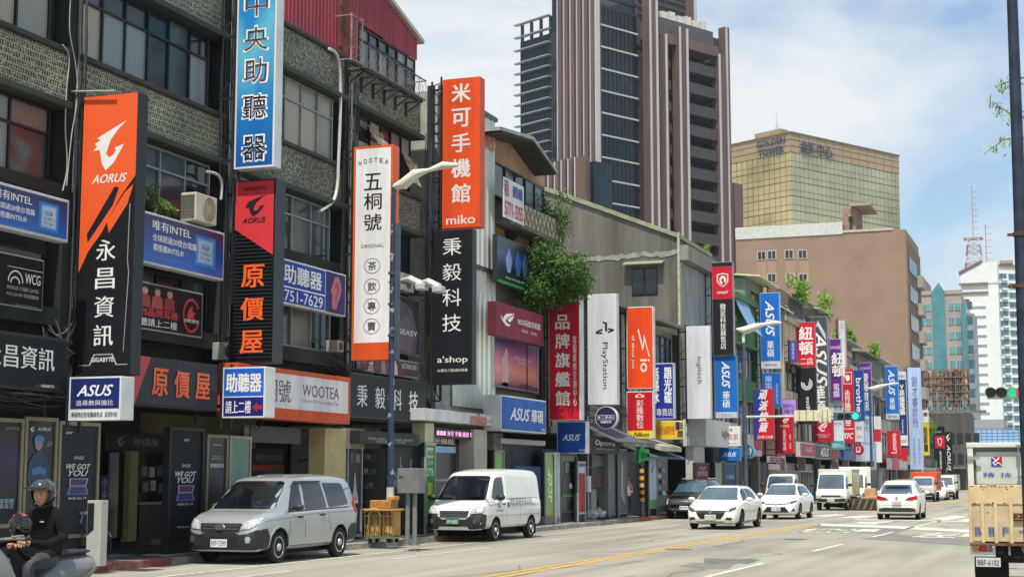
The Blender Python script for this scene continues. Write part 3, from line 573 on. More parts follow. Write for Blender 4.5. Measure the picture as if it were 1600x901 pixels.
# golden glass tower
G=Loc(1237,300,400,30)
gw=thing('tower','gold mirrored glass office tower with lettering under its flat roofline','tower',G.O,-G.phi)
gzt=G.at(1237,208,'x').z;gy=G.y(1406);gx=G.x(1135)
GOLD=M('#b0a274',.25,.1,var=.3,scale=.05);GOLD_SHADED=M('#9fa184',.25,.1,var=.2,scale=.05);GTAN=M('#a08a6c',.45,.1,var=.12,scale=.1);GLINE=M('#6f6140',.5)  # two tones of one glass: the right face's weaker sun is painted in
tb('body',[((gx,.3,0),(-.3,gy,gzt))],GLINE,gw)
gf=3.85;top3=gzt-5.0
tb('top_band',[((-.3,0,top3),(0,gy,gzt)),((gx,0,top3),(-.301,.299,gzt))],GTAN,gw);tb('coping',[((gx-.2,-.25,gzt),(.25,gy+.2,gzt+.4))],GLINE,gw)
m=MB();m2=MB();ny=int(gy/1.75);nx=int(-gx/1.75)
for k in range(24):
 z1=top3-.15-k*gf
 if z1<10:break
 for i in range(ny):a=gy*i/ny+.12;b_=gy*(i+1)/ny-.12;m.box((-.3,a,z1-gf*.55),(-.05-.05*RS.random(),b_,z1));m.box((-.3,a,z1-gf+.22),(-.08,b_,z1-gf*.55-.14))
 for i in range(nx):a=gx*i/nx-.12;b_=gx*(i+1)/nx+.12;m2.box((a,.05+.05*RS.random(),z1-gf*.55),(b_,.3,z1));m2.box((a,.08,z1-gf+.22),(b_,.3,z1-gf*.55-.14))
m.build('glass_pane',GOLD_SHADED,gw,world=False,kind='stuff',fix=False);m2.build('glass_pane',GOLD,gw,world=False,kind='stuff',fix=False)
tb('top_seam',[((.0,0,gzt-1.7),(.06,gy,gzt-1.55)),((.0,0,gzt-3.4),(.06,gy,gzt-3.25)),((gx,-.06,gzt-1.7),(-.01,0,gzt-1.55)),((gx,-.06,gzt-3.4),(-.01,0,gzt-3.25))]+[((0,gy*i/ny*2,top3),(.05,gy*i/ny*2+.1,gzt))for i in range(ny//2)],GLINE,gw)
tb('roof_hut',[((G.x(1218),.8,gzt+.4),(G.x(1178),4,gzt+2.0))],GTAN,gw)
m=MB();xx=G.x(1216,10)
for s in((-.5,-.5),(.5,-.5),(.5,.5),(-.5,.5)):m.bar((xx+s[0],10+s[1],gzt+3),(xx,10,gzt+7),.12)
m.bar((xx,10,gzt+6),(xx,10,gzt+9),.1)
for k in range(5):m.bar((xx-.8+k*.1,10,gzt+3.6+k*.7),(xx+.8-k*.1,10,gzt+3.6+k*.7),.1)
m.build('antenna',M('#b9bcc0',.5,.4),gw,world=False)
class LFace(Face):pass
def ltext(parent,body,c,w,h,face,col,flags=''):
 vs,fs=textmesh(body,.035 if 'B' in flags else.02);m=MB()
 if face=='x':q=[(c[0],c[1]+a*w,c[2]+b*h)for a,b,_ in vs]
 else:q=[(c[0]+a*w,c[1],c[2]+b*h)for a,b,_ in vs]
 m.add(q,fs);return m.build('lettering',M(col,.5,var=.05),parent,world=False,fix=False)
NAVY='#2b3a4e'
a,b_=G.at(1183,236,'y'),G.at(1228,236,'y');ltext(gw,'GOLDEN\nTOWER',((a.x+b_.x)/2,-.3,(G.at(1205,230,'y')).z),b_.x-a.x,4.3,'y',NAVY,'B')
a,b_=G.at(1249,231,'x'),G.at(1300,238,'x');ltext(gw,'金融中心',(.3,(a.y+b_.y)/2,G.at(1275,234,'x').z),b_.y-a.y,3.4,'x',NAVY,'B')
# brown slab building closing the row
YB=176.;bx0,bx1=aY(1150,400,YB).x,aY(1418,400,YB).x;bz=aY(1316,348,YB).z
BRN=M('#887260',.85,var=.08,scale=.35,bump=.15);BRN_SHADED=M('#6f5d50',.85,var=.15,scale=.5)  # second brown is the same wall with side-face shade painted into its colour
bb=thing('apartment_block','big plain brown slab building with tiny windows above the end of the row','apartment block',((bx0+bx1)/2,YB,0))
xs=aY(1316,350,YB).x;m=MB();m.box((bx0,YB,0),(xs,YB+15,bz-.1));m.box((xs,YB,0),(bx1-.15,YB+15,aY(1360,361,YB).z));m.build('wall',BRN,bb)
zz=aY(1360,361,YB).z
m=MB();m.prism([(bx1-2.0,YB+.05,zz+0.02),(bx1,YB+.05,zz-1.2),(bx1,YB+.05,0),(bx1-.14,YB+.05,0),(bx1-.14,YB+.05,zz-1.15)],(0,15,0));m.build('side_wall',BRN_SHADED,bb)
m=MB();n=120
for i in range(n):x=bx0+(xs-bx0)*i/n;m.box((x,YB-.12,bz-1.3),(x+(xs-bx0)/n*.6,YB-.02,bz+.1))
m.box((bx0,YB-.03,bz-1.3),(xs,YB-.001,bz+.1));m.build('corrugated_parapet',M('#c9ccc6',.6,var=.1),bb,kind='stuff')
m=MB();m.box((xs,YB-.1,zz-.02),(bx1-1.5,YB+.2,zz+.25));m.build('coping',M('#b0a69a',.8),bb)
a,b_,c=aY(1316,326,YB+2),aY(1349,326,YB+2),aY(1316,356,YB+2)
m=MB();m.box((a.x,YB+2,zz-1),(b_.x-.9,YB+8,a.z));m.build('roof_hut',M('#8d7462',.85,var=.15),bb)
m=MB();m.box((a.x+.8,YB+1.9,zz+.2),(b_.x-1.3,YB+1.99,a.z-1.0));m.build('hut_opening',M('#2c3428',.8),bb)
m=MB();m.box((a.x+.7,YB+1.7,a.z-1.0),(b_.x-1.2,YB+1.95,a.z-.75));m.build('hut_awning',M('#6fa06a',.7),bb)
m=MB();m.box((b_.x-1.4,YB+1,a.z+.1),(b_.x+.9,YB+8,a.z+.35));m.bar((b_.x-.6,YB+2,a.z+.4),(b_.x-.6,YB+2,a.z+4.2),.1);m.bar((b_.x-1.1,YB+2,a.z+.4),(b_.x-.6,YB+2,a.z+2.4),.07);m.build('hut_roof',M('#9a9184',.8),bb)
for px,py in((1190,399),(1206,398),(1233,397),(1254,397),(1206,434),(1235,434),(1255,434)):
 c=aY(px,py,YB);m=MB();m.box((c.x-.55,YB-.06,c.z-.55),(c.x+.55,YB-.01,c.z+.55));w=m.build('window',M('#a59b8d',.6),bb)
 for s in(-1,1):m=MB();m.box((c.x+s*.23-.18,YB-.09,c.z-.42),(c.x+s*.23+.18,YB-.061,c.z+.42));m.build('pane',GL[1],w)
for px in(1190,1206,1235,1256):
 c=aY(px,400,YB);m=MB();m.box((c.x-.5,YB-.008,8),(c.x+.5,YB,c.z-.6));m.build('stain_band',M('#9b7f6b',.9,var=.2,scale=.3,streak=True),bb)
for k in range(8):
 z=zz-2.8-k*3.3
 if z<9:break
 f=MB();f.box((bx1-.1,YB+.8,z-1.9),(bx1+.04,YB+9.5,z));w=f.build('window_band',M('#2d2a2a',.5),bb)
 for i in range(5):g=MB();g.box((bx1+.041,YB+1.0+i*1.7,z-1.8),(bx1+.1,YB+2.4+i*1.7,z-.1));g.build('pane',RS.choice((GL[0],GL[1])),w)
 g=MB();g.box((bx1+.02,YB+10.5,z-2.6),(bx1+.6,YB+14.5,z-1.2));g.build('balcony',M('#9a948c',.7),bb)
 # teal striped block
D=315.
def zat(px,py):return aY(px,py,D).z
tb_=thing('office_block','beige office block with teal glass stripe and paired teal windows behind the brown slab','office block',(aY(1468,500,D).x,D,0))
x0,x1,x2,x3=(aY(p,500,D).x for p in(1425,1457,1480,1503));BG=M('#9c9088',.8,var=.08,scale=.4);TEAL=M('#4a8089',.2,var=.15,scale=.3,spec=.5);TEALD=M('#4f8d92',.15,var=.3,scale=.3,spec=.5)
zt=zat(1440,461);m=MB();m.box((x0-6,D,0),(x3,D+18,zt));m.box((x0-6,D-.2,zt),(x3+.2,D+.4,zt+.8));m.build('wall',BG,tb_)
m=MB();m.prism([(x1,D-.3,0),(x2-.3,D-.3,0),(x2-.3,D-.3,zt+.5),((x1+x2)/2,D-.3,zt+2.4),(x1,D-.3,zt+.5)],(0,.5,0));m.build('glass_stripe',TEAL,tb_)
m=MB();m.box((x3+.01,D-1.5,0),(aY(1511,500,D).x,D+10,zat(1500,476)));m.build('teal_flank',TEAL,tb_)
m=MB();m.box((aY(1511,500,D).x+.01,D-.5,0),(aY(1522,500,D).x,D+10,zat(1500,490)));m.build('grey_flank',M('#7c8c92',.4,var=.3,scale=.5),tb_)
for k in range(12):
 z=zat(1440,474)-k*2.88
 if z<6:break
 for pa in(1436,1446,1482,1492):
  xa=aY(pa,500,D).x;m=MB();m.box((xa,D-.06,z-1.7),(xa+1.15,D-.01,z));w=m.build('window',M('#b5aca2',.6),tb_)
  for q in(0,1):m=MB();m.box((xa+.08+q*.53,D-.12,z-1.6),(xa+.55+q*.53,D-.061,z-.1));m.build('pane',TEALD,w)
 m=MB();m.box((aY(1512,500,D).x,D-.56,z-1.6),(aY(1520,500,D).x,D-.51,z));m.build('window_band',M('#3c5866',.3),tb_)
tb_b=aY(1440,435,330.);m=MB();m.box((tb_b.x-8,330,0),(tb_b.x+.6,345,tb_b.z));m.build('rear_block',M('#8a7f78',.8),tb_)
# white tower
P=Loc(1540,560,500,55)
wt=thing('tower','white residential tower with bands of blue-green windows at the right side of the sky','tower',P.O,-P.phi)
WH=M('#d5dad9',.6,var=.05,scale=.3);WH2=M('#bcc4c6',.6,var=.05,scale=.3);WG=M('#3b6672',.15,var=.35,scale=.4,spec=.7);TRIM=M('#7b6157',.7)
zt=P.at(1540,416,'x').z;yR=P.y(1640);xL=P.x(1521)
tb('wall',[((xL,0,0),(0,yR,zt))],WH,wt)
tb('roof_trim',[((xL,-.3,zt),(.4,yR,zt+.8))],TRIM,wt)
for k in range(28):
 z=zt-2.2-k*3.1
 if z<12:break
 wide=k>2
 ya,yb,yc,yd=P.y(1542 if wide else 1552),P.y(1567),P.y(1570),P.y(1585)
 for a,b_ in((ya,yb),(yc,yd)):
  m=MB();m.box((.0,a-.2,z-1.75),(.12,b_+.2,z+.1));w=m.build('window',WH2,wt,world=False)
  n=3 if a==ya else 2
  for i in range(n):m=MB();m.box((.121,a+(b_-a)*i/n+.1,z-1.6),(.3,a+(b_-a)*(i+1)/n-.1,z));m.build('pane',WG,w,world=False)
 m=MB();m.box((.12,P.y(1559),z-2.3),(.9,P.y(1568),z-1.8));m.build('balcony',WH,wt,world=False)
S=aY(1497,500,515.);s0,s1,s2=aY(1497,470,515.),aY(1545,470,515.),aY(1514,470,515)
wl=thing('apartment_block','white stepped block with brown sloping roof trims and balconies left of the white tower','apartment block',(S.x,515,0))
z1=aY(1500,444,515).z;z2=aY(1500,458,515.).z
m=MB();m.box((s0.x-1,515,0),(s1.x+3,535,z2));m.box((s0.x+1,515.5,z2),(s1.x+3,535,z1));m.prism([(s0.x+1,515.3,z1),(s1.x+3,515.3,z1),(s1.x+3,515.3,aY(1534,410,515).z),(aY(1534,410,515).x,515.3,aY(1534,410,515).z),(s0.x+1,515.3,aY(1500,428,515).z)],(0,10,0));m.build('wall',WH,wl)
m=MB();a,b_=aY(1498,428,515),aY(1534,409,515);m.prism([(a.x,514.9,a.z),(b_.x,514.9,b_.z),(b_.x,514.9,b_.z+.8),(a.x,514.9,a.z+.8)],(0,10.6,0));m.box((s0.x+.5,514.8,z1-.4),(s1.x,515.2,z1+.3));m.box((s0.x-1.4,514.6,z2-.4),(s1.x,515.2,z2+.3));m.build('roof_trim',TRIM,wl)
for k in range(26):
 z=z2-2.0-k*3.1
 if z<12:break
 m=MB();m.box((aY(1504,500,515).x,514.85,z-1.9),(aY(1516,500,515).x,514.99,z));m.build('glass_band',WG,wl)
 m=MB();m.box((s0.x-1.2,514.2,z-2.6),(aY(1504,500,515).x,514.99,z-2.1));m.box((aY(1517,500,515).x,514.6,z-2.6),(s1.x-1,514.99,z-2.3));m.build('balcony',WH2,wl)
 # lattice mast behind
YM=560.;mc=aY(1523,430,YM);mt_=aY(1523,374,YM);tp=aY(1523,290,YM)
ms_=thing('lattice_mast','red and white steel lattice antenna mast behind the white stepped block','antenna mast',(mc.x,YM,0))
wb,wt_=aY(1540,430,YM).x-mc.x,aY(1530,380,YM).x-mc.x;zb,zt=mc.z-4,mt_.z
mr=MB();mw=MB();RD=M('#a87f7c',.6,.1);WHM=M('#d5d0cc',.6)
def cr_(z,s):w=wb+(wt_-wb)*min(1,(z-zb)/(zt-zb));return[(mc.x+a*w,YM+b_*w,z)for a,b_ in((-1,-1),(1,-1),(1,1),(-1,1))]
ns=8
for i in range(ns):
 za,zc=zb+(zt-zb)*i/ns,zb+(zt-zb)*(i+1)/ns;A,B=cr_(za,0),cr_(zc,0);q=mr if(i//2)%2==1 or i>5 else mw
 q=mr if i%3!=1 else mw
 for j in range(4):q.bar(A[j],B[j],.24);q.bar(A[j],B[(j+1)%4],.13);q.bar(A[(j+1)%4],B[j],.13);q.bar(B[j],B[(j+1)%4],.13)
a=aY(1506,371,YM).x;mr.box((a,YM-2,zt),(2*mc.x-a,YM+2,zt+.5));mr.bar((mc.x,YM,zt),(mc.x,YM,tp.z),.3)
for k in range(7):z=zt+4+(tp.z-zt-4)*k/7;mr.bar((mc.x,YM,z),(mc.x+1.9,YM,z),.18)
mr.build('red_steelwork',RD,ms_);mw.build('white_steelwork',WHM,ms_)
m=MB();c=aY(1542,420,540.);t_=aY(1542,350,540.);m.bar((c.x,540,c.z-6),(c.x,540,t_.z),.3)
for k in range(7):z=c.z+(t_.z-c.z)*k/7;m.bar((c.x,540,z+1),(c.x+2.2,540,z+1),.15)
o=m.build('antenna',M('#9a7f7c',.6),None);tag(o,'thin whip antenna with short rungs right of the lattice mast','antenna')
# rusty billboard frame at the street end
D=205.;a,b_=aY(1440,580,D),aY(1516,640,D)
rb=thing('billboard_frame','rusty empty billboard frame with brown sheet strips on the roof at the street end','billboard frame',(a.x,D,0))
z1=aY(1480,577,D).z;z0_=aY(1480,636,D).z;RU=[M(c,.85,var=.5,scale=1.5)for c in('#6a3626','#96603e','#48302a','#b99a80','#7d736c')]
n=24
for i in range(n):
 x=a.x+(b_.x-a.x)*i/n;w=(b_.x-a.x)/n*RS.choice((.8,.95,1.,.9));y=D+.3+RS.uniform(0,.2)
 m=MB();zz=[z0_]+sorted(RS.uniform(z0_,z1)for _ in range(2))+[z1];k=RS.randrange(3);j0=RS.choice((0,0,1));m.box((x,y,zz[j0]),(x+w,y+.05,zz[3]-RS.uniform(0,.5)));m.build('rusty_sheet',RS.choice(RU),rb)
m=MB()
for i in range(9):x=a.x+(b_.x-a.x)*i/8;m.bar((x,D,z0_-1),(x,D,z1),.12);m.bar((x,D-.02,z0_-1),(x+(b_.x-a.x)/8,D-.02,(z0_+z1)/2),.08)
for i in range(6):z=z0_+(z1-z0_)*i/5;m.bar((a.x,D-.1,z),(b_.x,D-.1,z),.12)
m.bar((a.x-3,D-.5,z0_-.6),(b_.x+2,D-.5,z0_-.6),.35);m.build('steel_frame',M('#7a7470',.7,.3,var=.4),rb)
# blocks at the very end of the street
D=222.;a,b_=aY(1468,640,D),aY(1507,640,D)
o=thing('building','dark grey shabby building with boarded upper floor at the far end of the pavement','building',(b_.x-3,D,0))
m=MB();m.box((a.x-5,D,0),(b_.x,D+20,aY(1490,640,D).z));m.build('wall',M('#4e4b48',.85,var=.35,scale=.6,streak=True),o)
m=MB();[m.box((a.x+i*1.1,D-.06,z),(a.x+i*1.1+.8,D-.01,z+1.4))for i in range(5)for z in(3.6,6.4)];m.build('window',M('#23272b',.5),o)
m=MB();m.box((a.x-1,D-1.5,2.9),(b_.x,D,3.15));m.build('awning',M('#6a6e70',.7),o)
D=260.;a,b_=aY(1508,660,D),aY(1625,660,D)
o=thing('low_building','low white building with pale blue railing on its roof behind the parked cargo truck','building',((a.x+b_.x)/2,D,0))
zr=aY(1550,694,D).z;zq=aY(1550,672,D).z
m=MB();m.box((a.x,D,0),(b_.x,D+15,zr));m.build('wall',M('#b9bfc2',.7,var=.1),o)
m=MB();m.box((a.x,D+3,zr),(b_.x,D+3.3,zq));[m.box((a.x,D+2.9,zr+i*.5),(b_.x,D+2.98,zr+i*.5+.2))for i in range(5)];m.build('blue_screen',M('#8fb3d6',.5,var=.15,scale=.4),o)
m=MB();[m.bar((a.x+i*(b_.x-a.x)/14,D,zr),(a.x+i*(b_.x-a.x)/14,D,zq+.3),.15)for i in range(15)];m.bar((a.x,D,zq+.3),(b_.x,D,zq+.3),.12);m.build('railing',M('#5f7f9c',.5),o)
m=MB();c,d_=aY(1520,640,300.),aY(1542,658,300.);m.box((c.x-2,300,0),(d_.x+3,312,aY(1530,655,300).z));o=m.build('grey_block',M('#8f9499',.7,var=.1),None);tag(o,'small grey block between the rusty billboard frame and the white tower','building')
# SIGNS
SIGN={}
def psign(label,x0,x1,yt,yb,col,side='#9a9ea0',frame=None,Xo=-16.75,th=.34,name='projecting_sign',cat='sign',segs=None,group='signs projecting over the pavement',bracket=True,lip=.03):
 """box sign projecting from the shop fronts, face towards the camera"""
 ym=(yt+yb)/2;Y=aX(x1,ym,Xo).y;Xi=aY(x0,ym,Y).x;xm=(x0+x1)/2;zt,zb=aY(xm,yt,Y).z,aY(xm,yb,Y).z
 t=thing(name,label,cat,((Xo+Xi)/2,Y+th/2,zb),group=group)
 m=MB();m.bbox((Xi,Y,zb),(Xo,Y+th,zt),.015);m.build('sign_box',M(side,.5,.1,var=.12,scale=1.5),t)
 if bracket:
  m=MB();xa=XF+.02;k=max(2,int((zt-zb)/1.1))
  for i in range(k):z=zb+.25+(zt-zb-.5)*i/(k-1);m.bar((xa,Y+th*.5,z),(Xi-.01,Y+th*.5,z),.05);m.bar((xa,Y+th*.5,z+.1),(Xi-.01,Y+th*.5,min(zt,z+.6)),.025)
  m.bar((Xi-.06,Y+.05,zb-.2),(Xi-.06,Y+.05,zt+.1),.05);m.bar((Xi-.06,Y+th,zb-.2),(Xi-.06,Y+th,zt+.1),.05)
  m.bar((xa+.1,Y+.15,zb-.1),(xa+.1,Y+.15,zt),.05);m.build('support_frame',DKM,t)
 f=Face((Xi,Y,zt),(1,0,0),(0,0,-1),Xo-Xi,zt-zb)
 if frame:f.rect(0,0,1,1,frame,t,'frame_face',lift=.002)
 mu,mv=lip,lip*f.w/f.h
 if segs is None:f.rect(mu,mv,1-mu,1-mv,col,t,'panel')
 else:
  for a,b_,c in segs:f.rect(mu,mv if a==0 else a,1-mu,1-mv if b_==1 else b_-.002,c,t,'panel')
 return t,f
def fsign(label,x0,x1,yt,yb,col,X=-17.95,th=.18,side='#8e9294',name='shop_board',cat='sign',group='boards lying on the shop fronts',lip=.012,mat=None):
 """board lying flat against the shop fronts; yt / yb are read at its near edge"""
 ya,yb_=aX(x0,yt,X),aX(x0,yb,X);Y1=aX(x1,yt,X).y
 t=thing(name,label,cat,(X-th/2,(ya.y+Y1)/2,yb_.z),group=group)
 m=MB();m.bbox((X-th,ya.y,yb_.z),(X,Y1,ya.z),.012);m.build('sign_box',M(side,.5,.1,var=.12,scale=1.5),t)
 f=Face((X,ya.y,ya.z),(0,1,0),(0,0,-1),Y1-ya.y,ya.z-yb_.z)
 f.rect(lip,lip*f.w/f.h,1-lip,1-lip*f.w/f.h,col,t,'panel',mat=mat)
 return t,f
BIRD=[(.95,0),(.42,.20),(.10,.33),(.22,.36),(.05,.44),(.12,.50),(0,.58),(.20,.57),(.22,.66),(.26,.84),(.38,1.),(.60,.86),(.80,.60),(.88,.48),(.62,.55),(.66,.60),(.60,.68),(.48,.74),(.38,.66),(.50,.38),(.72,.16)]
EYE1=[(.0,.30),(.10,.62),(.34,.95),(.52,1.0),(.72,.86),(.46,.80),(.34,.66),(.48,.42),(.98,.0),(.42,.14),(.24,.36),(.20,.58)]
EYE2=[(.46,.56),(.62,.70),(.80,.50),(.94,.12),(.66,.34)]
SHIELD=[(.0,.08),(.5,.0),(1,.08),(1,.6),(.8,.84),(.5,1.),(.2,.84),(.0,.6)]
def ring(n=20,r0=.5,r1=.42,a0=0,a1=360):
 o=[(.5+r0*cos(R(a0+(a1-a0)*i/n)),.5+r0*sin(R(a0+(a1-a0)*i/n)))for i in range(n+1)]
 return Ring(o+[(.5+r1*cos(R(a1+(a0-a1)*i/n)),.5+r1*sin(R(a1+(a0-a1)*i/n)))for i in range(n+1)])
def disc(n=24,r=.5):return[(.5+r*cos(2*pi*i/n),.5+r*sin(2*pi*i/n))for i in range(n)]
def rog(f,t,b,col='#e6e2e2'):f.shape(EYE1,col,t,box=b);f.shape(EYE2,col,t,box=b)
WHT='#dcdcda'
# 1 tall orange and black bird sign
t,f=psign('tall orange and black projecting sign with white bird emblem, nearest the left edge',124,210,148,586,'#14171c',side='#16191e',Xo=-16.7,lip=.01)
f.shape([(0.01,0.003),(.99,.003),(.99,.30),(.74,.37),(.40,.50),(.18,.56),(.0101,.635)],'#e0592a',t,'orange_panel',lift=.006)
f.shape([(.96,.33),(.80,.36),(.50,.46),(.54,.50),(.86,.40)],'#e0592a',t,'orange_stripe',lift=.006)
f.shape([(.16,.53),(.60,.40),(.70,.34),(.62,.335),(.14,.50)],'#17191d',t,'dark_stripe',lift=.008)
f.shape(BIRD,WHT,t,box=(.20,.10,.84,.275));f.text('AORUS',.52,.305,.66,.032,WHT,t,'Bi')
for i,c in enumerate('永昌資訊'):f.text(c,.50,.56+i*.1,.36,.076,WHT,t,'b')
f.text('GIGABYTE',.5,.945,.42,.016,WHT,t,'B');f.shape([(.08,.962),(.26,.962),(.34,.925),(.68,.925),(.76,.962),(.95,.962),(.95,.965),(.74,.965),(.66,.929),(.36,.929),(.28,.965),(.08,.965)],'#9ea2a5',t,'outline')
f.shape([(.90,.40),(.915,.40),(.90,.60),(.93,.64),(.87,.92),(.86,.92),(.915,.64),(.885,.60)],'#8f9396',t,'outline')
# 2 blue hearing aid sign
def bluegrad():
 m,N,K,b=nodes('blue_print',.35);tcd=N('ShaderNodeTexCoord');s=N('ShaderNodeSeparateXYZ');K(tcd.outputs['Generated'],s.inputs[0])
 n=N('ShaderNodeTexNoise');n.inputs['Scale'].default_value=1.2;K(tcd.outputs['Generated'],n.inputs['Vector']);a=N('ShaderNodeMath');a.operation='MULTIPLY_ADD';K(n.outputs['Fac'],a.inputs[0]);a.inputs[1].default_value=.5;K(s.outputs['Z'],a.inputs[2])
 r=ramp(N,[(.2,'#0b4a98'),(.55,'#1a6fb4'),(.85,'#5fb0c8'),(1.,'#1b7fc0')]);K(a.outputs[0],r.inputs[0]);K(r.outputs[0],b.inputs['Base Color']);return m
t,f=psign('tall blue projecting hearing shop sign with five white-edged brown characters, cut by the top edge',369,431,-62,262,'#1460a8',side='#c8ccce',frame='#c8ccce',Xo=-16.6,lip=.045)
f.rect(.05,.012,.95,.985,'#1460a8',t,'print',lift=.006,mat=bluegrad())
for c,y in zip('中央助聽器',(8,62,112,168,232)):
 v=(y+62)/324;f.text(c,.5,v,.66,.130,'#e9e6e0',t,'B',lift=.010);f.text(c,.5,v,.60,.118,'#54353a' if y<150 else '#1e1620',t,'',lift=.016)
 # 3 red / black ribbed sign
t,f=psign('red and black ribbed projecting sign with three orange characters beside the ear board',365,429,281,567,'#16191d',side='#2c3238',Xo=-16.7,th=.45,lip=.02)
m=MB();ribs=34
for i in range(ribs):z=f.o.z-f.h*(.30+.685*i/ribs);m.box((f.o.x+.04,f.o.y-.035,z-.03),(f.o.x+f.w-.04,f.o.y-.005,z))
m.build('rib',M('#1d2126',.5),t,kind='stuff')
f.shape([(.03,.01),(.97,.01),(.97,.42),(.03,.27)],'#c8323a',t,'red_panel',lift=.04);f.shape(BIRD,'#17181c',t,box=(.26,.085,.82,.205),lift=.045);f.text('AORUS',.5,.225,.6,.03,'#17181c',t,'Bi',lift=.045);f.text('GIGABYTE',.5,.05,.55,.018,'#17181c',t,'B',lift=.045)
for i,c in enumerate('原價屋'):f.text(c,.5,.53+i*.178,.56,.125,'#e4602c',t,'B',lift=.05)
# 4 tea sign
t,f=psign('tall white tea shop sign in an orange frame with four circled characters',551,613,228,562,'#d9dadd',side='#d05a28',frame='#d05a28',Xo=-16.55,lip=.06,th=.4)
f.rect(.0,.92,1,1,'#c94f22',t,'panel',lift=.006)
for i,c in enumerate('WOOTEA'):a=(i-2.5)/2.5;f.text(c,.5+a*.34,.072+a*a*.012-.004,.09,.022,'#2b2b2e',t,'b')
for c,v in zip('五桐號',(.17,.262,.36)):f.text(c,.5,v,.46,.08,'#1b1b1f',t,'b')
f.text('ORIGINAL',.5,.472,.6,.016,'#3b3b3e',t)
for c,v in zip('茶飲專賣',(.565,.66,.752,.845)):f.shape(ring(24,.5,.47),'#2b2b2e',t,'circle',box=(.5-.2,v-.036,.5+.2,v+.036));f.text(c,.5,v,.22,.042,'#2b2b2e',t,'b')
# 5/6 orange phone sign above the black tech sign
t,f=psign('tall orange projecting phone shop sign with white characters and wordmark, top of its frame',691,750,122,356,'#d24a1c',side='#bf4218',Xo=-16.45,lip=.01,th=.4)
for i,c in enumerate('米可手機館'):f.text(c,.5,.10+i*.168,.5,.125,'#d8d0cc',t,'B')
f.text('miko',.5,.945,.78,.06,'#d8d0cc',t,'B')
t,f=psign('black projecting tech shop sign with thin white characters hanging under the orange phone sign',677,738,359,600,'#15181e',side='#20242a',Xo=-16.6,lip=.01,th=.35)
for i,c in enumerate('秉毅科技'):f.text(c,.48,.11+i*.165,.50,.115,WHT,t)
f.text("a'shop",.5,.845,.8,.055,WHT,t,'b');f.text('3C數位.行動通訊專櫃',.5,.91,.8,.02,WHT,t)
m=MB();Y=aX(750,240,-16.45).y+.25;xa,xb=aY(673,300,Y).x,aY(690,300,Y).x
m.bar((xa,Y,3.5),(xa,Y,13.6),.16,.2);m.bar((xb,Y,4),(xb,Y,13.6),.07)
for i in range(16):m.bar((xa,Y,4+i*.6),(xb,Y,4+i*.6),.045);m.bar((xb,Y,4+i*.6),(xa,Y,4.6+i*.6),.025)
o=m.build('sign_mast',M('#2f353c',.6,.4,var=.2),None);tag(o,'dark steel lattice mast that carries the orange phone sign and the black sign','sign mast')
# 7/8 small projecting boards
t,f=psign('white framed blue sign with slanted wordmark hanging under the tall orange and black sign',108,189,588,656,'#c9cdd0',side='#c9cdd0',Xo=-16.3,th=.42,lip=.0)
f.rect(.03,.04,.97,.74,'#16255e',t,'blue_panel',lift=.006)
def asus(f,t,u,v,w,h,col='#dfe2e6',flags=''):f.text('ASUS',u,v,w,h,col,t,'Bi'+flags)
asus(f,t,.5,.32,.72,.26);f.text('追尋無與倫比',.5,.60,.75,.13,'#cfd3da',t);f.text('華碩筆記型電腦展售店  昌資科技',.5,.87,.92,.12,'#26324a',t,'b')
t,f=psign('small blue and navy hearing shop sign with a red arrow',348,414,573,652,'#c9cdd0',side='#d5d8d6',Xo=-16.3,th=.45,lip=.0)
f.rect(.03,.03,.97,.575,'#1d59b8',t,'blue_panel',lift=.006);f.rect(.03,.60,.97,.97,'#16206a',t,'navy_panel',lift=.006)
f.text('助聽器',.5,.31,.86,.38,WHT,t,'B');f.text('請上二樓',.38,.79,.62,.26,WHT,t,'b');f.shape([(.0,.5),(.45,.0),(.45,.3),(1,.3),(1,.7),(.45,.7),(.45,1.)],'#a81e35',t,'arrow',box=(.72,.70,.95,.90),lift=.01)
# flat boards on the tiled row
def intelprint():
 m,N,K,b=nodes('chip_print',.35);tcd=N('ShaderNodeTexCoord');s=N('ShaderNodeSeparateXYZ');K(tcd.outputs['Generated'],s.inputs[0]);r=ramp(N,[(.0,'#1656a8'),(.45,'#1b3f8e'),(.9,'#191c4c')]);K(s.outputs['Z'],r.inputs[0]);K(r.outputs[0],b.inputs['Base Color']);return m
CHIP=intelprint()
def chipboard(label,x0,x1,yt,yb):
 t,f=fsign(label,x0,x1,yt,yb,'#1b3f8e',side='#b9bcc0',X=-17.6,th=.25,lip=.012,mat=CHIP)
 return t,f
t,f=chipboard('blue chip advertising board right of the tall orange sign, under the air conditioner',188,352,318,402)
def chip(f,t,u,v,w,h):
 f.rect(u-w*.66,v-h*.62,u+w*.66,v+h*.62,'#2c78c4',t,'glow_print',lift=.008);f.rect(u-w*.5,v-h*.5,u+w*.5,v+h*.5,'#7fa3c4',t,'chip',lift=.010);f.rect(u-w*.42,v-h*.42,u+w*.42,v+h*.42,'#a4b6cc',t,'chip',lift=.012)
 f.shape(ring(18,.5,.42),'#2c5ea0',t,'ring',box=(u-w*.25,v-h*.30,u+w*.25,v-h*.05),lift=.015);f.text('intel',u,v-h*.17,w*.35,h*.16,'#2c5ea0',t,'',lift=.016);f.text('CORE i5\n9th Gen',u,v+h*.18,w*.7,h*.34,'#3f5f8c',t,'',lift=.016)
chip(f,t,.80,.50,.16,.50);f.text('唯有INTEL',.47,.22,.38,.20,WHT,t,'b');f.text('全球超過20億台電腦',.50,.46,.44,.14,WHT,t,'b');f.text('都搭載INTEL®',.44,.65,.30,.14,WHT,t,'b');f.rect(.30,.83,.66,.845,'#4d7ab6',t,'line',lift=.008)
t,f=chipboard('blue chip advertising board cut by the left edge of the photo',-160,111,240,318)
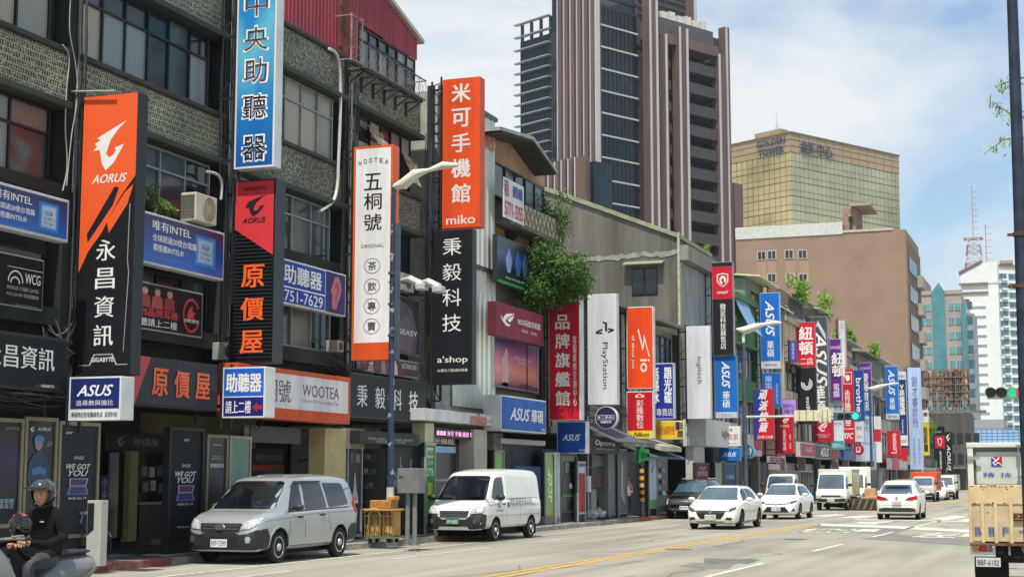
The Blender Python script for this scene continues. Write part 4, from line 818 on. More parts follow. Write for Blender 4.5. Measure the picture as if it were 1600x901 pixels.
chip(f,t,.865,.52,.10,.52);f.text('唯有INTEL',.64,.25,.24,.22,WHT,t,'b');f.text('全球超過20億台電腦',.64,.50,.28,.14,WHT,t,'b');f.text('都搭載INTEL®',.63,.70,.2,.14,WHT,t,'b');f.rect(.54,.90,.76,.915,'#4d7ab6',t,'line',lift=.008)
t,f=fsign('black window poster with white line emblem and lettering, upper left',-60,70,380,466,'#0f1113',X=XF+.03,th=.1)
f.text('WCG',.86,.42,.2,.20,WHT,t,'b');f.shape(ring(16,.5,.44,180,360),WHT,t,box=(.55,.30,.74,.75));f.shape(ring(16,.5,.40,180,360),WHT,t,box=(.58,.42,.70,.68));f.text('WORLD CYBER GAMES',.74,.64,.42,.07,'#a9abad',t);f.text('WCG 2013 唯一指定硬體廠商',.74,.76,.42,.08,'#a9abad',t);f.rect(.54,.24,.98,.25,WHT,t,'line',lift=.008);f.text('Come for the gaming world',.8,.95,.3,.05,'#8f9193',t,'i')
t,f=fsign('wide black shop board with white characters behind the scooter rider, at the left edge',-190,107,490,590,'#14161b',X=-17.5,th=.35,side='#1b1e23')
f.text('永昌資訊',.72,.42,.42,.42,WHT,t,'b');f.shape([(0,0),(.4,-.9),(2.0,-.9),(2.4,0)],'#2a2d33',t,'badge',box=(.80,.93,.87,1.0));f.text('GIGABYTE',.885,.90,.08,.05,WHT,t,'B',lift=.012)
t,f=fsign('black earphone shop poster with four people in red and a round dragon emblem',190,318,432,509,'#16171a',X=XF+.03,th=.1)
for i,u in enumerate((.12,.27,.42,.57)):
 f.shape([(-.5,1),(-.42,.45),(-.1,.3),(.1,.3),(.42,.45),(.5,1)],'#8f2a2f' if i%2 else '#a9423f',t,'figure_print',box=(u,.10,u+.14,.52));f.shape(disc(12),'#b98d78',t,'figure_print',box=(u-.035,.10,u+.035,.26),lift=.010);f.shape([(0,.5),(.1,.1),(.5,0),(.9,.1),(1,.5),(.8,.3),(.2,.3)],'#1b1512',t,'figure_print',box=(u-.042,.07,u+.042,.22),lift=.012)
f.text('SADES品牌耳機',.36,.62,.66,.18,'#c0393f',t,'B');f.text('試聽請上二樓',.40,.83,.56,.17,WHT,t,'b');f.shape(ring(24,.5,.42,20,330),'#b5333b',t,box=(.74,.16,.96,.92));f.shape([(.2,.6),(.35,.3),(.6,.2),(.55,.4),(.8,.45),(.65,.6),(.8,.75),(.5,.65),(.35,.85)],'#b5333b',t,box=(.76,.2,.94,.8));f.text('ESPORTS',.85,.66,.2,.07,WHT,t,'Bi',lift=.014)
t,f=fsign('black ribbed shop board with three large orange characters and a red corner above the entrance',200,341,552,632,'#191d22',X=-17.4,th=.4,side='#23272c',lip=.01)
m=MB();n=46
for i in range(n):y=f.o.y+f.w*(.02+.96*i/n);m.box((f.o.x+.004,y,f.o.z-f.h*.96),(f.o.x+.035,y+.06,f.o.z-f.h*.04))
m.build('rib',M('#22272d',.5),t,kind='stuff');f.shape([(.01,.02),(.22,.02),(.06,.98),(.01,.98)],'#b93235',t,'red_panel',lift=.04)
for i,c in enumerate('原價屋'):f.text(c,.32+i*.24,.5,.17,.56,'#e4602c',t,'B',lift=.05)
t,f=fsign('blue hearing shop board with a large pink ear and phone number',425,541,398,470,'#1b3b98',X=-17.7,th=.22,side='#c3c6c8',lip=.012)
f.rect(.70,.02,.705,.98,WHT,t,'line',lift=.008);f.rect(.01,.60,.70,.63,WHT,t,'line',lift=.008);f.rect(.706,.03,.985,.97,'#1d2766',t,'navy_panel',lift=.006)
f.text('助聽器',.40,.32,.52,.42,WHT,t,'B');f.text('2751-7629',.38,.80,.60,.26,WHT,t,'b')
f.shape([(.25,.25),(.45,.02),(.75,0),(.95,.18),(1,.42),(.85,.65),(.7,.78),(.6,.95),(.35,1),(.2,.85),(.25,.6),(.1,.45)],'#b5566a',t,'ear_print',box=(.76,.10,.93,.90),lift=.010);f.shape([(.45,.35),(.55,.15),(.8,.2),(.82,.42),(.65,.62),(.5,.8),(.42,.65),(.6,.5),(.62,.35)],'#8a3b52',t,'ear_print',box=(.76,.10,.93,.90),lift=.013)
t,f=fsign('orange framed white tea shop board with dark lettering above the open tea shop',372,548,566,650,'#cc4f20',X=-17.3,th=.5,side='#c84b1e',lip=.01)
f.rect(.03,.10,.975,.78,'#d6d3d6',t,'white_panel',lift=.008);f.text('五桐號',.27,.44,.34,.46,'#544447',t,'b');f.text('WOOTEA',.71,.38,.36,.25,'#4a3c40',t,'b');f.text('World Of Outstanding Tea',.71,.60,.36,.09,'#4a3c40',t)
t,f=fsign('dark grey shop board with four white characters behind the blue flaking lamp post',548,666,580,652,'#25282c',X=-17.75,th=.25,side='#25282c')
for i,c in enumerate('秉毅科技'):f.text(c,.14+i*.225,.5,.13,.5,WHT,t,'b')
t,f=fsign('tall dark purple fashion poster of a long-haired figure behind the tea sign',590,656,452,545,'#3b3440',X=XF+.03,th=.1,name='wall_poster',cat='poster')
f.shape([(.2,1),(.1,.6),(.25,.3),(.5,.05),(.8,.2),(.95,.6),(.9,1)],'#57505c',t,'figure_print');f.shape([(.45,.9),(.5,.45),(.7,.3),(.85,.6),(.8,1)],'#6f6068',t,'figure_print',lift=.010);f.text('IMAGEASY',.55,.62,.8,.09,WHT,t,'B',lift=.013)
t,f=fsign('colourful phone accessory poster above the dark grey tech shop board',550,655,548,577,'#5a4650',X=XF+.06,th=.08,name='wall_poster',cat='poster')
for i in range(8):f.shape([(0,1),(.1,.3),(.5,0),(.9,.4),(1,1)],('#b07a78','#8c4a50','#d3b8ae','#6f3b44')[i%4],t,'figure_print',box=(.04+i*.09,.1,.12+i*.09,.95))
f.text('ACTION LIVID',.84,.35,.24,.3,WHT,t,'b')
# clad building boards
t,f=fsign('pale phone shop fascia band with orange wordmark below the corrugated cladding',664,776,637,656,'#bfc1c4',X=-17.3,th=.7,side='#b7babc',lip=.004)
f.text('miko',.72,.46,.24,1.1,'#cc5a1e',t,'B',lift=.03);f.text('米可手機專門店',.92,.62,.13,.3,'#c27a5a',t)
t,f=fsign('lit pink and black message display over the phone shop doorway',676,760,667,683,'#1a1218',X=-17.6,th=.15,side='#17151a',name='message_display',cat='display')
f.text('■■■ 米可 手機 維修 現場 快速',.5,.5,.9,.55,'#e9a5d8',t,'B',emit=.6)
t,f=fsign('dark red phone shop header with white characters inside the doorway',674,712,682,693,'#8c2136',X=-17.9,th=.1);f.text('手機館',.5,.5,.86,.8,WHT,t,'B')
t,f=fsign('blue shop board with white wordmark and two characters between the cladding and red sign',783,853,616,672,'#1c58a8',X=-17.0,th=.6,side='#c0c4c6',lip=.012)
f.text('ASUS',.40,.50,.44,.36,WHT,t,'Bi');f.text('華碩',.79,.51,.28,.40,WHT,t,'B');f.text('精品店',.93,.88,.10,.07,WHT,t)
t,f=fsign('dark red gaming board with white winged eye emblem below the advertising picture',775,849,470,523,'#7c1a35',X=-17.5,th=.3,side='#5a1a28')
rog(f,t,(.08,.22,.38,.66));f.text('ROG玩家共和國',.68,.42,.5,.2,'#d9d3d5',t,'B');f.text('體驗 · 展售',.68,.68,.34,.1,'#cfae9a',t,'b')
def poster_mat(cols,axis='Z'):
 m,N,K,b=nodes('poster_print',.3);tcd=N('ShaderNodeTexCoord');s=N('ShaderNodeSeparateXYZ');K(tcd.outputs['Generated'],s.inputs[0]);n=N('ShaderNodeTexNoise');n.inputs['Scale'].default_value=2.5;K(tcd.outputs['Generated'],n.inputs['Vector'])
 a=N('ShaderNodeMath');a.operation='MULTIPLY_ADD';K(n.outputs['Fac'],a.inputs[0]);a.inputs[1].default_value=.35;K(s.outputs[axis],a.inputs[2]);r=ramp(N,[(.15+.95*i/(len(cols)-1),c)for i,c in enumerate(cols)]);K(a.outputs[0],r.inputs[0]);K(r.outputs[0],b.inputs['Base Color']);return m
t,f=fsign('pink sunset laptop poster with a standing woman, on the upper floor above the blue board',772,842,521,603,'#b7607a',X=XF+.02,th=.1,mat=poster_mat(['#6b3350','#d98a7a','#b05a86','#5f3f78']),name='wall_poster',cat='poster')
f.shape([(.2,1),(.25,.5),(.1,.35),(.4,.18),(.55,.0),(.8,.12),(.7,.3),(.9,.5),(.75,1)],'#c9a7a4',t,'figure_print',box=(.12,.22,.34,.96));f.text('ASUS Vivobook\n為 創 造',.62,.42,.4,.14,WHT,t);f.shape([(0,1),(.2,.4),(.45,.7),(.7,.2),(1,.6),(1,1)],'#59304f',t,'mountain_print',box=(.02,.82,.98,.98))
f.rect(.70,.0,.72,1,'#2a2228',t,'frame_bar',lift=.02)
t,f=fsign('dark blue picture board of robot figures beneath the yellow shutters',776,840,365,440,'#1a2540',X=-17.85,th=.15,side='#23272d',mat=poster_mat(['#12351f','#0f1426','#24407c','#141826']),name='wall_poster',cat='poster')
for u,c in((.28,'#7f93c8'),(.5,'#3d5aa8'),(.68,'#5a6ea0')):f.shape([(.3,1),(.1,.5),(.3,.25),(.5,0),(.7,.25),(.9,.5),(.7,1)],c,t,'figure_print',box=(u-.1,.18,u+.1,.72))
f.text('ROG PHONE 系列',.45,.84,.5,.06,WHT,t);f.rect(.02,.93,.98,.99,'#2f8a4a',t,'green_band',lift=.01)
# red flagship sign and on
t,f=psign('red projecting sign with large white flagship characters, partly under the leafy vine',857,906,455,656,'#b3152a',side='#c9cccb',Xo=-16.6,th=.5,lip=.02)
for i,c in enumerate('品牌旗艦館'):f.text(c,.45,.24+i*.148,.46,.115,'#dcdcd8',t,'B')
f.text('客服維修交換中心',.84,.62,.12,.56,'#dccfcd',t,'vb')
t,f=psign('square blue sign with white wordmark below the red flagship sign',870,916,658,708,'#17499a',side='#c3c6c4',Xo=-16.6,th=.4,lip=.03,bracket=False);asus(f,t,.5,.5,.62,.2);f.text('精品館',.85,.9,.2,.07,WHT,t)
t,f=psign('tall pale grey projecting sign with game console emblem and sideways black lettering',918,964,459,632,'#c4c4cc',side='#b9b9bf',Xo=-16.5,lip=.015)
f.text('PlayStation.',.58,.66,.24,.46,'#17181b',t,'r');f.shape([(.38,.0),(.62,.08),(.62,.62),(.50,.58),(.50,.14),(.38,.1)],'#17181b',t,box=(.28,.25,.92,.40));f.shape([(.36,.42),(.36,.55),(.12,.66),(.36,.64),(.36,.76),(.02,.74),(.02,.6)],'#17181b',t,box=(.28,.25,.92,.40));f.shape([(.66,.42),(.98,.48),(.96,.6),(.66,.72),(.66,.62),(.82,.54),(.66,.52)],'#17181b',t,box=(.28,.25,.92,.40))
t,f=psign('bright orange projecting sign with white handwritten swoosh wordmark above the red camera sign',979,1021,479,607,'#dc4614',side='#c6c9c7',Xo=-16.6,lip=.03)
f.shape([(.0,.25),(.08,.20),(.42,.66),(.5,.52),(.54,.36),(1.0,.98),(.93,1.0),(.58,.52),(.55,.62),(.42,.82)],'#e0d6d0',t,box=(.42,.18,.86,.62));f.text('io',.68,.72,.34,.16,'#e0d6d0',t,'rB');f.text('all about you',.24,.55,.15,.42,'#e0d6d0',t,'r')
t,f=psign('red camera repair sign with white script and yellow foot, under the orange sign',979,1021,611,685,'#b80f20',side='#c6c9c7',Xo=-16.6,lip=.03,segs=[(0,.83,'#b80f20'),(.83,1,'#d8c51e')],bracket=False)
f.text('Nikon',.55,.91,.6,.1,'#1c1a12',t,'Bi');f.text('彩雅數位',.5,.48,.28,.62,'#ded4ce',t,'vb');f.shape([(0,.3),(.3,.3),(.35,0),(.65,0),(.7,.3),(1,.3),(1,1),(0,1)],'#ded4ce',t,box=(.34,.05,.66,.13));f.shape(disc(),'#b80f20',t,box=(.43,.07,.57,.12),lift=.012)
t,f=psign('blue sign with white disc and ink shop characters, right of the camera sign',1020,1053,567,654,'#1c2c8c',side='#b9bcc0',Xo=-16.6,lip=.04)
f.text('題光碟',.72,.40,.36,.66,WHT,t,'vB');f.text('話墨水',.16,.40,.28,.66,WHT,t,'vB');f.text('專賣店',.55,.88,.8,.14,'#cfd0d6',t,'b')
t,f=psign('yellow ink cartridge board with orange characters under the blue disc shop sign',1018,1069,657,686,'#c9a92c',side='#c6c9c7',Xo=-15.9,lip=.02,bracket=False)
f.text('墨水匣&碳粉匣',.40,.5,.66,.5,'#b5541e',t,'b');f.rect(.74,.06,.86,.5,'#1a2c5c',t,'panel',lift=.008);f.text('話',.88,.28,.18,.36,'#20243c',t,'B');f.text('題',.88,.72,.18,.36,'#20243c',t,'B')
t,f=psign('white projecting sign with sideways black lettering left of the black shield sign',1073,1110,509,654,'#c9cad1',side='#b5b7bb',Xo=-16.5,lip=.01)
f.text('logitech',.52,.48,.26,.30,'#1c1e22',t,'r')
t,f=psign('black projecting sign with a red top, white shield emblem and seven small characters',1113,1146,409,555,'#17181c',side='#8a8e92',Xo=-16.6,lip=.02,segs=[(0,.05,'#17181c'),(.05,.40,'#c01430'),(.40,1,'#17181c')])
f.shape(SHIELD,WHT,t,box=(.24,.12,.78,.27));f.shape(SHIELD,'#c01430',t,box=(.29,.13,.73,.262),lift=.012);f.shape(ring(14,.5,.22,100,400),WHT,t,box=(.36,.15,.68,.245),lift=.015);f.text('msi',.5,.325,.56,.035,WHT,t,'Bi');f.text('微星科技展售店',.5,.69,.28,.5,WHT,t,'vb')
def vasus(f,t,v0,v1,w=.5,u=.5,col=WHT):f.text('ASUS',u,(v0+v1)/2,w,v1-v0,col,t,'rBi')
t,f=psign('blue projecting sign with sideways wordmark directly under the red-topped black shield sign',1117,1152,556,653,'#1560ae',side='#5c7fa8',Xo=-16.5,lip=.02,segs=[(0,.9,'#1560ae'),(.9,1,'#aab2bc')],bracket=False)
vasus(f,t,.08,.52,.36);f.text('華碩',.5,.70,.34,.28,WHT,t,'vb');f.text('欣亞3C',.5,.95,.5,.05,'#4b5a70',t)
t,f=psign('white tea shop sign with red characters above a small blue sign',1123,1157,665,697,'#ccc9c6',side='#b9babb',Xo=-16.3,lip=.03,bracket=False);f.text('普洱茶',.5,.55,.84,.32,'#a8454a',t);f.text('舒喜',.5,.2,.3,.16,'#55504c',t);f.text('茶藝館 2731',.5,.85,.7,.1,'#6c6764',t)
t,f=psign('small blue sign with white wordmark below the white tea shop sign',1123,1157,699,720,'#1a5aa8',side='#5c7fa8',Xo=-16.3,lip=.02,bracket=False);asus(f,t,.5,.5,.64,.32)
t,f=psign('long bright blue projecting sign with sideways wordmark beside the green building',1188,1219,457,576,'#0f62b6',side='#9fb4cc',Xo=-16.6,lip=.02,segs=[(0,.9,'#0f62b6'),(.9,1,'#b9bec4')])
vasus(f,t,.10,.58,.44);f.text('華碩',.5,.74,.36,.22,WHT,t,'vb');f.text('繁貿電腦',.5,.95,.6,.03,'#4b5a70',t)
t,f=psign('plain blue sign with light script characters below the long bright blue sign',1191,1220,582,636,'#1758b0',side='#5c7fa8',Xo=-16.6,lip=.02);f.text('樂笛',.35,.28,.4,.42,'#a9c4e4',t,'v');f.text('音樂教室',.8,.6,.14,.6,'#8fb0dc',t,'v')
t,f=psign('half blue half red pizza sign with slanted white characters left of the street name arm',1177,1209,607,687,'#b81a2c',side='#8a2a38',Xo=-15.9,lip=.02,bracket=False)
f.shape([(.01,.01),(.62,.01),(.36,.5),(.16,.99),(.01,.99)],'#1f2f86',t,'blue_panel',lift=.006)
for i,c in enumerate('頑派披薩'):f.text(c,.5,.12+i*.21,.48,.19,'#e3dcdc',t,'Bi')
f.text('2348-5168',.55,.94,.8,.06,'#e3dcdc',t)
t,f=psign('red sign with bold white branch-shop characters above the black spiral emblem sign',1245,1274,503,573,'#bf1430',side='#a86a74',Xo=-16.6,lip=.02)
f.text('紐',.5,.25,.76,.30,'#e3dcdc',t,'B');f.text('頓',.5,.58,.76,.30,'#e3dcdc',t,'B');f.text('二店',.52,.87,.7,.16,'#e3dcdc',t,'b')
t,f=psign('black sign with white spiral emblem and sideways lettering',1246,1276,574,662,'#17191e',side='#3a3e42',Xo=-16.6,lip=.02)
for k,(r0,r1)in enumerate(((.5,.43),(.38,.31),(.26,.18))):f.shape(ring(16,r0,r1,-60+k*10,200),WHT,t,box=(.2,.18,.8,.40))
f.text('Seagate',.52,.72,.26,.42,WHT,t,'lb')
t,f=psign('large dark slate sign with sideways white wordmark and characters behind the spiral emblem sign',1262,1294,494,652,'#3f4850',side='#7c858a',Xo=-16.6,lip=.02,th=.5)
f.shape([(.45,.10),(.55,.04),(.92,.18),(.92,.24),(.55,.10)],'#b6c0c8',t,'emblem');f.text('ASUS',.66,.42,.56,.56,WHT,t,'rBi');f.text('華碩',.5,.83,.66,.30,WHT,t,'vB')
t,f=psign('purple computer shop sign with overhanging white characters right of the slate sign',1297,1315,529,626,'#5d1f78',side='#b9b0c4',Xo=-16.6,lip=.03)
f.text('crucial',.5,.13,.9,.07,'#c9b6d6',t,'b');f.text('紐頓',.75,.42,1.2,.40,'#dcdcd8',t,'vB',lift=.06);f.text('電腦',.5,.83,.55,.22,'#dcd2e2',t,'vb')
t,f=psign('pale lower sign with teal foot under the purple computer shop sign',1298,1318,627,702,'#c9d2da',side='#9fb0ba',Xo=-16.6,lip=.02,segs=[(0,.82,'#c3ccd6'),(.82,1,'#1d8f96')],bracket=False)
f.text('精選',.6,.14,.7,.12,'#3b4650',t);f.text('crucial',.5,.45,.8,.08,'#4a5b70',t);f.text('服務中心',.5,.91,.86,.10,WHT,t)
t,f=psign('tall red fried chicken restaurant sign with white characters and initials',1315,1334,577,692,'#b9142c',side='#a33040',Xo=-16.6,lip=.03)
f.rect(.2,.03,.9,.20,'#d8b4b4',t,'badge',lift=.006);f.rect(.27,.045,.84,.185,'#b9142c',t,'badge',lift=.010);f.shape(disc(),'#e3dcdc',t,'face_print',box=(.38,.07,.74,.16),lift=.013);f.text('肯德基',.5,.52,.5,.50,'#e3dcdc',t,'vb');f.rect(.03,.80,.97,.81,WHT,t,'line',lift=.008);f.text('KFC',.5,.90,.84,.08,'#e3dcdc',t,'Bi')
t,f=psign('dark blue printer brand sign with sideways white lettering',1334,1350,578,657,'#17418a',side='#3f5d94',Xo=-16.6,lip=.03);f.text('brother',.5,.54,.5,.80,WHT,t,'rB')
t,f=psign('small white sign under the dark blue sideways-lettered sign',1335,1350,659,690,'#c2c4c6',side='#a9abad',Xo=-16.6,lip=.03,bracket=False);f.text('精選',.5,.3,.6,.2,'#55585c',t);f.text('OKI',.5,.75,.5,.14,'#a8505a',t)
t,f=psign('purple topped blue information shop sign with white characters',1343,1362,566,648,'#1f4a9a',side='#8f93c4',Xo=-16.6,lip=.03,segs=[(0,.55,'#5a2080'),(.55,1,'#1f4a9a')]);f.text('crucial',.5,.1,.8,.06,'#c9b6d6',t);f.text('慶暉資訊',.5,.56,.5,.74,WHT,t,'vb')
t,f=psign('pale blue lower sign with small characters below the purple topped sign',1345,1364,650,720,'#a9bcd8',side='#9cb0cc',Xo=-16.6,lip=.02,bracket=False);f.text('曙光',.5,.2,.45,.3,'#4a5c7c',t,'v');f.text('crucial',.5,.6,.8,.07,'#4a5c7c',t)
t,f=psign('white and red vertical banner sign right of the third lamp post',1366,1377,650,722,'#cfd0d4',side='#b9babd',Xo=-16.5,lip=.02,segs=[(0,.28,'#cfd0d4'),(.28,.55,'#c0202c'),(.55,1,'#cfd0d4')])
t,f=psign('bright blue sign with sideways wordmark above the small red sideways-lettered sign',1383,1404,572,646,'#0f62b6',side='#9fb4cc',Xo=-16.6,lip=.02);vasus(f,t,.06,.62,.46);f.text('華碩',.5,.79,.42,.26,WHT,t,'vb')
t,f=psign('narrow white foot panel hanging under the far bright blue sign',1384,1405,646,655,'#b9bec4',side='#9fb4cc',Xo=-16.6,lip=.02,bracket=False);f.text('順發電腦',.5,.5,.7,.5,'#4b5a70',t)
t,f=psign('white and navy sign with sideways slanted lettering behind the far bright blue sign',1403,1417,580,696,'#20306e',side='#b0b6c4',Xo=-16.6,lip=.04,segs=[(0,.11,'#cfd2d8'),(.11,.86,'#20306e'),(.86,1,'#cfd2d8')]);f.text('V英倫電腦',.5,.38,.6,.42,WHT,t,'vB');f.text('intel',.5,.06,.7,.05,'#3d465c',t);f.text('ViewSonic',.5,.74,.24,.2,WHT,t,'r');f.text('intel',.5,.93,.7,.06,'#3d465c',t)
t,f=psign('small red sign with sideways white lettering under the far bright blue sign',1386,1407,672,712,'#bd1220',side='#b4555c',Xo=-16.2,lip=.02,bracket=False);f.text('Lenovo',.5,.5,.42,.8,WHT,t,'lb')
t,f=psign('red square sign half hidden behind the sideways-lettered red sign',1402,1417,700,720,'#b01626',side='#8f3038',Xo=-16.6,bracket=False)
t,f=psign('long pale blue cloth banner with dark clinic characters, tallest of the far signs',1420,1441,574,733,'#9fb3da',side='#8fa3c8',Xo=-16.3,lip=.0,th=.06,name='cloth_banner',cat='banner')
f.text('劉才睿診所',.5,.34,.44,.52,'#2b3048',t,'v');f.text('健保眼科中心',.70,.82,.14,.26,'#5a6690',t,'v');f.text('看診專線預約',.34,.82,.14,.26,'#5a6690',t,'v')
t,f=psign('yellow projector shop sign with black characters beside the pale blue cloth banner',1441,1452,661,711,'#cdbb1c',side='#a8a05a',Xo=-16.4,lip=.03);f.text('投影機',.5,.5,.6,.8,'#2a2712',t,'vB')
t,f=psign('small white notice sign above the yellow projector shop sign',1441,1451,640,660,'#c6c8cc',side='#a9abad',Xo=-16.4,lip=.04);f.rect(.2,.2,.8,.5,'#5c4a58',t,'picture',lift=.008)
t,f=psign('black sign with red shield panel and green number at the far end of the row',1460,1477,666,746,'#131417',side='#2a2c2f',Xo=-16.3,lip=.02);f.rect(.1,.18,.96,.42,'#c0182c',t,'red_panel',lift=.008);f.shape(SHIELD,'#e3dcdc',t,box=(.34,.22,.72,.38),lift=.012);f.shape(SHIELD,'#c0182c',t,box=(.40,.235,.66,.365),lift=.015);f.text('msi',.5,.09,.5,.05,WHT,t,'Bi');f.text('微星展售',.56,.66,.2,.38,WHT,t,'v');f.text('2880',.12,.76,.2,.22,'#2fa860',t,'lB',lift=.014)
t,f=psign('black sign with slanted white wordmark and bird emblem at the far end',1477,1488,674,742,'#121316',side='#2a2c2f',Xo=-16.3,lip=.02);f.text('AORUS',.5,.60,.5,.62,WHT,t,'rBi');f.shape(BIRD,WHT,t,box=(.15,.04,.85,.22))
t,f=psign('narrow white and blue sign right of the far slanted wordmark sign',1489,1494,674,730,'#a9bcd0',side='#8fa0b4',Xo=-16.3,lip=.04)
t,f=psign('narrow black sign, last in the row before the end building',1495,1502,666,736,'#17181a',side='#2a2c2f',Xo=-16.0,lip=.04)
t,f=psign('red projecting sign with winged eye emblem below the half blue pizza sign',1213,1240,650,708,'#b3122a',side='#9c4048',Xo=-16.2,lip=.02);rog(f,t,(.3,.04,.8,.18),'#e0caca');f.text('ROG',.5,.26,.5,.07,'#e0caca',t,'B');f.text('玩家共和國',.45,.63,.22,.58,'#e0caca',t,'vb');f.text('展售 體驗',.8,.68,.1,.4,'#e0caca',t,'v')
t,f=psign('lit lilac message display behind the street name arm',1221,1245,623,662,'#b08ad6',side='#3a3040',Xo=-16.6,lip=.04,name='message_display',cat='display');f.text('快修中心\n手機平板\n3C電腦',.5,.5,.8,.66,'#4a2a86',t,'b')
t,f=psign('small red sign with winged eye emblem hidden half behind the street name plate',1270,1302,655,690,'#a8142c',side='#8c3a44',Xo=-15.9,lip=.02,bracket=False);rog(f,t,(.22,.12,.78,.55),'#dcb8bc');f.text('REPUBLIC OF\nGAMERS',.5,.72,.74,.16,'#dcb8bc',t)
t,f=psign('pink framed white sign standing tall above the purple computer shop sign',1310,1322,499,575,'#c3ccd6',side='#c08a96',frame='#b98794',Xo=-17.3,lip=.14);f.shape(ring(),'#5a6a8a',t,box=(.3,.08,.7,.18))
t,f=psign('narrow purple and blue sign behind the beige balcony, left of the red branch sign',1233,1245,532,565,'#4b3f94',side='#3a3470',Xo=-17.0,lip=.04);f.text('電腦維修',.5,.5,.4,.8,'#c4bee0',t,'v')
t,f=fsign('faded red appliance brand board left of the dark grey far board',1250,1273,690,713,'#a04850',X=-17.0,th=.3,side='#bfb8b6');f.text('LG',.6,.45,.36,.3,'#d8c4c4',t,'b')
t,f=fsign('dark grey far board with cropped white wordmark above the box trucks',1274,1297,693,716,'#444c54',X=-17.0,th=.3);asus(f,t,.6,.5,.6,.6)
t,f=fsign('red and white board at the far end below the cropped red square sign',1390,1418,715,733,'#b8b4b6',X=-17.0,th=.3);f.rect(.1,.05,.5,.95,'#b3525c',t,'red_panel',lift=.01)
t,f=fsign('black board with red square and shield at the far end under the green number sign',1443,1480,729,746,'#141416',X=-16.9,th=.3);f.rect(.5,.04,.82,.96,'#b3182c',t,'red_panel',lift=.01)
t,f=fsign('red and white phone board on the shops left of the half blue pizza sign',1172,1190,678,712,'#bfb4b8',X=-17.2,th=.3);f.rect(.3,.1,.95,.7,'#a83040',t,'red_panel',lift=.01)
t,f=fsign('dark red notice board under the red winged eye sign',1203,1222,712,722,'#7c2c46',X=-16.9,th=.2);f.text('手機 平板',.5,.5,.7,.4,'#c9a9b4',t)
t,f=fsign('pink white banner on the pavement side below the dark red notice board',1203,1219,724,734,'#c99aa8',X=-16.9,th=.1,name='banner',cat='banner')
t,f=fsign('black projector brand board beside the round purple sign',922,968,683,707,'#1c191e',X=-17.0,th=.3,side='#2a2a2c');f.text('Optoma',.5,.34,.7,.44,'#dcd8dc',t,'b');f.text('家庭劇院投影機專賣店',.5,.72,.7,.14,'#8f8a8c',t)
t,f=fsign('yellow green strip board under the yellow foot of the camera sign',974,1019,686,696,'#b9bd5c',X=-16.9,th=.15);f.text('專業攝影器材專賣',.5,.5,.84,.6,'#4c5226',t)
def round_sign(label,cx,cy,rx,col,txt,Xc=-16.9,rim='#c3c4c8'):
 Y=aX(cx,cy,Xc).y;c=aY(cx,cy,Y);r=(aY(cx+rx,cy,Y)-c).x;t=thing('round_sign',label,'sign',(c.x,Y,c.z))
 m=MB();m.lathe([(r,0),(r,.3)],(c.x,Y,c.z),'y',32);m.build('rim',M(rim,.5),t);m=MB();m.lathe([(r*.94,-.01),(r*.94,-.002)],(c.x,Y,c.z),'y',32);m.build('disc',M(col,.4),t)
 m=MB();m.bar((XF+.02,Y+.15,c.z),(c.x-r*.9,Y+.15,c.z),.06);m.build('bracket',DKM,t)
 f=Face((c.x-r,Y-.012,c.z+r),(1,0,0),(0,0,-1),2*r,2*r);return t,f
t,f=round_sign('round dark purple second-hand shop sign with white outlined bar',947,652,17,'#2a1c4c','');f.rect(.12,.38,.88,.60,'#c4c0cc',t,'bar',lift=.003);f.rect(.14,.40,.86,.58,'#2a1c4c',t,'bar',lift=.006);f.text('二手片!',.55,.49,.6,.13,WHT,t,'B');f.text('收購買賣',.5,.69,.52,.12,WHT,t,'b');f.shape([(0,0),(1,.5),(0,1)],WHT,t,box=(.17,.43,.25,.55),lift=.01)
t,f=round_sign('round blue sign with white figures behind the second lamp post',1168,705,11,'#2c6f9c','',-16.6,'#7fb0c8');f.text('10',.5,.5,.6,.5,WHT,t,'i')
t,f=round_sign('round dark red sign with white mark beneath the fried chicken sign',1341,702,8.5,'#a01a34','',-16.2,'#a01a34');f.rect(.3,.25,.7,.75,'#d8c4c8',t,'mark');f.rect(.38,.3,.62,.6,'#a01a34',t,'mark',lift=.008)
# street level: shop fronts
def panel(label,x0,x1,yt,yb,col,X=-18.0,frame='#8a8068',cat='poster',name='poster_board',mat=None):
 a,b_=aX(x0,yt,X),aX(x1,yt,X);z1=a.z;z0=.14
 t=thing(name,label,cat,(X,(a.y+b_.y)/2,z0),group='tall posters between the shop doors');zb=max(z0+.1,aX(x0,yb,X).z)
 m=MB();m.box((X-.12,a.y,z0),(X-.02,b_.y,z1));m.build('backing',M('#1b1d22',.6),t)
 m=MB();w=.07;m.box((X-.02,a.y,z0),(X+.03,a.y+w,z1));m.box((X-.02,b_.y-w,z0),(X+.03,b_.y,z1));m.box((X-.02,a.y+w,z1-w),(X+.03,b_.y-w,z1));m.box((X-.02,a.y+w,zb-w),(X+.03,b_.y-w,zb));m.build('frame',M(frame,.5,.3),t)
 f=Face((X,a.y+w,z1-w),(0,1,0),(0,0,-1),b_.y-a.y-2*w,z1-zb-w);f.rect(0,0,1,1,col,t,'print',lift=-.005,mat=mat);return t,f
def laptop(f,t,v=.5):
 f.shape([(.08,0),(1,0),(.9,1),(.1,1)],'#b9bcc8',t,'picture',box=(.22,v,.78,v+.07));f.shape([(.08,0),(1,0),(.9,1),(.1,1)],'#4a2458',t,'picture',box=(.25,v+.005,.75,v+.065),lift=.012)
 f.shape([(.1,0),(.9,0),(1,1),(0,1)],'#4f6f9c',t,'picture',box=(.2,v+.072,.8,v+.15));f.shape([(.1,0),(.9,0),(1,1),(0,1)],'#3a2a68',t,'picture',box=(.27,v+.08,.73,v+.14),lift=.012)
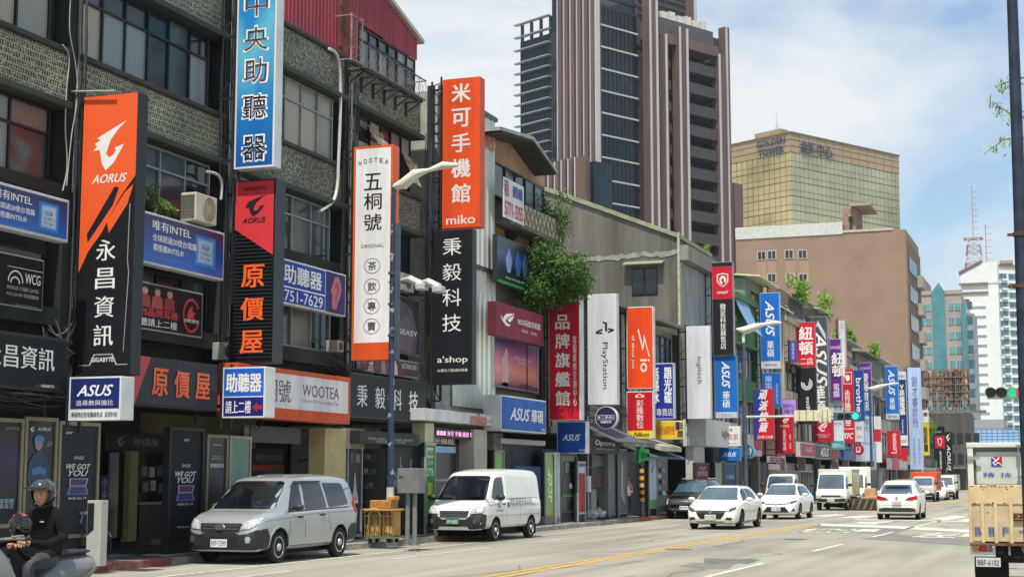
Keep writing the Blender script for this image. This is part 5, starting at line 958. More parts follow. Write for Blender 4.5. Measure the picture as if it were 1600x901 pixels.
def wegot(f,t,dy=0.):
 f.text('acer',.22 if not dy else.5,.07+dy*.5,.2,.02,WHT,t,'Bi');f.text('限時優惠',.5,.30+dy,.3,.035,'#b9bcbe',t,'i');f.text('WE GOT',.5,.38+dy,.68,.05,WHT,t,'Bi');f.text('YOU',.5,.44+dy,.55,.055,WHT,t,'Bi');laptop(f,t,.49+dy);f.text('Swift Go 14',.5,.67+dy,.5,.025,WHT,t,'b')
VIO=poster_mat(['#0c0d16','#10101e','#2b1848','#0c0d16'])
t,f=panel('dark purple tall shop poster at the left edge behind the scooter',-40,37,650,820,'#11101e',mat=VIO);f.text('AORUS',.80,.06,.34,.028,'#8d8f9c',t,'Bi');f.text('龍城電競\n稱霸為王',.66,.80,.5,.1,'#9ab4c4',t,'b');f.shape([(0,.5),(1,.4),(1,.6)],'#6a3aa8',t,'picture',box=(.3,.40,.99,.415))
t,f=panel('tall player poster with a figure in blue cap, between two dark posters',39,90,650,835,'#1d2334',mat=poster_mat(['#14161f','#1c2840','#16181f','#181a20']))
f.text('AORUS',.6,.07,.5,.03,WHT,t,'Bi');f.shape(BIRD,WHT,t,box=(.10,.05,.28,.10));f.shape([(.2,1),(.14,.75),(.0,.6),(.06,.28),(.22,.12),(.40,.06),(.44,0),(.6,0),(.62,.06),(.8,.12),(.95,.28),(1,.6),(.84,.75),(.78,1)],'#22375c',t,'figure_print',box=(.06,.25,.84,.70));f.shape(disc(),'#8f7a78',t,'figure_print',box=(.28,.15,.56,.26),lift=.012);f.shape([(0,.8),(.1,.2),(.5,0),(.9,.2),(1,.7),(.4,.75)],'#2f7cc0',t,'figure_print',box=(.24,.125,.62,.20),lift=.016);f.shape([(0,.2),(.5,0),(1,.2),(.9,.5),(.55,.4),(.1,.5)],'#4a6c9c',t,'figure_print',box=(.18,.40,.74,.56),lift=.016)
f.text('S.H',.82,.2,.2,.05,'#9aa4b4',t,'i')
t,f=panel('grey laptop poster with large white slogan behind the parked bicycle',92,156,657,835,'#23262c');wegot(f,t)
t,f=panel('near-black laptop poster with white slogan right of the computer shop entrance',264,319,666,835,'#10141c',frame='#2a2c30');wegot(f,t,.04);f.text('Windows 11',.5,.93,.5,.02,WHT,t)
t,f=panel('narrow dark laptop poster with small lettering left of the green glass poster',323,356,678,840,'#20222e',mat=poster_mat(['#1d2340','#20222e','#23242c','#1d1f24']));f.text('Windows',.5,.07,.5,.015,WHT,t);f.text('PREDATOR\nHELIOS NEO 16',.5,.2,.7,.04,'#a9acb4',t,'b');f.text('神器再攻',.5,.28,.8,.045,WHT,t,'B')
t,f=panel('pale green frosted glass poster beside the tea shop pillar',358,392,680,850,'#7f9c8c',cat='window panel',frame='#a8a08a');f.shape([(0,.6),(.2,.2),(.4,.5),(.6,0),(.8,.5),(1,.3),(.9,1),(.1,1)],'#a3ada4',t,'picture',box=(.15,.42,.85,.62))
t,f=panel('dark earphone poster between the tea shop and the dark tech shop',542,566,690,835,'#2b2a30',X=-17.85,frame='#8c8c88');f.rect(.15,.08,.45,.2,'#55525c',t,'picture',lift=.01);f.rect(.55,.1,.92,.2,'#7a6a58',t,'picture',lift=.01);f.shape([(.4,0),(.6,.1),(.7,.6),(1,1),(0,1),(.3,.6)],'#8f8f98',t,'picture',box=(.3,.3,.8,.6));f.text('真無線',.5,.63,.6,.05,WHT,t,'B')
t,f=panel('tall lime green memory card poster on the pier left of the delivery van',664,680,691,812,'#3f9c3a',X=-17.5,frame='#9aa89a');f.text('AGI',.5,.1,.8,.07,'#1f3020',t,'Bi');f.rect(.1,.03,.9,.17,'#a9c4a4',t,'panel',lift=.003);f.text('2TB',.5,.36,.8,.1,'#dfe6dc',t,'B');f.rect(.2,.5,.8,.68,'#a8b83a',t,'picture',lift=.01)
f.text('TF138\n超高速',.5,.23,.7,.05,'#dfe6dc',t)
t,f=panel('pale green computer brand poster on the pier behind the van roof',772,787,702,790,'#6f9a4c',X=-17.6,frame='#8f9684',mat=poster_mat(['#5c9a34','#7ca64a','#5c9a34']));f.text('acer',.5,.6,.5,.3,'#c9d4bc',t,'lB')
t,f=panel('tall green computer brand poster with sideways white wordmark right of the van',851,866,706,808,'#7fa63c',X=-17.35,frame='#8f9684',mat=poster_mat(['#8a9c4a','#7fae3c','#6a9c44']));f.text('acer',.5,.5,.5,.55,'#d4dcc8',t,'lBi')
t,f=panel('narrow pale blue poster between the green poster and the game poster',867,874,706,806,'#9fb4bc',X=-17.3,frame='#9a9e9c')
t,f=panel('dark video game poster with a shadowed figure and green lettering',875,900,708,798,'#0f1214',X=-17.3,frame='#2a2c2e',mat=poster_mat(['#0c0e12','#121814','#0c0e12']));f.shape([(0,1),(.1,.5),(.35,.3),(.65,.3),(.9,.5),(1,1)],'#1d2a22',t,'figure_print',box=(.05,.15,.75,.7));f.shape(disc(),'#6a5a4c',t,'figure_print',box=(.25,.18,.55,.32),lift=.012);f.shape([(0,.8),(.1,.2),(.5,0),(.9,.2),(1,.8)],'#2f7a3a',t,'figure_print',box=(.22,.11,.6,.22),lift=.014);f.text('MANSION\n2',.5,.76,.8,.12,'#4faa4a',t,'B');f.shape(disc(),'#9aa2a4',t,'figure_print',box=(.55,.5,.75,.6),lift=.012)
t,f=panel('red bus stop map panel with white top beside the bus stop pole',902,914,720,800,'#a81e2c',X=-17.1,frame='#9a9e9c');f.rect(0,0,1,.2,'#b4c4cc',t,'notice',lift=.01);f.rect(0,0,1,.07,'#2a5c9c',t,'notice',lift=.014)
t,f=panel('grey marbled poster on the pier left of the pedestrian',965,979,700,800,'#5f6468',X=-17.3,frame='#7c7f80');f.shape([(.2,0),(.6,.2),(.5,.6),(.9,1),(.1,.8)],'#8d9296',t,'picture',box=(.2,.1,.9,.9))
t,f=panel('white shop poster with black strokes and green foot right of the striped signal pole',1013,1026,712,792,'#a9b8c4',X=-17.0,frame='#8c9092');f.shape([(.0,.8),(.7,0),(.9,.1),(.2,1)],'#1c2024',t,'picture',box=(.3,.15,.7,.32));f.rect(0,.85,1,1,'#5a9c50',t,'foot',lift=.01)
t,f=panel('dark red event poster inside the white shop corner',1086,1108,722,762,'#4c1526',X=-17.4,frame='#3a1c26');f.text('POP\n快閃店',.5,.3,.76,.4,'#b9a4aa',t,'b')
t,f=panel('teal blue poster on the far pier right of the white shop',1130,1150,722,765,'#274a68',X=-17.3,frame='#5c6a78');f.text('大優惠',.5,.5,.7,.16,'#b4c4d4',t,'b')
t,f=panel('pale stone poster with plant print between white shop and teal poster',1117,1128,722,765,'#8c9488',X=-17.3,frame='#7c8078')
e=thing('shop_entrance','dark recessed computer shop entrance with sideways banner, display window and red counter','shop entrance',(-20,28,.14))
XI=-20.6
def ib(name,x0,x1,yt,yb,mat,X=XI,th=.1,par=None):
 a,b_=aX(x0,yt,X),aX(x1,yt,X);zb=aX(x0,yb,X).z;m=MB();m.box((X-th,a.y,zb),(X,b_.y,a.z));return m.build(name,mat,par or e)
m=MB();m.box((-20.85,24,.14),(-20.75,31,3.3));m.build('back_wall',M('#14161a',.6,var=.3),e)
ib('header_board',165,262,674,702,M('#17191d',.5));a=aX(170,676,XI+.004);b_=aX(262,676,XI+.004);zc=aX(170,701,XI+.004).z
f=Face((XI,a.y,a.z),(0,1,0),(0,0,-1),b_.y-a.y,a.z-zc);f.text('原價屋',.62,.5,.45,.5,'#a9a9a8',e);f.shape(BIRD,'#8f8f8e',e,box=(.12,.1,.28,.85))
ib('sliding_door',172,203,706,840,glassm('#1a1e20',.1));ib('door_frame',170,172,706,842,FRAMED,th=.05);ib('pillar',204,217,704,845,M('#b5ab74',.6),X=XI+.15,th=.2)
ib('display_window',218,262,704,784,glassm('#242a2a',.1));ib('counter',218,262,788,843,M('#3c1f1e',.5));ib('counter_edge',218,263,784,788,M('#a09a8c',.5),X=XI+.05)
for i,(x,y)in enumerate(((222,735),(234,737),(246,735),(224,760),(236,758),(248,762),(256,736))):ib('boxed_product',x,x+8,y-8,y+8,M(('#8c8a84','#b4b0a8','#54504c')[i%3],.6),X=XI+.06,th=.06)
ib('sideways_banner',158,170,742,842,M('#1c3a68',.5),X=XI+.25,th=.06);a=aX(158,742,XI+.26);b_=aX(170,742,XI+.26);f=Face((XI+.252,a.y,a.z),(0,1,0),(0,0,-1),b_.y-a.y,a.z-aX(158,842,XI+.26).z);f.text('中央助聽器',.5,.5,.7,.94,'#a9b4c4',e,'vb')
e=thing('shop_entrance','open tea shop front with cream walls and a wall lamp behind the silver minivan','shop entrance',(-20,34,.14));XI=-21.0
CRM=M('#b5a878',.7,var=.1);
m=MB();m.box((-21.1,31.4,.14),(-21.0,36.9,3.4));m.build('back_wall',M('#7d7350',.7,var=.15),e)
ib('cream_pillar',508,541,668,835,M('#b9ab7c',.7,var=.12,scale=2),X=-17.75,th=.45);ib('shutter_box',392,470,664,690,M('#4a4a44',.6),X=-18.0,th=.3)
ib('menu_board',395,444,700,724,M('#1d1a18',.5),X=-19.4);a=aX(395,706,-19.395);f=Face((-19.398,a.y,a.z),(0,1,0),(0,0,-1),aX(444,700,-19.395).y-a.y,.3);f.text('桐號 WOOTEA',.5,.4,.9,.6,'#6f6a64',e,'b');ib('orange_band',395,444,725,735,M('#9c3a1e',.6),X=-19.4);ib('counter_wall',395,444,736,830,M('#2a2a2e',.4),X=-19.4)
m=MB();c=aX(470,735,-20.9);m.tube([(-20.98,c.y,c.z+.25),(-20.6,c.y,c.z+.35),(-20.5,c.y,c.z+.15)],.02);m.lathe([(.03,.12),(.18,0),(.19,-.02)],(-20.5,c.y,c.z));m.build('wall_lamp',M('#1b1b1c',.4),e)
a=aX(455,760,-20.97);f=Face((-20.99,a.y,a.z+.2),(0,1,0),(0,0,-1),1.0,.3);f.text('WOOTEA',.5,.5,.9,.6,'#2a2826',e,'b')
m=MB();m.box((XF-.3,31.6,3.1),(XF+.02,31.95,3.4));m.build('corner_stub',CONC,e)
e=thing('shop_entrance','black fronted tech shop with a dark open doorway behind the cardboard trolley','shop entrance',(-18,39,.14))
BK=M('#1e2023',.55,var=.25,scale=4)
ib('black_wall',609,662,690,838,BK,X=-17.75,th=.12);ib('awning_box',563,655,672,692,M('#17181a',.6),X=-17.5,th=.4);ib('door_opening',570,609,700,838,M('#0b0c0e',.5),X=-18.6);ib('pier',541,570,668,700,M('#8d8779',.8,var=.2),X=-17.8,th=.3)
for i in range(5):ib('shelf',572,588,716+i*22,719+i*22,M('#5c6468',.5),X=-18.5,th=.08)
for i in range(12):x=572+(i%4)*4;y=709+(i//4)*22;ib('boxed_product',x,x+3,y,y+7,M(('#6f7c84','#a9a49c','#40505c')[i%3],.5),X=-18.5,th=.06)
a=aX(563,676,-17.495);f=Face((-17.498,a.y,a.z),(0,1,0),(0,0,-1),aX(655,676,-17.5).y-a.y,.4);f.text('手機殼 保護貼 耳機 充電器 行動電源\n專業包膜 維修 二手買賣',.5,.4,.8,.36,'#9a9c9e',e)
a=aX(612,735,-17.745);f=Face((-17.748,a.y,a.z+.3),(0,1,0),(0,0,-1),2.0,.9);f.text('IMAGEASY\n樂在其中',.4,.6,.9,.5,'#8c8e90',e,'b')
for(u,v)in((.25,.1),(.6,.15),(.5,1.0)):f.shape([(.2,0),(.4,.1),(.3,.6),(1,1),(.6,.9),(.1,.7)],'#8c8e90',e,box=(u,v-.2,u+.15,v+.2))
e=thing('shop_entrance','phone shop front with pale piers and dark picture display behind the delivery van','shop entrance',(-18,45,.14))
PL=M('#a9a698',.75,var=.12,scale=2)
ib('pier',664,678,660,693,M('#b9b294',.7),X=-17.55,th=.4);ib('pier',741,761,670,830,PL,X=-17.5,th=.5);ib('inner_wall',712,741,694,830,M('#55565a',.7,var=.15),X=-18.6);ib('picture_display',680,711,706,790,M('#10141c',.2,var=.5,scale=1.),X=-17.9);ib('white_bar',680,712,748,751,M('#c4a9b4',.5),X=-17.85,th=.05);ib('blue_strip',680,712,696,706,M('#8fb4c8',.5),X=-17.85,th=.06)
e=thing('shop_entrance','shadowed computer shop front under the blue board right of the van','shop entrance',(-18,50,.14))
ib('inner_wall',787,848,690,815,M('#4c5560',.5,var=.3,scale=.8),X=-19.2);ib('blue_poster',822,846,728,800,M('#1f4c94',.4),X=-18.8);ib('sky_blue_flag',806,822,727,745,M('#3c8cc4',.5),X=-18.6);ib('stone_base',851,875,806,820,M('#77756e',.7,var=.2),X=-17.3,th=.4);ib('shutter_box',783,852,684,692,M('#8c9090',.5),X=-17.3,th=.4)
ib('pier',771,786,676,702,M('#6a6560',.8,var=.2),X=-17.5,th=.4)
e=thing('shop_entrance','open shop front with brown board, air conditioner and grey piers behind the bus stop','shop entrance',(-18,60,.14))
ib('brown_board',924,948,730,762,M('#4a3222',.7,var=.4,scale=3),X=-17.6);ib('grey_box',925,948,710,728,M('#55585a',.5),X=-17.6,th=.5);ib('grey_pier',950,965,705,806,M('#6c6f70',.6,var=.15),X=-17.4,th=.4);ib('inner_pier',924,932,764,812,M('#8c8a84',.6),X=-17.7)
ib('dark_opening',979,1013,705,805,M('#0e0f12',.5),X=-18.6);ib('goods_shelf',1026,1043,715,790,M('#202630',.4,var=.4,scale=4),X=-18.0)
for i in range(6):ib('boxed_product',1028+(i%2)*7,1033+(i%2)*7,722+i*9,728+i*9,M(('#8c5450','#5c7ca0','#a9a49c')[i%3],.5),X=-17.9,th=.06)
o=MB();a=aX(937,672,-17.0);b_=aX(1000,690,-17.0);o.prism([(-18,a.y,a.z+.3),(-16.3,a.y,a.z-.45),(-16.3,a.y,a.z-.40),(-18,a.y,a.z+.36)],(0,4.5,0));o=o.build('awning',M('#46505c',.7,var=.15),None);tag(o,'slate blue cloth awning over the camera shops next to the round purple sign','awning')
o=MB();a=aX(1000,708,-17.0);o.prism([(-18,a.y,a.z+.4),(-16.4,a.y,a.z-.2),(-16.4,a.y,a.z-.14),(-18,a.y,a.z+.46)],(0,5.5,0));o=o.build('awning',M('#3c4a5c',.7,var=.15),None);tag(o,'dark blue cloth awning over the pavement beside the green traffic signal','awning')
o=MB();a=aX(1014,700,-16.9);o.prism([(-18,a.y,a.z+.4),(-16.4,a.y,a.z-.1),(-16.4,a.y,a.z+.1),(-18,a.y,a.z+.56)],(0,3.6,0));o=o.build('awning',M('#a9a294',.6,var=.15),None);tag(o,'short cream awning at the white corner shop','awning')
# VEHICLES
def lerp(a,b,t):return a+(b-a)*t
def cinterp(keys,x):
 x=min(max(x,keys[0][0]),keys[-1][0])
 n=len(keys)
 for i in range(n-1):
  if keys[i][0]<=x<=keys[i+1][0]:
   t=(x-keys[i][0])/(keys[i+1][0]-keys[i][0]);p0=keys[max(i-1,0)];p1=keys[i];p2=keys[i+1];p3=keys[min(i+2,n-1)];o=[]
   h=p2[0]-p1[0]
   for k in range(1,6):
    d1=(p2[k]-p1[k])/h;m1=0 if i==0 else.5*(d1+(p1[k]-p0[k])/(p1[0]-p0[0]));m2=0 if i+2>=n else.5*(d1+(p3[k]-p2[k])/(p3[0]-p2[0]))
    if i==0:m1=d1
    if i+2>=n:m2=d1
    m1=max(min(m1,3*abs(d1)),-3*abs(d1));m2=max(min(m2,3*abs(d1)),-3*abs(d1))
    o.append(p1[k]*(2*t**3-3*t*t+1)+p2[k]*(-2*t**3+3*t*t)+m1*h*(t**3-2*t*t+t)+m2*h*(t**3-t*t))
   return o
def loft(keys,n=46):
 x0,x1=keys[0][0],keys[-1][0];xs=sorted(set([round(x0+(x1-x0)*i/n,4)for i in range(n+1)]+[k[0]for k in keys]));rings=[]
 for x in xs:
  zb,zl,zt,w,wt=cinterp(keys,x);zl=min(zl,zt-.06);h=zl-zb
  half=[(0,zb),(.72*w,zb),(.9*w,zb+.015),(.97*w,zb+.08),(.985*w,zb+.3*h),(w,zb+.55*h),(.997*w,zb+.78*h),(.98*w,zl-.04*h),(lerp(w*.955,wt,.02),zl),(lerp(w*.955,wt,.5),lerp(zl,zt,.48)),(wt*1.0,lerp(zl,zt,.86)),(wt*.93,lerp(zl,zt,.965)),(wt*.72,zt),(wt*.36,zt+.008),(0,zt+.01)]
  rings.append([(x,y,z)for y,z in half]+[(x,-y,z)for y,z in half[-2:0:-1]])
 return rings
def loftmesh(keys):
 r=loft(keys);n=len(r[0]);m=MB();m.v=[p for q in r for p in q]
 m.f=[(i*n+j,i*n+(j+1)%n,(i+1)*n+(j+1)%n,(i+1)*n+j)for i in range(len(r)-1)for j in range(n)]
 m.f+=[tuple(range(n-1,-1,-1)),tuple(range((len(r)-1)*n,len(r)*n))];m.m=[0]*len(m.f);return m
def boolean(o,cut):
 md=o.modifiers.new('cut','BOOLEAN');md.operation='DIFFERENCE';md.object=cut;md.solver='EXACT';md.material_mode='TRANSFER'
 bpy.context.view_layer.update();dg=bpy.context.evaluated_depsgraph_get();me=bpy.data.meshes.new_from_object(o.evaluated_get(dg));o.modifiers.clear();o.data=me;bpy.data.objects.remove(cut);me.shade_smooth();me.set_sharp_from_angle(angle=R(32))
def decal(bvh,name,view,pts,mat,parent,lift=.006,step=.09,th=.012,rnd=.0):
 """trim piece laid over the body: outline seen from one side, dropped onto the surface, given its own thickness"""
 if rnd:
  q=[];n=len(pts)
  for i in range(n):
   p,a,b=Vector(pts[i]),Vector(pts[i-1]),Vector(pts[(i+1)%n]);r1=min(rnd,(a-p).length/2.2);r2=min(rnd,(b-p).length/2.2);A=p+(a-p).normalized()*r1;B=p+(b-p).normalized()*r2
   for t in(0,.25,.5,.75,1):q.append(tuple((A*(1-t)**2+p*2*t*(1-t)+B*t*t)))
  pts=q
 bm=bmesh.new();bm.faces.new([bm.verts.new((a,b,0))for a,b in pts]).normal_update();lo=[min(p[i]for p in pts)for i in(0,1)];hi=[max(p[i]for p in pts)for i in(0,1)]
 for ax in(0,1):
  k=int((hi[ax]-lo[ax])/step)
  for i in range(1,k+1):
   c=Vector((0,0,0));c[ax]=lo[ax]+(hi[ax]-lo[ax])*i/(k+1);nn=Vector((0,0,0));nn[ax]=1
   bmesh.ops.bisect_plane(bm,geom=bm.verts[:]+bm.edges[:]+bm.faces[:],plane_co=c,plane_no=nn)
 D={'F':Vector((-1,0,0)),'B':Vector((1,0,0)),'L':Vector((0,-1,0)),'R':Vector((0,1,0)),'T':Vector((0,0,-1))}[view]
 for v in bm.verts:
  a,b=v.co.x,v.co.y;o={'F':Vector((9,a,b)),'B':Vector((-9,a,b)),'L':Vector((a,9,b)),'R':Vector((a,-9,b)),'T':Vector((a,b,9))}[view]
  h=bvh.ray_cast(o,D)
  if h[0]is None:h=bvh.find_nearest(o+D*8)
  n_=h[1]if h[1].dot(D)<0 else-h[1];v.co=h[0]+(n_*.7-D*.5).normalized()*lift
 bmesh.ops.recalc_face_normals(bm,faces=bm.faces[:]);bm.normal_update()
 s=sum(f.normal.dot(D)for f in bm.faces)
 if s>0:bmesh.ops.reverse_faces(bm,faces=bm.faces[:])
 ed=[e for e in bm.edges if e.is_boundary];g=bmesh.ops.extrude_edge_only(bm,edges=ed)
 for v in g['geom']:
  if isinstance(v,bmesh.types.BMVert):v.co+=D*(th+lift)
 me=bpy.data.meshes.new(name);bm.to_mesh(me);bm.free();me.materials.append(mat);me.shade_smooth();me.set_sharp_from_angle(angle=R(30));o=bpy.data.objects.new(name,me);COL.objects.link(o);o.parent=parent;return o
TYRE=M('#141415',.85,var=.3,scale=8);RUB=M('#1b1c1e',.6,var=.2,scale=6);CHR=M('#c4c6c8',.15,.9,var=.05);AUTOG=M('#121a20',.04,var=.35,scale=1.2,spec=.9);AUTOGB=M('#3f5362',.05,var=.25,scale=1.,spec=.9)
LAMP=M('#c9cdd0',.08,.3,var=.3,scale=12,spec=.9);LAMPD=M('#5d6468',.1,.5,var=.4,scale=14);RLAMP=M('#a0141c',.12,var=.25,scale=10);UND=M('#0e0f10',.9)
WM={}
def wheelmesh(r,style):
 k=(r,style)
 if k in WM:return WM[k]
 t=MB();w=.19;ri=r*.64
 t.lathe([(ri,-w/2+.02),(ri+.02,-w/2),(r-.03,-w/2),(r-.006,-w/2+.025),(r,-w/4),(r,w/4),(r-.006,w/2-.025),(r-.03,w/2),(ri+.02,w/2),(ri,w/2-.02)],axis='y',n=32)
 m=MB();col={'steel':M('#b9bdc0',.4,.3,var=.1),'alloy':M('#9fa3a6',.25,.8,var=.1),'dark':M('#4e5154',.3,.7,var=.1)}[style];dk=M('#18191b',.7)
 y=w/2-.012
 m.lathe([(ri-.005,-w/2+.03),(ri-.005,y-.05)],axis='y',n=28,mi=1)
 m.lathe([(ri*1.03,y-.055),(ri*1.03,y),(ri*.93,y+.003),(ri*.88,y-.04),(ri*.88,y-.055)],axis='y',n=28)
 if style=='steel':
  m.lathe([(ri*.80,y-.049),(ri*.66,y-.02),(ri*.40,y-.015),(ri*.34,y+.02),(ri*.16,y+.03),(ri*.05,y+.03)],axis='y',n=24)
  for i in range(10):a=2*pi*i/10;m.cbox((ri*.68*cos(a),y-.016,ri*.68*sin(a)),(ri*.10,.012,ri*.12),1)
 else:
  m.lathe([(ri*.2,y-.045),(ri*.18,y-.005),(ri*.02,y)],axis='y',n=14);ns=10 if style=='alloy' else 5
  for i in range(ns):
   a=2*pi*i/ns;d=(cos(a),sin(a));q=(-sin(a),cos(a));w0,w1=ri*.07,ri*(.09 if ns>5 else.16)
   P=lambda rr,s,yy:(d[0]*rr+q[0]*s,yy,d[1]*rr+q[1]*s)
   m.prism([P(ri*.12,-w0,y-.012),P(ri*.12,w0,y-.012),P(ri*.95,w1,y-.02),P(ri*.95,-w1,y-.02)],(0,-.03,0))
 WM[k]=(t.mesh('tyre',TYRE,smooth=True),m.mesh('rim',[col,dk],smooth=True))
 for q in WM[k]:
  bm=bmesh.new();bm.from_mesh(q);bmesh.ops.recalc_face_normals(bm,faces=bm.faces[:]);bm.to_mesh(q);bm.free();q.set_sharp_from_angle(angle=R(35))
 return WM[k]
def wheels(t,pos,r,hw,style,steer=0.):
 ty,ri=wheelmesh(r,style)
 for x in pos:
  for s in(1,-1):
   o=piece('wheel',t,ty,(x,s*(hw-.095),r));o.rotation_euler.z=0 if s>0 else pi;piece('rim',o,ri)
def plate(t,face,y,z,x,body,tcol='#22252a',bg='#cfd3d2',w=.38,h=.16,tilt=0.):
 """licence plate: face 'F' looks to +x, 'B' to -x (vehicle frame)"""
 s=1 if face=='F' else-1;m=MB();m.bbox((x-.008,y-w/2,z-h/2),(x+.008,y+w/2,z+h/2),.004);p=m.build('licence_plate',M(bg,.4,var=.03),t,world=False)
 vs,fs=textmesh(body);m=MB();m.add([(x+s*.011,y+s*a*w*.88,z+b*h*.62)for a,b,_ in vs],fs);m.build('lettering',M(tcol,.5,var=.02),p,world=False,fix=False)
def mirror(t,x,y,z,col,big=1.):
 for s in(1,-1):
  m=MB();m.v=[];bm=bmesh.new();bmesh.ops.create_uvsphere(bm,u_segments=12,v_segments=8,radius=1)
  for v in bm.verts:v.co=Vector((x+v.co.x*.075*big-(.02 if v.co.x<0 else 0),s*(y+.12*big)+v.co.y*.125*big,z+v.co.z*.075*big))
  bm.verts.index_update();m.add([v.co for v in bm.verts],[[v.index for v in f.verts]for f in bm.faces]);bm.free();m.bar((x,s*(y-.06),z-.05),(x,s*(y+.05),z-.03),.04);m.build('mirror',col,t,world=False,smooth=True)
def vehicle(name,label,cat,keys,paint,wx,wr,loc,rz,wstyle='steel',group=None,arch=.055,cut=True):
 t=thing(name,label,cat,loc,rz,group);m=loftmesh(keys);b=m.build('body',[paint,UND],t,world=False,smooth=True)
 bm=bmesh.new();bm.from_mesh(b.data);bvh=BVHTree.FromBMesh(bm);bm.free();W_=max(k[4]for k in keys)
 if cut:
  b.parent=None
  for x in wx:
   c=MB()
   for s in(1,-1):c.lathe([(wr+arch,W_-.30),(wr+arch,W_+.3)]if s>0 else[(wr+arch,-W_-.3),(wr+arch,-W_+.30)],(x,0,wr+.01),'y',28)
   c.m=[1]*len(c.f);co=c.build('cutter',[paint,UND],None);boolean(b,co)
  b.parent=t
 wheels(t,wx,wr,W_-.015,wstyle);m=MB();m.box((wx[1]-.1,-W_*.6,.16),(wx[0]+.1,W_*.6,.34));m.build('underbody',UND,t,world=False)
 return t,bvh,b
def mir(p):return[(-a,b)for a,b in p]
def both(bvh,name,view,pts,mat,t,**k):
 if view=='S':decal(bvh,name,'L',pts,mat,t,**k);decal(bvh,name,'R',pts,mat,t,**k)
 else:decal(bvh,name,view,pts,mat,t,**k);decal(bvh,name,view,mir(pts),mat,t,**k)
def seams(bvh,t,lines,mat=None):
 for(x0,z0,x1,z1)in lines:
  d=Vector((x1-x0,z1-z0)).normalized()*.006;both(bvh,'door_seam','S',[(x0-d.y,z0+d.x),(x1-d.y,z1+d.x),(x1+d.y,z1-d.x),(x0+d.y,z0-d.x)],mat or M('#2c2e30',.8),t,lift=.003,th=.0,step=.2)
def paintm(c,rough=.22,met=.0):return M(c,rough,met,var=.04,scale=1.5,coat=.6)
SILV=paintm('#a9afb1',.24,.45);WPNT=paintm('#d9dad3');WPNT2=paintm('#dcdcd4')
# silver minivan
K=[(-2.28,.46,.98,1.12,.74,.64),(-2.24,.38,1.02,1.42,.82,.66),(-2.10,.33,1.08,1.67,.86,.66),(-1.7,.30,1.09,1.76,.885,.67),(-.6,.27,1.07,1.79,.885,.68),(.3,.26,1.04,1.76,.885,.67),(.62,.26,1.03,1.70,.885,.66),(1.0,.26,1.02,1.46,.885,.68),(1.38,.27,1.0,1.19,.88,.72),(1.5,.27,.98,1.10,.875,.74),(1.85,.27,.93,1.02,.86,.74),(2.10,.25,.82,.93,.82,.70),(2.24,.27,.66,.80,.74,.62),(2.30,.34,.52,.62,.64,.52)]
t,bv,b=vehicle('parked_minivan','silver grey minivan with black front bumper parked nose towards the camera','minivan',K,SILV,(1.40,-1.32),.33,(-16.38,29.75,0),R(-90.5),'steel')
dec=lambda*a,**k:decal(bv,*a,t,**k)if False else None
decal(bv,'windshield','F',[(-.76,1.10),(.76,1.10),(.72,1.2),(.60,1.63),(.5,1.67),(-.5,1.67),(-.60,1.63),(-.72,1.2)],AUTOG,t,rnd=.05)
both(bv,'side_window','S',[(.98,1.07),(.38,1.08),(.32,1.60),(.50,1.62),(.62,1.55)],AUTOG,t,rnd=.03);both(bv,'side_window','S',[(.26,1.08),(-.72,1.10),(-.62,1.62),(.20,1.61)],AUTOG,t,rnd=.03);both(bv,'side_window','S',[(-.82,1.10),(-1.78,1.16),(-1.66,1.60),(-1.6,1.62),(-.72,1.63)],AUTOG,t,rnd=.05)
decal(bv,'rear_window','B',[(-.62,1.12),(.62,1.12),(.56,1.55),(-.56,1.55)],AUTOG,t,rnd=.05)
BLK=M('#202224',.55,var=.2,scale=6)
decal(bv,'bumper','F',[(-.84,.30),(.84,.30),(.86,.60),(.80,.70),(.62,.62),(.45,.60),(.30,.66),(-.30,.66),(-.45,.60),(-.62,.62),(-.80,.70),(-.86,.60)],BLK,t,lift=.015,step=.06);both(bv,'bumper_side','S',[(2.22,.32),(1.80,.32),(1.78,.50),(1.88,.72),(2.08,.70)],BLK,t,lift=.013,step=.06)
decal(bv,'grille','F',[(-.44,.66),(.44,.66),(.48,.82),(-.48,.82)],M('#17181a',.5),t,lift=.02);[decal(bv,'grille_bar','F',[(-.40,z),(.40,z),(.41,z+.022),(-.41,z+.022)],CHR,t,lift=.03)for z in(.70,.765)]
decal(bv,'badge','F',[(-.12,.74),(-.05,.80),(.05,.80),(.12,.74),(.05,.68),(-.05,.68)],CHR,t,lift=.06,step=.04);decal(bv,'intake','F',[(-.36,.38),(.36,.38),(.46,.56),(-.46,.56)],M('#0b0c0d',.8),t,lift=.02)
both(bv,'headlight','F',[(.46,.70),(.50,.83),(.62,.88),(.80,.93),(.79,.80),(.66,.72)],LAMP,t,lift=.022,step=.05);both(bv,'fog_lamp','F',[(.60,.44),(.68,.44),(.70,.50),(.68,.56),(.60,.56),(.58,.50)],CHR,t,lift=.03,step=.05)
both(bv,'tail_light','S',[(-2.20,.95),(-2.04,.98),(-2.0,1.18),(-2.12,1.30)],RLAMP,t,lift=.015,step=.06);both(bv,'rear_bumper','S',[(-2.26,.40),(-1.72,.36),(-1.70,.60),(-1.82,.72),(-2.24,.74)],BLK,t,lift=.012)
seams(bv,t,[(.98,1.04,1.0,.36),(.32,1.05,.30,.32),(-.68,1.07,-.86,.60),(.96,.34,-.82,.34)]);both(bv,'door_handle','S',[(.44,.90),(.64,.90),(.64,.935),(.44,.935)],BLK,t,lift=.03,step=.2,th=.02);both(bv,'door_handle','S',[(-.56,.93),(-.36,.93),(-.36,.965),(-.56,.965)],BLK,t,lift=.03,step=.2,th=.02)
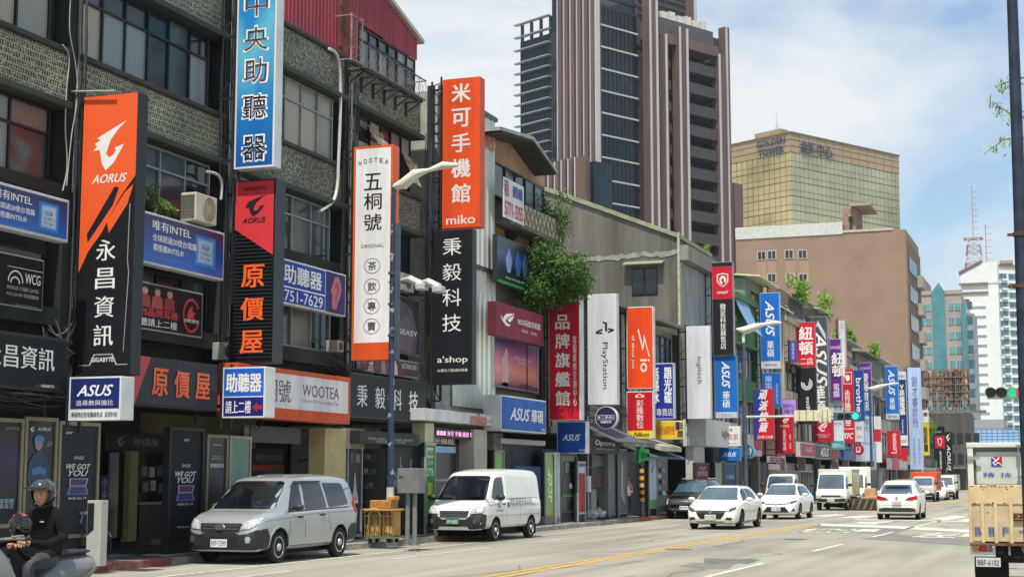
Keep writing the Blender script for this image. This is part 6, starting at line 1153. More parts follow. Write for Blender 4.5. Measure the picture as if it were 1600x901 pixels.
both(bv,'rain_visor','S',[(.66,1.54),(.48,1.66),(.18,1.67),(-.62,1.67),(-.62,1.635),(.16,1.62),(.46,1.605)],BLK,t,lift=.03,step=.1)
mirror(t,.86,.88,1.13,BLK);plate(t,'F',0,.43,2.335,'RFP-7299')
HL=M('#6c7071',.6);seams(bv,t,[(1.95,.86,.2,.97),(.2,.97,-1.95,1.0)],HL);both(bv,'hood_seam','T',[(1.42,.78),(2.06,.70),(2.06,.69),(1.42,.77)],HL,t,lift=.003,th=.0,step=.1)
both(bv,'window_trim','S',[(1.0,1.035),(-1.8,1.085),(-1.8,1.105),(1.0,1.055)],BLK,t,lift=.012,step=.2,th=.004);both(bv,'wheel_arch_lip','S',[(1.83,.33),(1.76,.58),(1.60,.72),(1.40,.77),(1.20,.72),(1.04,.58),(.97,.33),(1.0,.33),(1.07,.56),(1.22,.69),(1.40,.735),(1.58,.69),(1.73,.56),(1.80,.33)],SILV,t,lift=.02,step=.1)
decal(bv,'roof_rib','T',[(.3,.30),(-1.7,.30),(-1.7,.33),(.3,.33)],SILV,t,lift=.02,step=.3);decal(bv,'roof_rib','T',[(.3,-.30),(-1.7,-.30),(-1.7,-.33),(.3,-.33)],SILV,t,lift=.02,step=.3)
m=MB();[m.bar((1.40-.0,s*.55-.32,1.12),(1.28,s*.55+.1,1.24),.015)for s in(0,1)];m.build('wiper',BLK,t,world=False,kind='stuff')
# white delivery van
K=[(-2.30,.50,1.0,1.55,.74,.66),(-2.26,.42,1.05,1.75,.80,.70),(-2.12,.38,1.12,1.90,.84,.70),(-1.6,.36,1.15,1.97,.845,.71),(-.2,.35,1.13,1.98,.845,.71),(.6,.35,1.12,1.93,.845,.70),(.98,.35,1.10,1.86,.845,.69),(1.25,.35,1.08,1.70,.845,.69),(1.75,.35,1.05,1.22,.84,.73),(1.9,.35,.98,1.10,.84,.74),(2.12,.33,.86,.96,.82,.74),(2.26,.33,.70,.82,.79,.70),(2.32,.38,.58,.66,.72,.60)]
t,bv,b=vehicle('delivery_van','white high-roof delivery van with green number plate, double panel sides and blue round emblem','van',K,WPNT,(1.28,-1.42),.31,(-15.98,41.3,0),R(-91.5),'steel')
decal(bv,'windshield','F',[(-.74,1.13),(.74,1.13),(.72,1.2),(.62,1.74),(.54,1.79),(-.54,1.79),(-.62,1.74),(-.72,1.2)],AUTOG,t,rnd=.05)
both(bv,'side_window','S',[(1.50,1.18),(.62,1.20),(.62,1.76),(1.0,1.74),(1.12,1.68)],AUTOG,t,rnd=.04);decal(bv,'rear_window','B',[(-.6,1.2),(.6,1.2),(.56,1.68),(-.56,1.68)],AUTOG,t,rnd=.05)
both(bv,'side_panel','S',[(.48,1.17),(-2.02,1.17),(-1.98,1.28),(-1.86,1.76),(.48,1.80)],WPNT2,t,rnd=.08,lift=.012);both(bv,'rail','S',[(.4,.995),(-1.7,1.00),(-1.7,.97),(.4,.965)],M('#8f918c',.5),t,lift=.015,th=.01)
decal(bv,'bumper','F',[(-.82,.36),(-.80,.78),(-.56,.78),(-.36,.62),(.36,.62),(.56,.78),(.80,.78),(.82,.36)],BLK,t,lift=.015,step=.06);both(bv,'bumper_side','S',[(2.28,.38),(2.02,.36),(2.0,.74),(2.2,.76)],BLK,t,lift=.013,step=.06)
decal(bv,'skid_plate','F',[(-.52,.30),(.52,.30),(.40,.42),(-.40,.42)],WPNT,t,lift=.05,step=.08);decal(bv,'grille','F',[(-.40,.68),(.40,.68),(.44,.84),(-.44,.84)],LAMPD,t,lift=.03);[decal(bv,'grille_bar','F',[(-.38,z),(.38,z),(.39,z+.014),(-.39,z+.014)],CHR,t,lift=.04)for z in(.70,.74,.78,.82)]
both(bv,'headlight','F',[(.46,.76),(.55,.92),(.80,.98),(.80,.82),(.70,.77)],LAMP,t,lift=.03,step=.05);both(bv,'indicator','S',[(2.20,.84),(2.08,.84),(2.04,.97),(2.10,.99)],M('#c46a3a',.2),t,lift=.02,step=.06);both(bv,'fog_lamp','F',[(.60,.50),(.66,.50),(.69,.56),(.66,.62),(.60,.62),(.57,.56)],CHR,t,lift=.035,step=.05)
both(bv,'corner_panel','F',[(.50,1.0),(.80,1.02),(.80,1.10),(.66,1.10)],WPNT2,t,lift=.02)
seams(bv,t,[(.56,1.16,.54,.42),(-.52,1.14,-.54,.40),(1.55,1.14,1.6,.80),(2.0,.98,.56,1.04),(1.9,.70,-2.1,.70)],M('#8f8f86',.8));both(bv,'door_handle','S',[(.66,.99),(.80,.99),(.80,1.03),(.66,1.03)],BLK,t,lift=.03,step=.2);both(bv,'door_handle','S',[(.40,.92),(.46,.92),(.46,1.06),(.40,1.06)],BLK,t,lift=.03,step=.2)
mirror(t,1.45,.88,1.20,BLK,1.15);plate(t,'F',0,.56,2.39,'APH-8855','#e0e6e0','#1d6a48')
def sidetext(t,bvh,body,x,z,w,h,col,name='lettering'):
 vs,fs=textmesh(body);m=MB();o=bvh.ray_cast(Vector((x,9,z)),Vector((0,-1,0)))[0];m.add([(x-a*w,o.y+.016,z+b*h)for a,b,_ in vs],fs);m.build(name,M(col,.5,var=.03),t,world=False,fix=False)
sidetext(t,bv,'榮航通運有限公司',-.55,1.085,1.7,.20,'#2f3138')
m=MB();m.lathe([(.115,.0),(.115,.006)],(1.08,.868,1.02),'y',20);m.build('emblem',M('#3f7cae',.5),t,world=False);m=MB();m.lathe([(.08,.0),(.08,.004)],(1.08,.876,1.02),'y',20);m.build('emblem',M('#a9c4d4',.5),t,world=False);sidetext(t,bv,'自用貨車',1.05,.84,.5,.07,'#a8584c')
both(bv,'mud_flap','S',[(-1.84,.12),(-1.92,.12),(-1.90,.45),(-1.80,.45)],BLK,t,lift=.0);m=MB();m.box((-1.86,.5,.12),(-1.84,.8,.5));m.box((.86,.5,.12),(.88,.8,.5));m.build('mud_flap',BLK,t,world=False,kind='stuff')
# generic hatchback / saloon
def hatch(label,loc,rz,paint,L=4.5,Wd=1.79,Hh=1.46,glass=AUTOGB,wst='alloy',dark=False,pl='ATZ-0823',name='car',suv=False,cat='car',simple=False,wr=None):
 h=Hh/1.46;l=L/2;w=Wd/2;zb=.30 if suv else.2;wr=wr or(.36 if suv else.32);hb=1.0+(.12 if suv else 0)
 K=[(-l,.42*h,.78*h,.92*h,w*.80,w*.66),(-l+.06,.34*h,.84*h,1.02*h,w*.9,w*.70),(-l+.25,zb+.06,.93*h,1.14*h,w*.97,w*.70),(-l+.62,zb+.02,.94*h,1.33*h,w,w*.69),(-l+1.2,zb,.94*h,1.43*h,w,w*.70),(-.1,zb,.93*h,1.46*h,w,w*.71),(.35,zb,.92*h,1.43*h,w,w*.70),(.75,zb,.91*h,1.26*h,w,w*.72),(1.12,zb,.90*h,1.03*h,w,w*.80),(1.26,zb,.88*h,.96*h,w,w*.83),(l-.45,zb,.76*h,.85*h,w*.97,w*.80),(l-.16,zb,.62*h,.72*h,w*.90,w*.74),(l-.04,zb+.03,.48*h,.60*h,w*.80,w*.64),(l,zb+.1,.40*h,.48*h,w*.68,w*.54)]
 t,bv,b=vehicle(name,label,cat,K,paint,(l-.9,-l+.86),wr,loc,rz,wst)
 decal(bv,'windshield','F',[(-w*.80,.985*h),(w*.80,.985*h),(w*.74,1.06*h),(w*.63,1.36*h),(w*.56,1.40*h),(-w*.56,1.40*h),(-w*.63,1.36*h),(-w*.74,1.06*h)],glass,t,rnd=.04)
 both(bv,'side_window','S',[(.92,.95*h),(.18,.96*h),(.12,1.36*h),(.28,1.375*h),(.56,1.29*h)],AUTOG,t,rnd=.03);both(bv,'side_window','S',[(.10,.96*h),(-.78,.985*h),(-1.1,1.02*h),(-1.05,1.22*h),(-.75,1.34*h),(.05,1.365*h)],AUTOG,t,rnd=.04)
 decal(bv,'rear_window','B',[(-w*.62,1.06*h),(w*.62,1.06*h),(w*.56,1.30*h),(-w*.56,1.30*h)],glass,t,rnd=.04)
 mirror(t,.78,w,1.0*h,paint if not dark else BLK)
 plate(t,'F',0,.42*h,l+.03,pl)
 return t,bv,l,w,h
t,bv,l,w,h=hatch('white hatchback with a large dark grille, first in the oncoming lane behind the yellow line',(-11.75,53.6,0),R(-91),WPNT2,4.46,1.80,1.46,wst='dark',pl='ATZ-0825')
decal(bv,'grille','F',[(-.34,.36),(.34,.36),(.46,.50),(.52,.64),(-.52,.64),(-.46,.50)],M('#0f1012',.4),t,lift=.015);both(bv,'headlight','F',[(.50,.60),(.60,.68),(.80,.76),(.82,.68),(.66,.60)],LAMPD,t,lift=.018,step=.04);both(bv,'fog_intake','F',[(.50,.34),(.70,.32),(.74,.40),(.56,.42)],M('#1b1c1e',.7),t,lift=.012,step=.04);m=MB();m.lathe([(.065,0),(.065,.02),(.05,.025)],(l+.01,0,.60),'x',16);m.build('badge',CHR,t,world=False)
decal(bv,'lower_lip','F',[(-.46,.25),(.46,.25),(.50,.28),(-.50,.28)],M('#5c3230',.5),t,lift=.02);seams(bv,t,[(.98,.9,.98,.3),(.14,.93,.12,.28),(-.86,.96,-1.0,.7)],M('#77786f',.8));both(bv,'door_handle','S',[(.22,.80),(.4,.80),(.4,.83),(.22,.83)],CHR,t,lift=.02,step=.2)
t,bv,l,w,h=hatch('small white hatchback with wide black lower mouth behind the first white hatchback',(-11.95,66.6,0),R(-92),WPNT,4.11,1.70,1.49,wst='alloy',pl='ALT-6823')
decal(bv,'lower_mouth','F',[(-.55,.30),(.55,.30),(.44,.52),(-.44,.52)],M('#131416',.5),t,lift=.015);both(bv,'mouth_edge','F',[(.36,.54),(.44,.56),(.62,.30),(.56,.28)],M('#c9cbca',.3),t,lift=.025,step=.06);both(bv,'headlight','F',[(.42,.64),(.54,.72),(.78,.80),(.78,.72),(.62,.65)],LAMPD,t,lift=.018,step=.04);decal(bv,'grille','F',[(-.42,.62),(.42,.62),(.42,.66),(-.42,.66)],M('#2a2c2f',.4),t,lift=.014);decal(bv,'badge','F',[(-.08,.64),(0,.60),(.08,.64),(0,.70)],CHR,t,lift=.03,step=.05);both(bv,'fog_intake','F',[(.62,.34),(.76,.36),(.72,.48)],M('#1b1c1e',.7),t,lift=.012,step=.05);seams(bv,t,[(.9,.9,.9,.3),(.14,.93,.12,.28),(-.8,.96,-.95,.7)],M('#77786f',.8))
BPNT=paintm('#15171b',.15)
t,bv,l,w,h=hatch('black sport utility car with diamond pattern chrome grille parked by the red kerb',(-15.75,66.1,0),R(-90),BPNT,4.7,1.86,1.65,wst='dark',dark=True,pl='BRJ-3391',suv=True,cat='car')
decal(bv,'grille','F',[(-.58,.60),(.58,.60),(.66,.84),(-.66,.84)],M('#0d0e10',.4),t,lift=.015)
for i in range(9):
 for j in range(4):y=-.54+i*.135+(j%2)*.06;z=.63+j*.055;decal(bv,'grille_stud','F',[(y-.055,z),(y,z+.026),(y+.055,z),(y,z-.026)],CHR,t,lift=.03,step=.2,th=.005)
both(bv,'headlight','F',[(.70,.62),(.78,.62),(.80,.86),(.72,.84)],LAMP,t,lift=.02,step=.06);decal(bv,'chrome_strip','F',[(-.7,.40),(.7,.40),(.72,.44),(-.72,.44)],CHR,t,lift=.03);m=MB();[m.bar((.4,s*.56,1.70),(-1.4,s*.56,1.70),.04)for s in(1,-1)];m.build('roof_rail',CHR,t,world=False,kind='stuff')
t,bv,l,w,h=hatch('white people carrier driving away in the right lane, seen from behind',(-7.25,67.9,0),R(91),WPNT2,4.6,1.75,1.62,wst='alloy',pl='TSN-1221')
decal(bv,'rear_window','B',[(-.66,1.07),(.66,1.07),(.62,1.14),(.56,1.44),(-.56,1.44),(-.62,1.14)],AUTOGB,t,rnd=.04,lift=.012)
both(bv,'tail_light','B',[(.34,.82),(.46,.92),(.80,1.0),(.82,.86),(.60,.80)],RLAMP,t,lift=.02,step=.05);decal(bv,'bumper_insert','B',[(-.74,.34),(.74,.34),(.72,.46),(.5,.50),(-.5,.50),(-.72,.46)],M('#2a2c2e',.6),t,lift=.02,step=.07);decal(bv,'hatch_seam','B',[(-.7,.60),(.7,.60),(.7,.612),(-.7,.612)],M('#77786f',.8),t,lift=.004,th=.0);m=MB();m.bbox((-l-.05,-.19,.62),(-l-.02,.19,.76),.004);m.bbox((-l+.12,-.5,1.50),(-l+.45,.5,1.54),.01);m.build('trim',M('#b5aaa4',.5),t,world=False,kind='stuff');plate(t,'B',0,.72,-l-.02,'TSN-1221','#9a4a44','#cfc9c6',.34,.15);m=MB();m.lathe([(.06,0),(.06,.02)],(-l-.03,0,.90),'x',14);m.build('badge',CHR,t,world=False)
t,bv,l,w,h=hatch('pale blue grey car whose roof shows above the white people carrier',(-10.0,95.,0),R(-90),paintm('#8fa0ac',.25,.4),4.6,1.78,1.62,pl='AAA-5120')
t,bv,l,w,h=hatch('small white car squeezed between the orange truck and the far white truck',(-10.6,124.,0),R(-90),WPNT,4.3,1.75,1.5,pl='AKC-7702')
# trucks
def truck(label,loc,rz,cabp,boxm,boxlen,boxh,Wd=1.7,cabh=1.95,name='box_truck',cat='truck',pl='APD-2251',sidecol=None,boxtop=None,vis=None):
 w=Wd/2;lf=boxlen/2+.85
 K=[(lf-1.55,.5,1.1,cabh*.97,w*.95,w*.86),(lf-1.5,.45,1.1,cabh,w*.97,w*.87),(lf-.85,.42,1.1,cabh,w*.97,w*.86),(lf-.55,.42,1.1,cabh*.97,w*.97,w*.84),(lf-.2,.42,1.08,cabh*.70,w*.96,w*.86),(lf-.06,.42,.98,1.12,w*.95,w*.86),(lf,.46,.80,.95,w*.92,w*.82),(lf+.03,.5,.66,.76,w*.86,w*.76)]
 t,bv,b=vehicle(name,label,cat,K,cabp,(lf-.62,-lf+1.2),.33,loc,rz,'steel',cut=False)
 decal(bv,'windshield','F',[(-w*.82,1.14),(w*.82,1.14),(w*.76,cabh*.90),(w*.7,cabh*.94),(-w*.7,cabh*.94),(-w*.76,cabh*.90)],AUTOGB,t,rnd=.05);both(bv,'side_window','S',[(lf-.22,1.14),(lf-1.05,1.16),(lf-1.05,cabh*.88),(lf-.55,cabh*.88)],AUTOG,t,rnd=.04)
 decal(bv,'bumper','F',[(-w*.9,.47),(w*.9,.47),(w*.9,.62),(-w*.9,.62)],BLK,t,lift=.03);decal(bv,'grille','F',[(-w*.6,.72),(w*.6,.72),(w*.6,.80),(-w*.6,.80)],M('#2a2c2e',.5),t,lift=.02);both(bv,'headlight','F',[(w*.55,.64),(w*.88,.64),(w*.88,.80),(w*.58,.78)],LAMP,t,lift=.03,step=.06)
 mirror(t,lf-.2,w,1.35,BLK,1.1);plate(t,'F',0,.55,lf+.07,pl,'#2f6a50','#b9cfc4')
 x0,x1=-lf+.1,lf-1.6;zt=boxtop or boxh+.75
 m=MB();m.bbox((x0,-w-.05,.78),(x1,w+.05,zt),.03);m.build('cargo_box',boxm,t,world=False);m=MB();m.box((x0,-w*.5,.5),(x1,w*.5,.77));m.box((x0+.1,w*.5,.45),(x1-.9,w*.9,.7));m.build('chassis',UND,t,world=False)
 m=MB();[m.box((x0+(x1-x0)*i/5-.02,w+.052,.80),(x0+(x1-x0)*i/5+.02,w+.07,zt-.02))for i in range(1,5)];m.box((x0,w+.052,zt-.06),(x1,w+.08,zt));m.build('edge_trim',M('#9fa09a',.4,.4),t,world=False,kind='stuff')
 if sidecol:
  for j,c in enumerate(sidecol):m=MB();m.box((x0+.15,w+.071,.95+j*(zt-1.1)/len(sidecol)),(x1-.15,w+.076,.95+(j+1)*(zt-1.1)/len(sidecol)-.02));m.build('side_print',M(c,.5,var=.3,scale=2),t,world=False)
 return t
truck('white cab truck with dark grey canvas box parked by the kerb',(-15.3,86.2,0),R(-90),WPNT,M('#4b4e4a',.8,var=.2,scale=2),4.0,1.25,cabh=1.93,boxtop=2.1)
truck('cream light truck with yellowish printed cargo box in the oncoming traffic',(-12.5,85.2,0),R(-90),WPNT2,M('#c9c6b2',.5,var=.06),3.0,1.6,cabh=2.02,boxtop=2.18,pl='BDX-8710',sidecol=['#b9a868','#c9c29a'])
truck('white box truck with dark side screen behind the cream light truck',(-12.4,92.2,0),R(-90),WPNT2,M('#cfcfc8',.5,var=.06),3.0,1.6,cabh=2.02,boxtop=2.35,pl='AGC-0912',sidecol=['#2c3034'])
truck('bright orange high box truck in the far oncoming traffic',(-10.7,116.5,0),R(-90),M('#b5b2aa',.3),M('#d2491c',.45,var=.08),3.2,1.6,cabh=1.8,boxtop=2.15,pl='KEA-2217',sidecol=['#a03414'])
truck('far white truck with pale cargo box, last vehicle before the street end',(-10.2,128.5,0),R(-90),WPNT,M('#b9b6a4',.5),3.2,1.5,cabh=1.85,boxtop=1.95,pl='RBC-3360')
# foreground truck seen from behind
YT=25.0;t=thing('cargo_truck','white box truck with cream chipped tailgate and company emblem, cut off at the right edge','truck',(-.82,YT,0))
P_=lambda x,y:aY(x,y,YT);xl=P_(1513,760).x;xr=xl+1.66;zt=P_(1513,692).z;zb=P_(1520,862).z
WB=M('#c2c4b8',.5,var=.12,scale=2,bump=.05);CREAM=M('#c3aa80',.55,var=.14,scale=3);RUST=M('#6b4a34',.85,var=.4,scale=10)
m=MB();m.bbox((xl,YT+.12,.75),(xr,YT+3.2,zt),.02);m.build('cargo_box',WB,t)
m=MB();m.bbox((xl,YT-.02,.78),(xl+.09,YT+.13,zt),.012);m.bbox((xr-.09,YT-.02,.78),(xr,YT+.13,zt),.012);m.bbox((xl-.01,YT-.03,zt-.07),(xr+.01,YT+.13,zt+.01),.012);m.build('door_frame',WB,t)
m=MB();m.bbox((xl+.10,YT+.04,P_(1530,757).z),(xr-.1,YT+.10,zt-.09),.01);dr=m.build('rear_door',M('#b4b9b0',.45,var=.12,scale=2),t)
m=MB();m.box((xl+.10,YT+.022,zt-.13),(xr-.1,YT+.038,zt-.10));m.box((xl+.10,YT+.022,P_(1530,757).z),(xl+.125,YT+.038,zt-.13));m.build('door_seal',M('#55564f',.7),t,kind='stuff')
m=MB();c=P_(1591,700);m.tube([(c.x,YT-.03,c.z+.05),(c.x,YT-.03,P_(1591,757).z)],.014);[m.cbox((c.x,YT-.02,P_(1591,y).z),(.06,.05,.045))for y in(697,709,745)];m.build('lock_rod',M('#8e8f8a',.35,.7),t,kind='stuff')
m=MB();c=P_(1520,715);m.prism([(c.x-.08,YT-.05,c.z+.03),(c.x+.06,YT-.05,c.z+.025),(c.x+.13,YT-.05,c.z),(c.x+.06,YT-.05,c.z-.025),(c.x-.08,YT-.05,c.z-.03)],(0,.03,0));m.build('hinge',M('#a9a9a2',.35,.6),t)
f=Face((xl,YT+.038,zt),(1,0,0),(0,0,-1),xr-xl,zt)
def fu(x):return(P_(x,760).x-xl)/f.w
def fv(y):return(zt-P_(1555,y).z)/f.h
bx=(fu(1550),fv(713),fu(1567),fv(728));f.rect(*bx,'#b8242f',t,'emblem');f.shape([(0,0),(.0,1),(1,1),(.62,.62),(.35,.9),(.12,.62),(.4,.35)],'#1f3f8c',t,box=bx,lift=.007);f.shape([(0,.0),(.12,.0),(.45,.32),(.68,.10),(.68,.0),(.75,0),(.75,.22),(.45,.50),(.22,.62),(.36,.80),(.62,.52),(1,.88),(1,.98),(.62,.62),(.36,.92),(.1,.62),(.38,.36)],WHT,t,box=bx,lift=.010)
f.text('精',(fu(1536)+fu(1555))/2,fv(741),fu(1555)-fu(1536),.032,'#26479a',t,'b');f.text('技',(fu(1563)+fu(1582))/2,fv(741),fu(1582)-fu(1563),.032,'#26479a',t,'b')
z1,z2,z3=P_(1520,757).z,P_(1520,787).z,P_(1520,845).z;y=YT-.07
xa=P_(1514,790).x
m=MB();m.bbox((xa,y,z2),(xr-.02,YT-.031,z1),.008);m.build('tailgate_top',CREAM,t)
m=MB();m.bbox((xa,y+.015,z3),(xr-.02,YT-.032,z2-.002),.008);tg=m.build('tailgate',M('#b4a280',.55,var=.15,scale=3),t)
for i,(pa,pb)in enumerate(((1514,1519),(1533,1538),(1553,1559),(1577,1583))):m=MB();m.bbox((P_(pa,800).x,y-.02,z3-.02),(P_(pb,800).x,y+.014,z2),.008);m.build('tailgate_rib',CREAM,t)
m=MB();m.bbox((xa,y-.02,z3-.06),(xr-.02,y+.02,z3-.021),.006);m.build('tailgate_foot',RUST,t)
rs2=random.Random(4)
for k in range(46):
 px,py=rs2.uniform(1515,1599),rs2.choice((758,759,760,786,785,rs2.uniform(757,786),rs2.uniform(757,844)));c=P_(px,py);s=rs2.uniform(.004,.016);n=6;a0=rs2.random()*6
 m=MB();m.poly([(c.x+s*rs2.uniform(.5,1.4)*cos(-a0-2*pi*i/n),y-.003 if py<787 else y+.012,c.z+s*.8*rs2.uniform(.5,1.4)*sin(-a0-2*pi*i/n))for i in range(n)][::-1]);m.build('rust_spot',RUST,t,fix=False)
f2=Face((xl,y+.013,zt),(1,0,0),(0,0,-1),xr-xl,zt)
for ch,px in zip('BBF-',(1526,1547.5,1569,1593)):f2.text(ch,fu(px),fv(829),.055 if ch!='-' else.04,.055 if ch!='-' else.008,'#2c5a96',t,'B')
m=MB();a,b_=P_(1584,801),P_(1625,813);m.bbox((a.x,y-.03,b_.z),(b_.x,y-.005,a.z),.004);m.build('badge_plate',M('#2a1c12',.5),t);f3=Face((a.x,y-.03,a.z),(1,0,0),(0,0,-1),b_.x-a.x,a.z-b_.z);f3.text('之友',.3,.5,.5,.7,'#c98a2c',t,'b')
m=MB();a,b_=P_(1517,849),P_(1556,868);m.bbox((a.x-.01,YT-.02,b_.z-.01),(b_.x,YT+.1,a.z),.01);m.build('lamp_bracket',WB,t)
for(p0,p1,c)in((1520,1528,'#c4802c'),(1529,1543,'#a8201e'),(1544,1551,'#6c6c6a')):m=MB();a,b_=P_(p0,851),P_(p1,861);m.bbox((a.x,YT-.045,b_.z),(b_.x,YT-.021,a.z),.006);m.build('tail_light',M(c,.15,var=.3,scale=20),t)
m=MB();a,b_=P_(1525,870),P_(1564,885);m.bbox((a.x,YT-.03,b_.z),(b_.x,YT-.018,a.z),.004);pl_=m.build('licence_plate',M('#b9bdba',.4,var=.1),t);f4=Face((a.x,YT-.03,a.z),(1,0,0),(0,0,-1),b_.x-a.x,a.z-b_.z);f4.text('BBF-6102',.5,.55,.9,.6,'#1b1c1e',pl_,'b',lift=.003)
m=MB();m.box((xl+.15,YT+.05,.45),(xr-.1,YT+3.1,.74));m.box((xl+.1,YT+.02,.55),(xl+.5,YT+.3,.72));m.build('chassis',UND,t)
m=MB();m.lathe([(.2,0),(.34,.02),(.34,.22),(.2,.24)],(P_(1545,900).x+.02,YT+.75,.34),'x',24);m.lathe([(.2,0),(.34,.02),(.34,.22),(.2,.24)],(P_(1545,900).x-.24,YT+.75,.34),'x',24);m.build('wheel',TYRE,t,kind='stuff')
m=MB();m.lathe([(.2,0),(.34,.02),(.34,.3),(.2,.32)],(xr-.4,YT+.75,.34),'x',24);m.build('wheel',TYRE,t)
m=MB();m.box((xl+.2,YT+.3,.2),(xl+.5,YT+.33,.6));m.build('mud_flap',UND,t)
m=MB();m.tube([(P_(1600,850).x,YT-.02,z3-.03),(P_(1600,850).x-.03,YT-.04,z3-.1),(P_(1602,850).x,YT-.03,z3-.17)],.012);m.tube([(P_(1577,848).x,YT-.03,z3),(P_(1577,848).x,YT-.03,z3-.2)],.02);m.build('hook',M('#8a8d90',.4,.6),t,kind='stuff')
# STREET FURNITURE
def lamp_post_mat():
 m,N,K,b=nodes('flaking_blue_paint',.5);tcd=N('ShaderNodeTexCoord');n=N('ShaderNodeTexNoise');n.inputs['Scale'].default_value=5;n.inputs['Detail'].default_value=8;K(tcd.outputs['Object'],n.inputs['Vector'])
 r=ramp(N,[(.0,'#1c2b46'),(.60,'#24344f'),(.63,'#7f868c'),(.72,'#a9a79c')]);K(n.outputs['Fac'],r.inputs[0]);K(r.outputs[0],b.inputs['Base Color']);return m
BLUEP=lamp_post_mat();POLEG=M('#6f7578',.5,.4,var=.2);WLAMP=M('#cfd0c4',.4,var=.08)
def blade(pts,w0,w1,h):
 m=MB();n=len(pts);vs=[]
 return m
c=aZ(609,846,.14);zt=aY(612,285,c.y).z
t=thing('street_lamp','tall blue flaking street lamp in front of the dark grey tech board','street lamp',(c.x,c.y,.14))
m=MB();m.tube([(c.x,c.y,.14),(c.x,c.y,4.6),(c.x+.02,c.y,zt)],[.09,.08,.06],14);m.build('post',BLUEP,t,smooth=True)
m=MB();m.lathe([(.096,1.05),(.096,1.5)],(c.x,c.y,.0),n=16);m.build('white_band',M('#b9b9b4',.6,var=.3),t)
m=MB();[m.lathe([(.105,z),(.105,z+.06)],(c.x,c.y,0),n=14)for z in(5.3,6.1,6.9)];m.box((c.x+.09,c.y-.06,4.7),(c.x+.2,c.y+.06,8.2));m.build('clamp',M('#4a5560',.5,.3),t,kind='stuff')
a1=aY(628,288,c.y);a2=aY(670,266,c.y);a3=aY(715,258,c.y)
m=MB();m.tube([a1+Vector((-.25,0,-.05)),a1+Vector((.05,0,.0)),a1.lerp(a2,.5)+Vector((0,0,.09)),a2,a2.lerp(a3,.5)+Vector((0,0,.06)),a3],[.06,.15,.13,.05,.10,.05],12);m.build('lamp_arm',WLAMP,t,smooth=True)
for px,py,qx in((640,436,660),(668,440,686)):
 p,q=aY(px,py,c.y),aY(qx,py+10,c.y);m=MB();m.tube([(p.x-.25,c.y,p.z-.02),(p.x,c.y,p.z),(q.x,c.y,q.z)],[.04,.10,.12],8);m.bbox((q.x-.14,c.y-.16,q.z-.12),(q.x+.12,c.y+.16,q.z+.05),.03);m.build('side_lamp',M('#a9aca8',.4),t)
p=aY(625,440,c.y);m=MB();m.bar((c.x-.1,c.y,p.z),(c.x+1.0,c.y,p.z-.1),.05);m.build('side_arm',POLEG,t)
def slamp(label,px,ybase,ytop,ax0,ax1,ay0,ay1,Xp):
 Y=aX(px,ybase,Xp).y;c=Vector((Xp,Y,.14));zt=aY(px,ytop,Y).z;t=thing('street_lamp',label,'street lamp',c)
 m=MB();m.tube([(c.x,Y,.14),(c.x,Y,zt)],[.13,.09],12);m.build('post',M('#46525c',.5,.2,var=.25),t,smooth=True)
 p,q=aY(ax0,ay0,Y),aY(ax1,ay1,Y);m=MB();m.tube([p,p.lerp(q,.18)+Vector((0,0,-.14)),p.lerp(q,.4)+Vector((0,0,-.03)),p.lerp(q,.62)+Vector((0,0,.04)),p.lerp(q,.85)+Vector((0,0,.05)),q],[.05,.22,.2,.09,.13,.05],12);m.build('lamp_arm',WLAMP,t,smooth=True)
 m=MB();m.tube([(c.x,Y,zt),(c.x,Y,p.lerp(q,.2).z-.1)],.08,8);m.build('neck',WLAMP,t);return t
slamp('grey street lamp with wavy pale arm reaching over the long bright blue sign',1166,770,535,1150,1221,514,504,-16.2)
slamp('far street lamp with wavy pale arm over the far bright blue sign',1363,760,603,1355,1404,606,599,-16.3)
m=MB();Y=aX(1363,700,-16.3).y;a,b_=aY(1364.5,692,Y),aY(1368,735,Y);m.box((a.x,Y,b_.z),(b_.x+.1,Y+.03,a.z));o=m.build('street_banner',M('#7f96b8',.7),None);tag(o,'narrow blue banner hanging on the far street lamp post','banner')
D=17.;m=MB();p0,p1,p2=aY(1601,640,D),aY(1592,330,D),aY(1581.5,0,D);pt=aY(1577,-80,D)
x0=aY(1605,760,D).x;t=thing('pole','thick dark navy pole with peeling paint running up the right edge','pole',(x0,D,0))
PN=M('#262f40',.45,.2,var=.35,scale=5)
m.tube([(x0+.02,D,0),(p0.x+.02,D,p0.z),(p1.x+.01,D,p1.z),(p2.x,D,p2.z),(pt.x,D,pt.z)],[.085,.075,.066,.056,.052],16);m.build('post',PN,t,smooth=True)
for py in(366,447):c=aY(1594,py,D);m=MB();m.lathe([(.078,-.02),(.078,.02)],(c.x,D,c.z),n=16);m.bar((c.x-.13,D,c.z),(c.x-.07,D,c.z),.03);m.build('clamp',M('#5a4236',.7,.3,var=.4),t)
c=aY(1590,410,D);m=MB();m.bbox((c.x-.18,D-.05,c.z-.02),(c.x-.05,D+.05,c.z+.03),.01);m.build('small_box',M('#8f8f82',.6),t)
t=thing('tree','thin hanging leafy twigs reaching in beside the navy pole','tree',(aY(1600,150,19.).x+1.5,19.0,0))
m=MB();m.tube([(t.location.x,19,0),(t.location.x+.1,19,5),(t.location.x-.2,19,6.6)],[.12,.09,.05],8);tw=[((1604,120),(1575,128),(1556,136)),((1604,185),(1575,176),(1550,158)),((1604,215),(1570,218),(1543,236))]
for q in tw:m.tube([(t.location.x-.2,19,6.4)]+[aY(x,y,19)for x,y in q],[.03,.012,.008,.004],5)
m.build('trunk',M('#6b5f4a',.8),t);m=MB();rs3=random.Random(9)
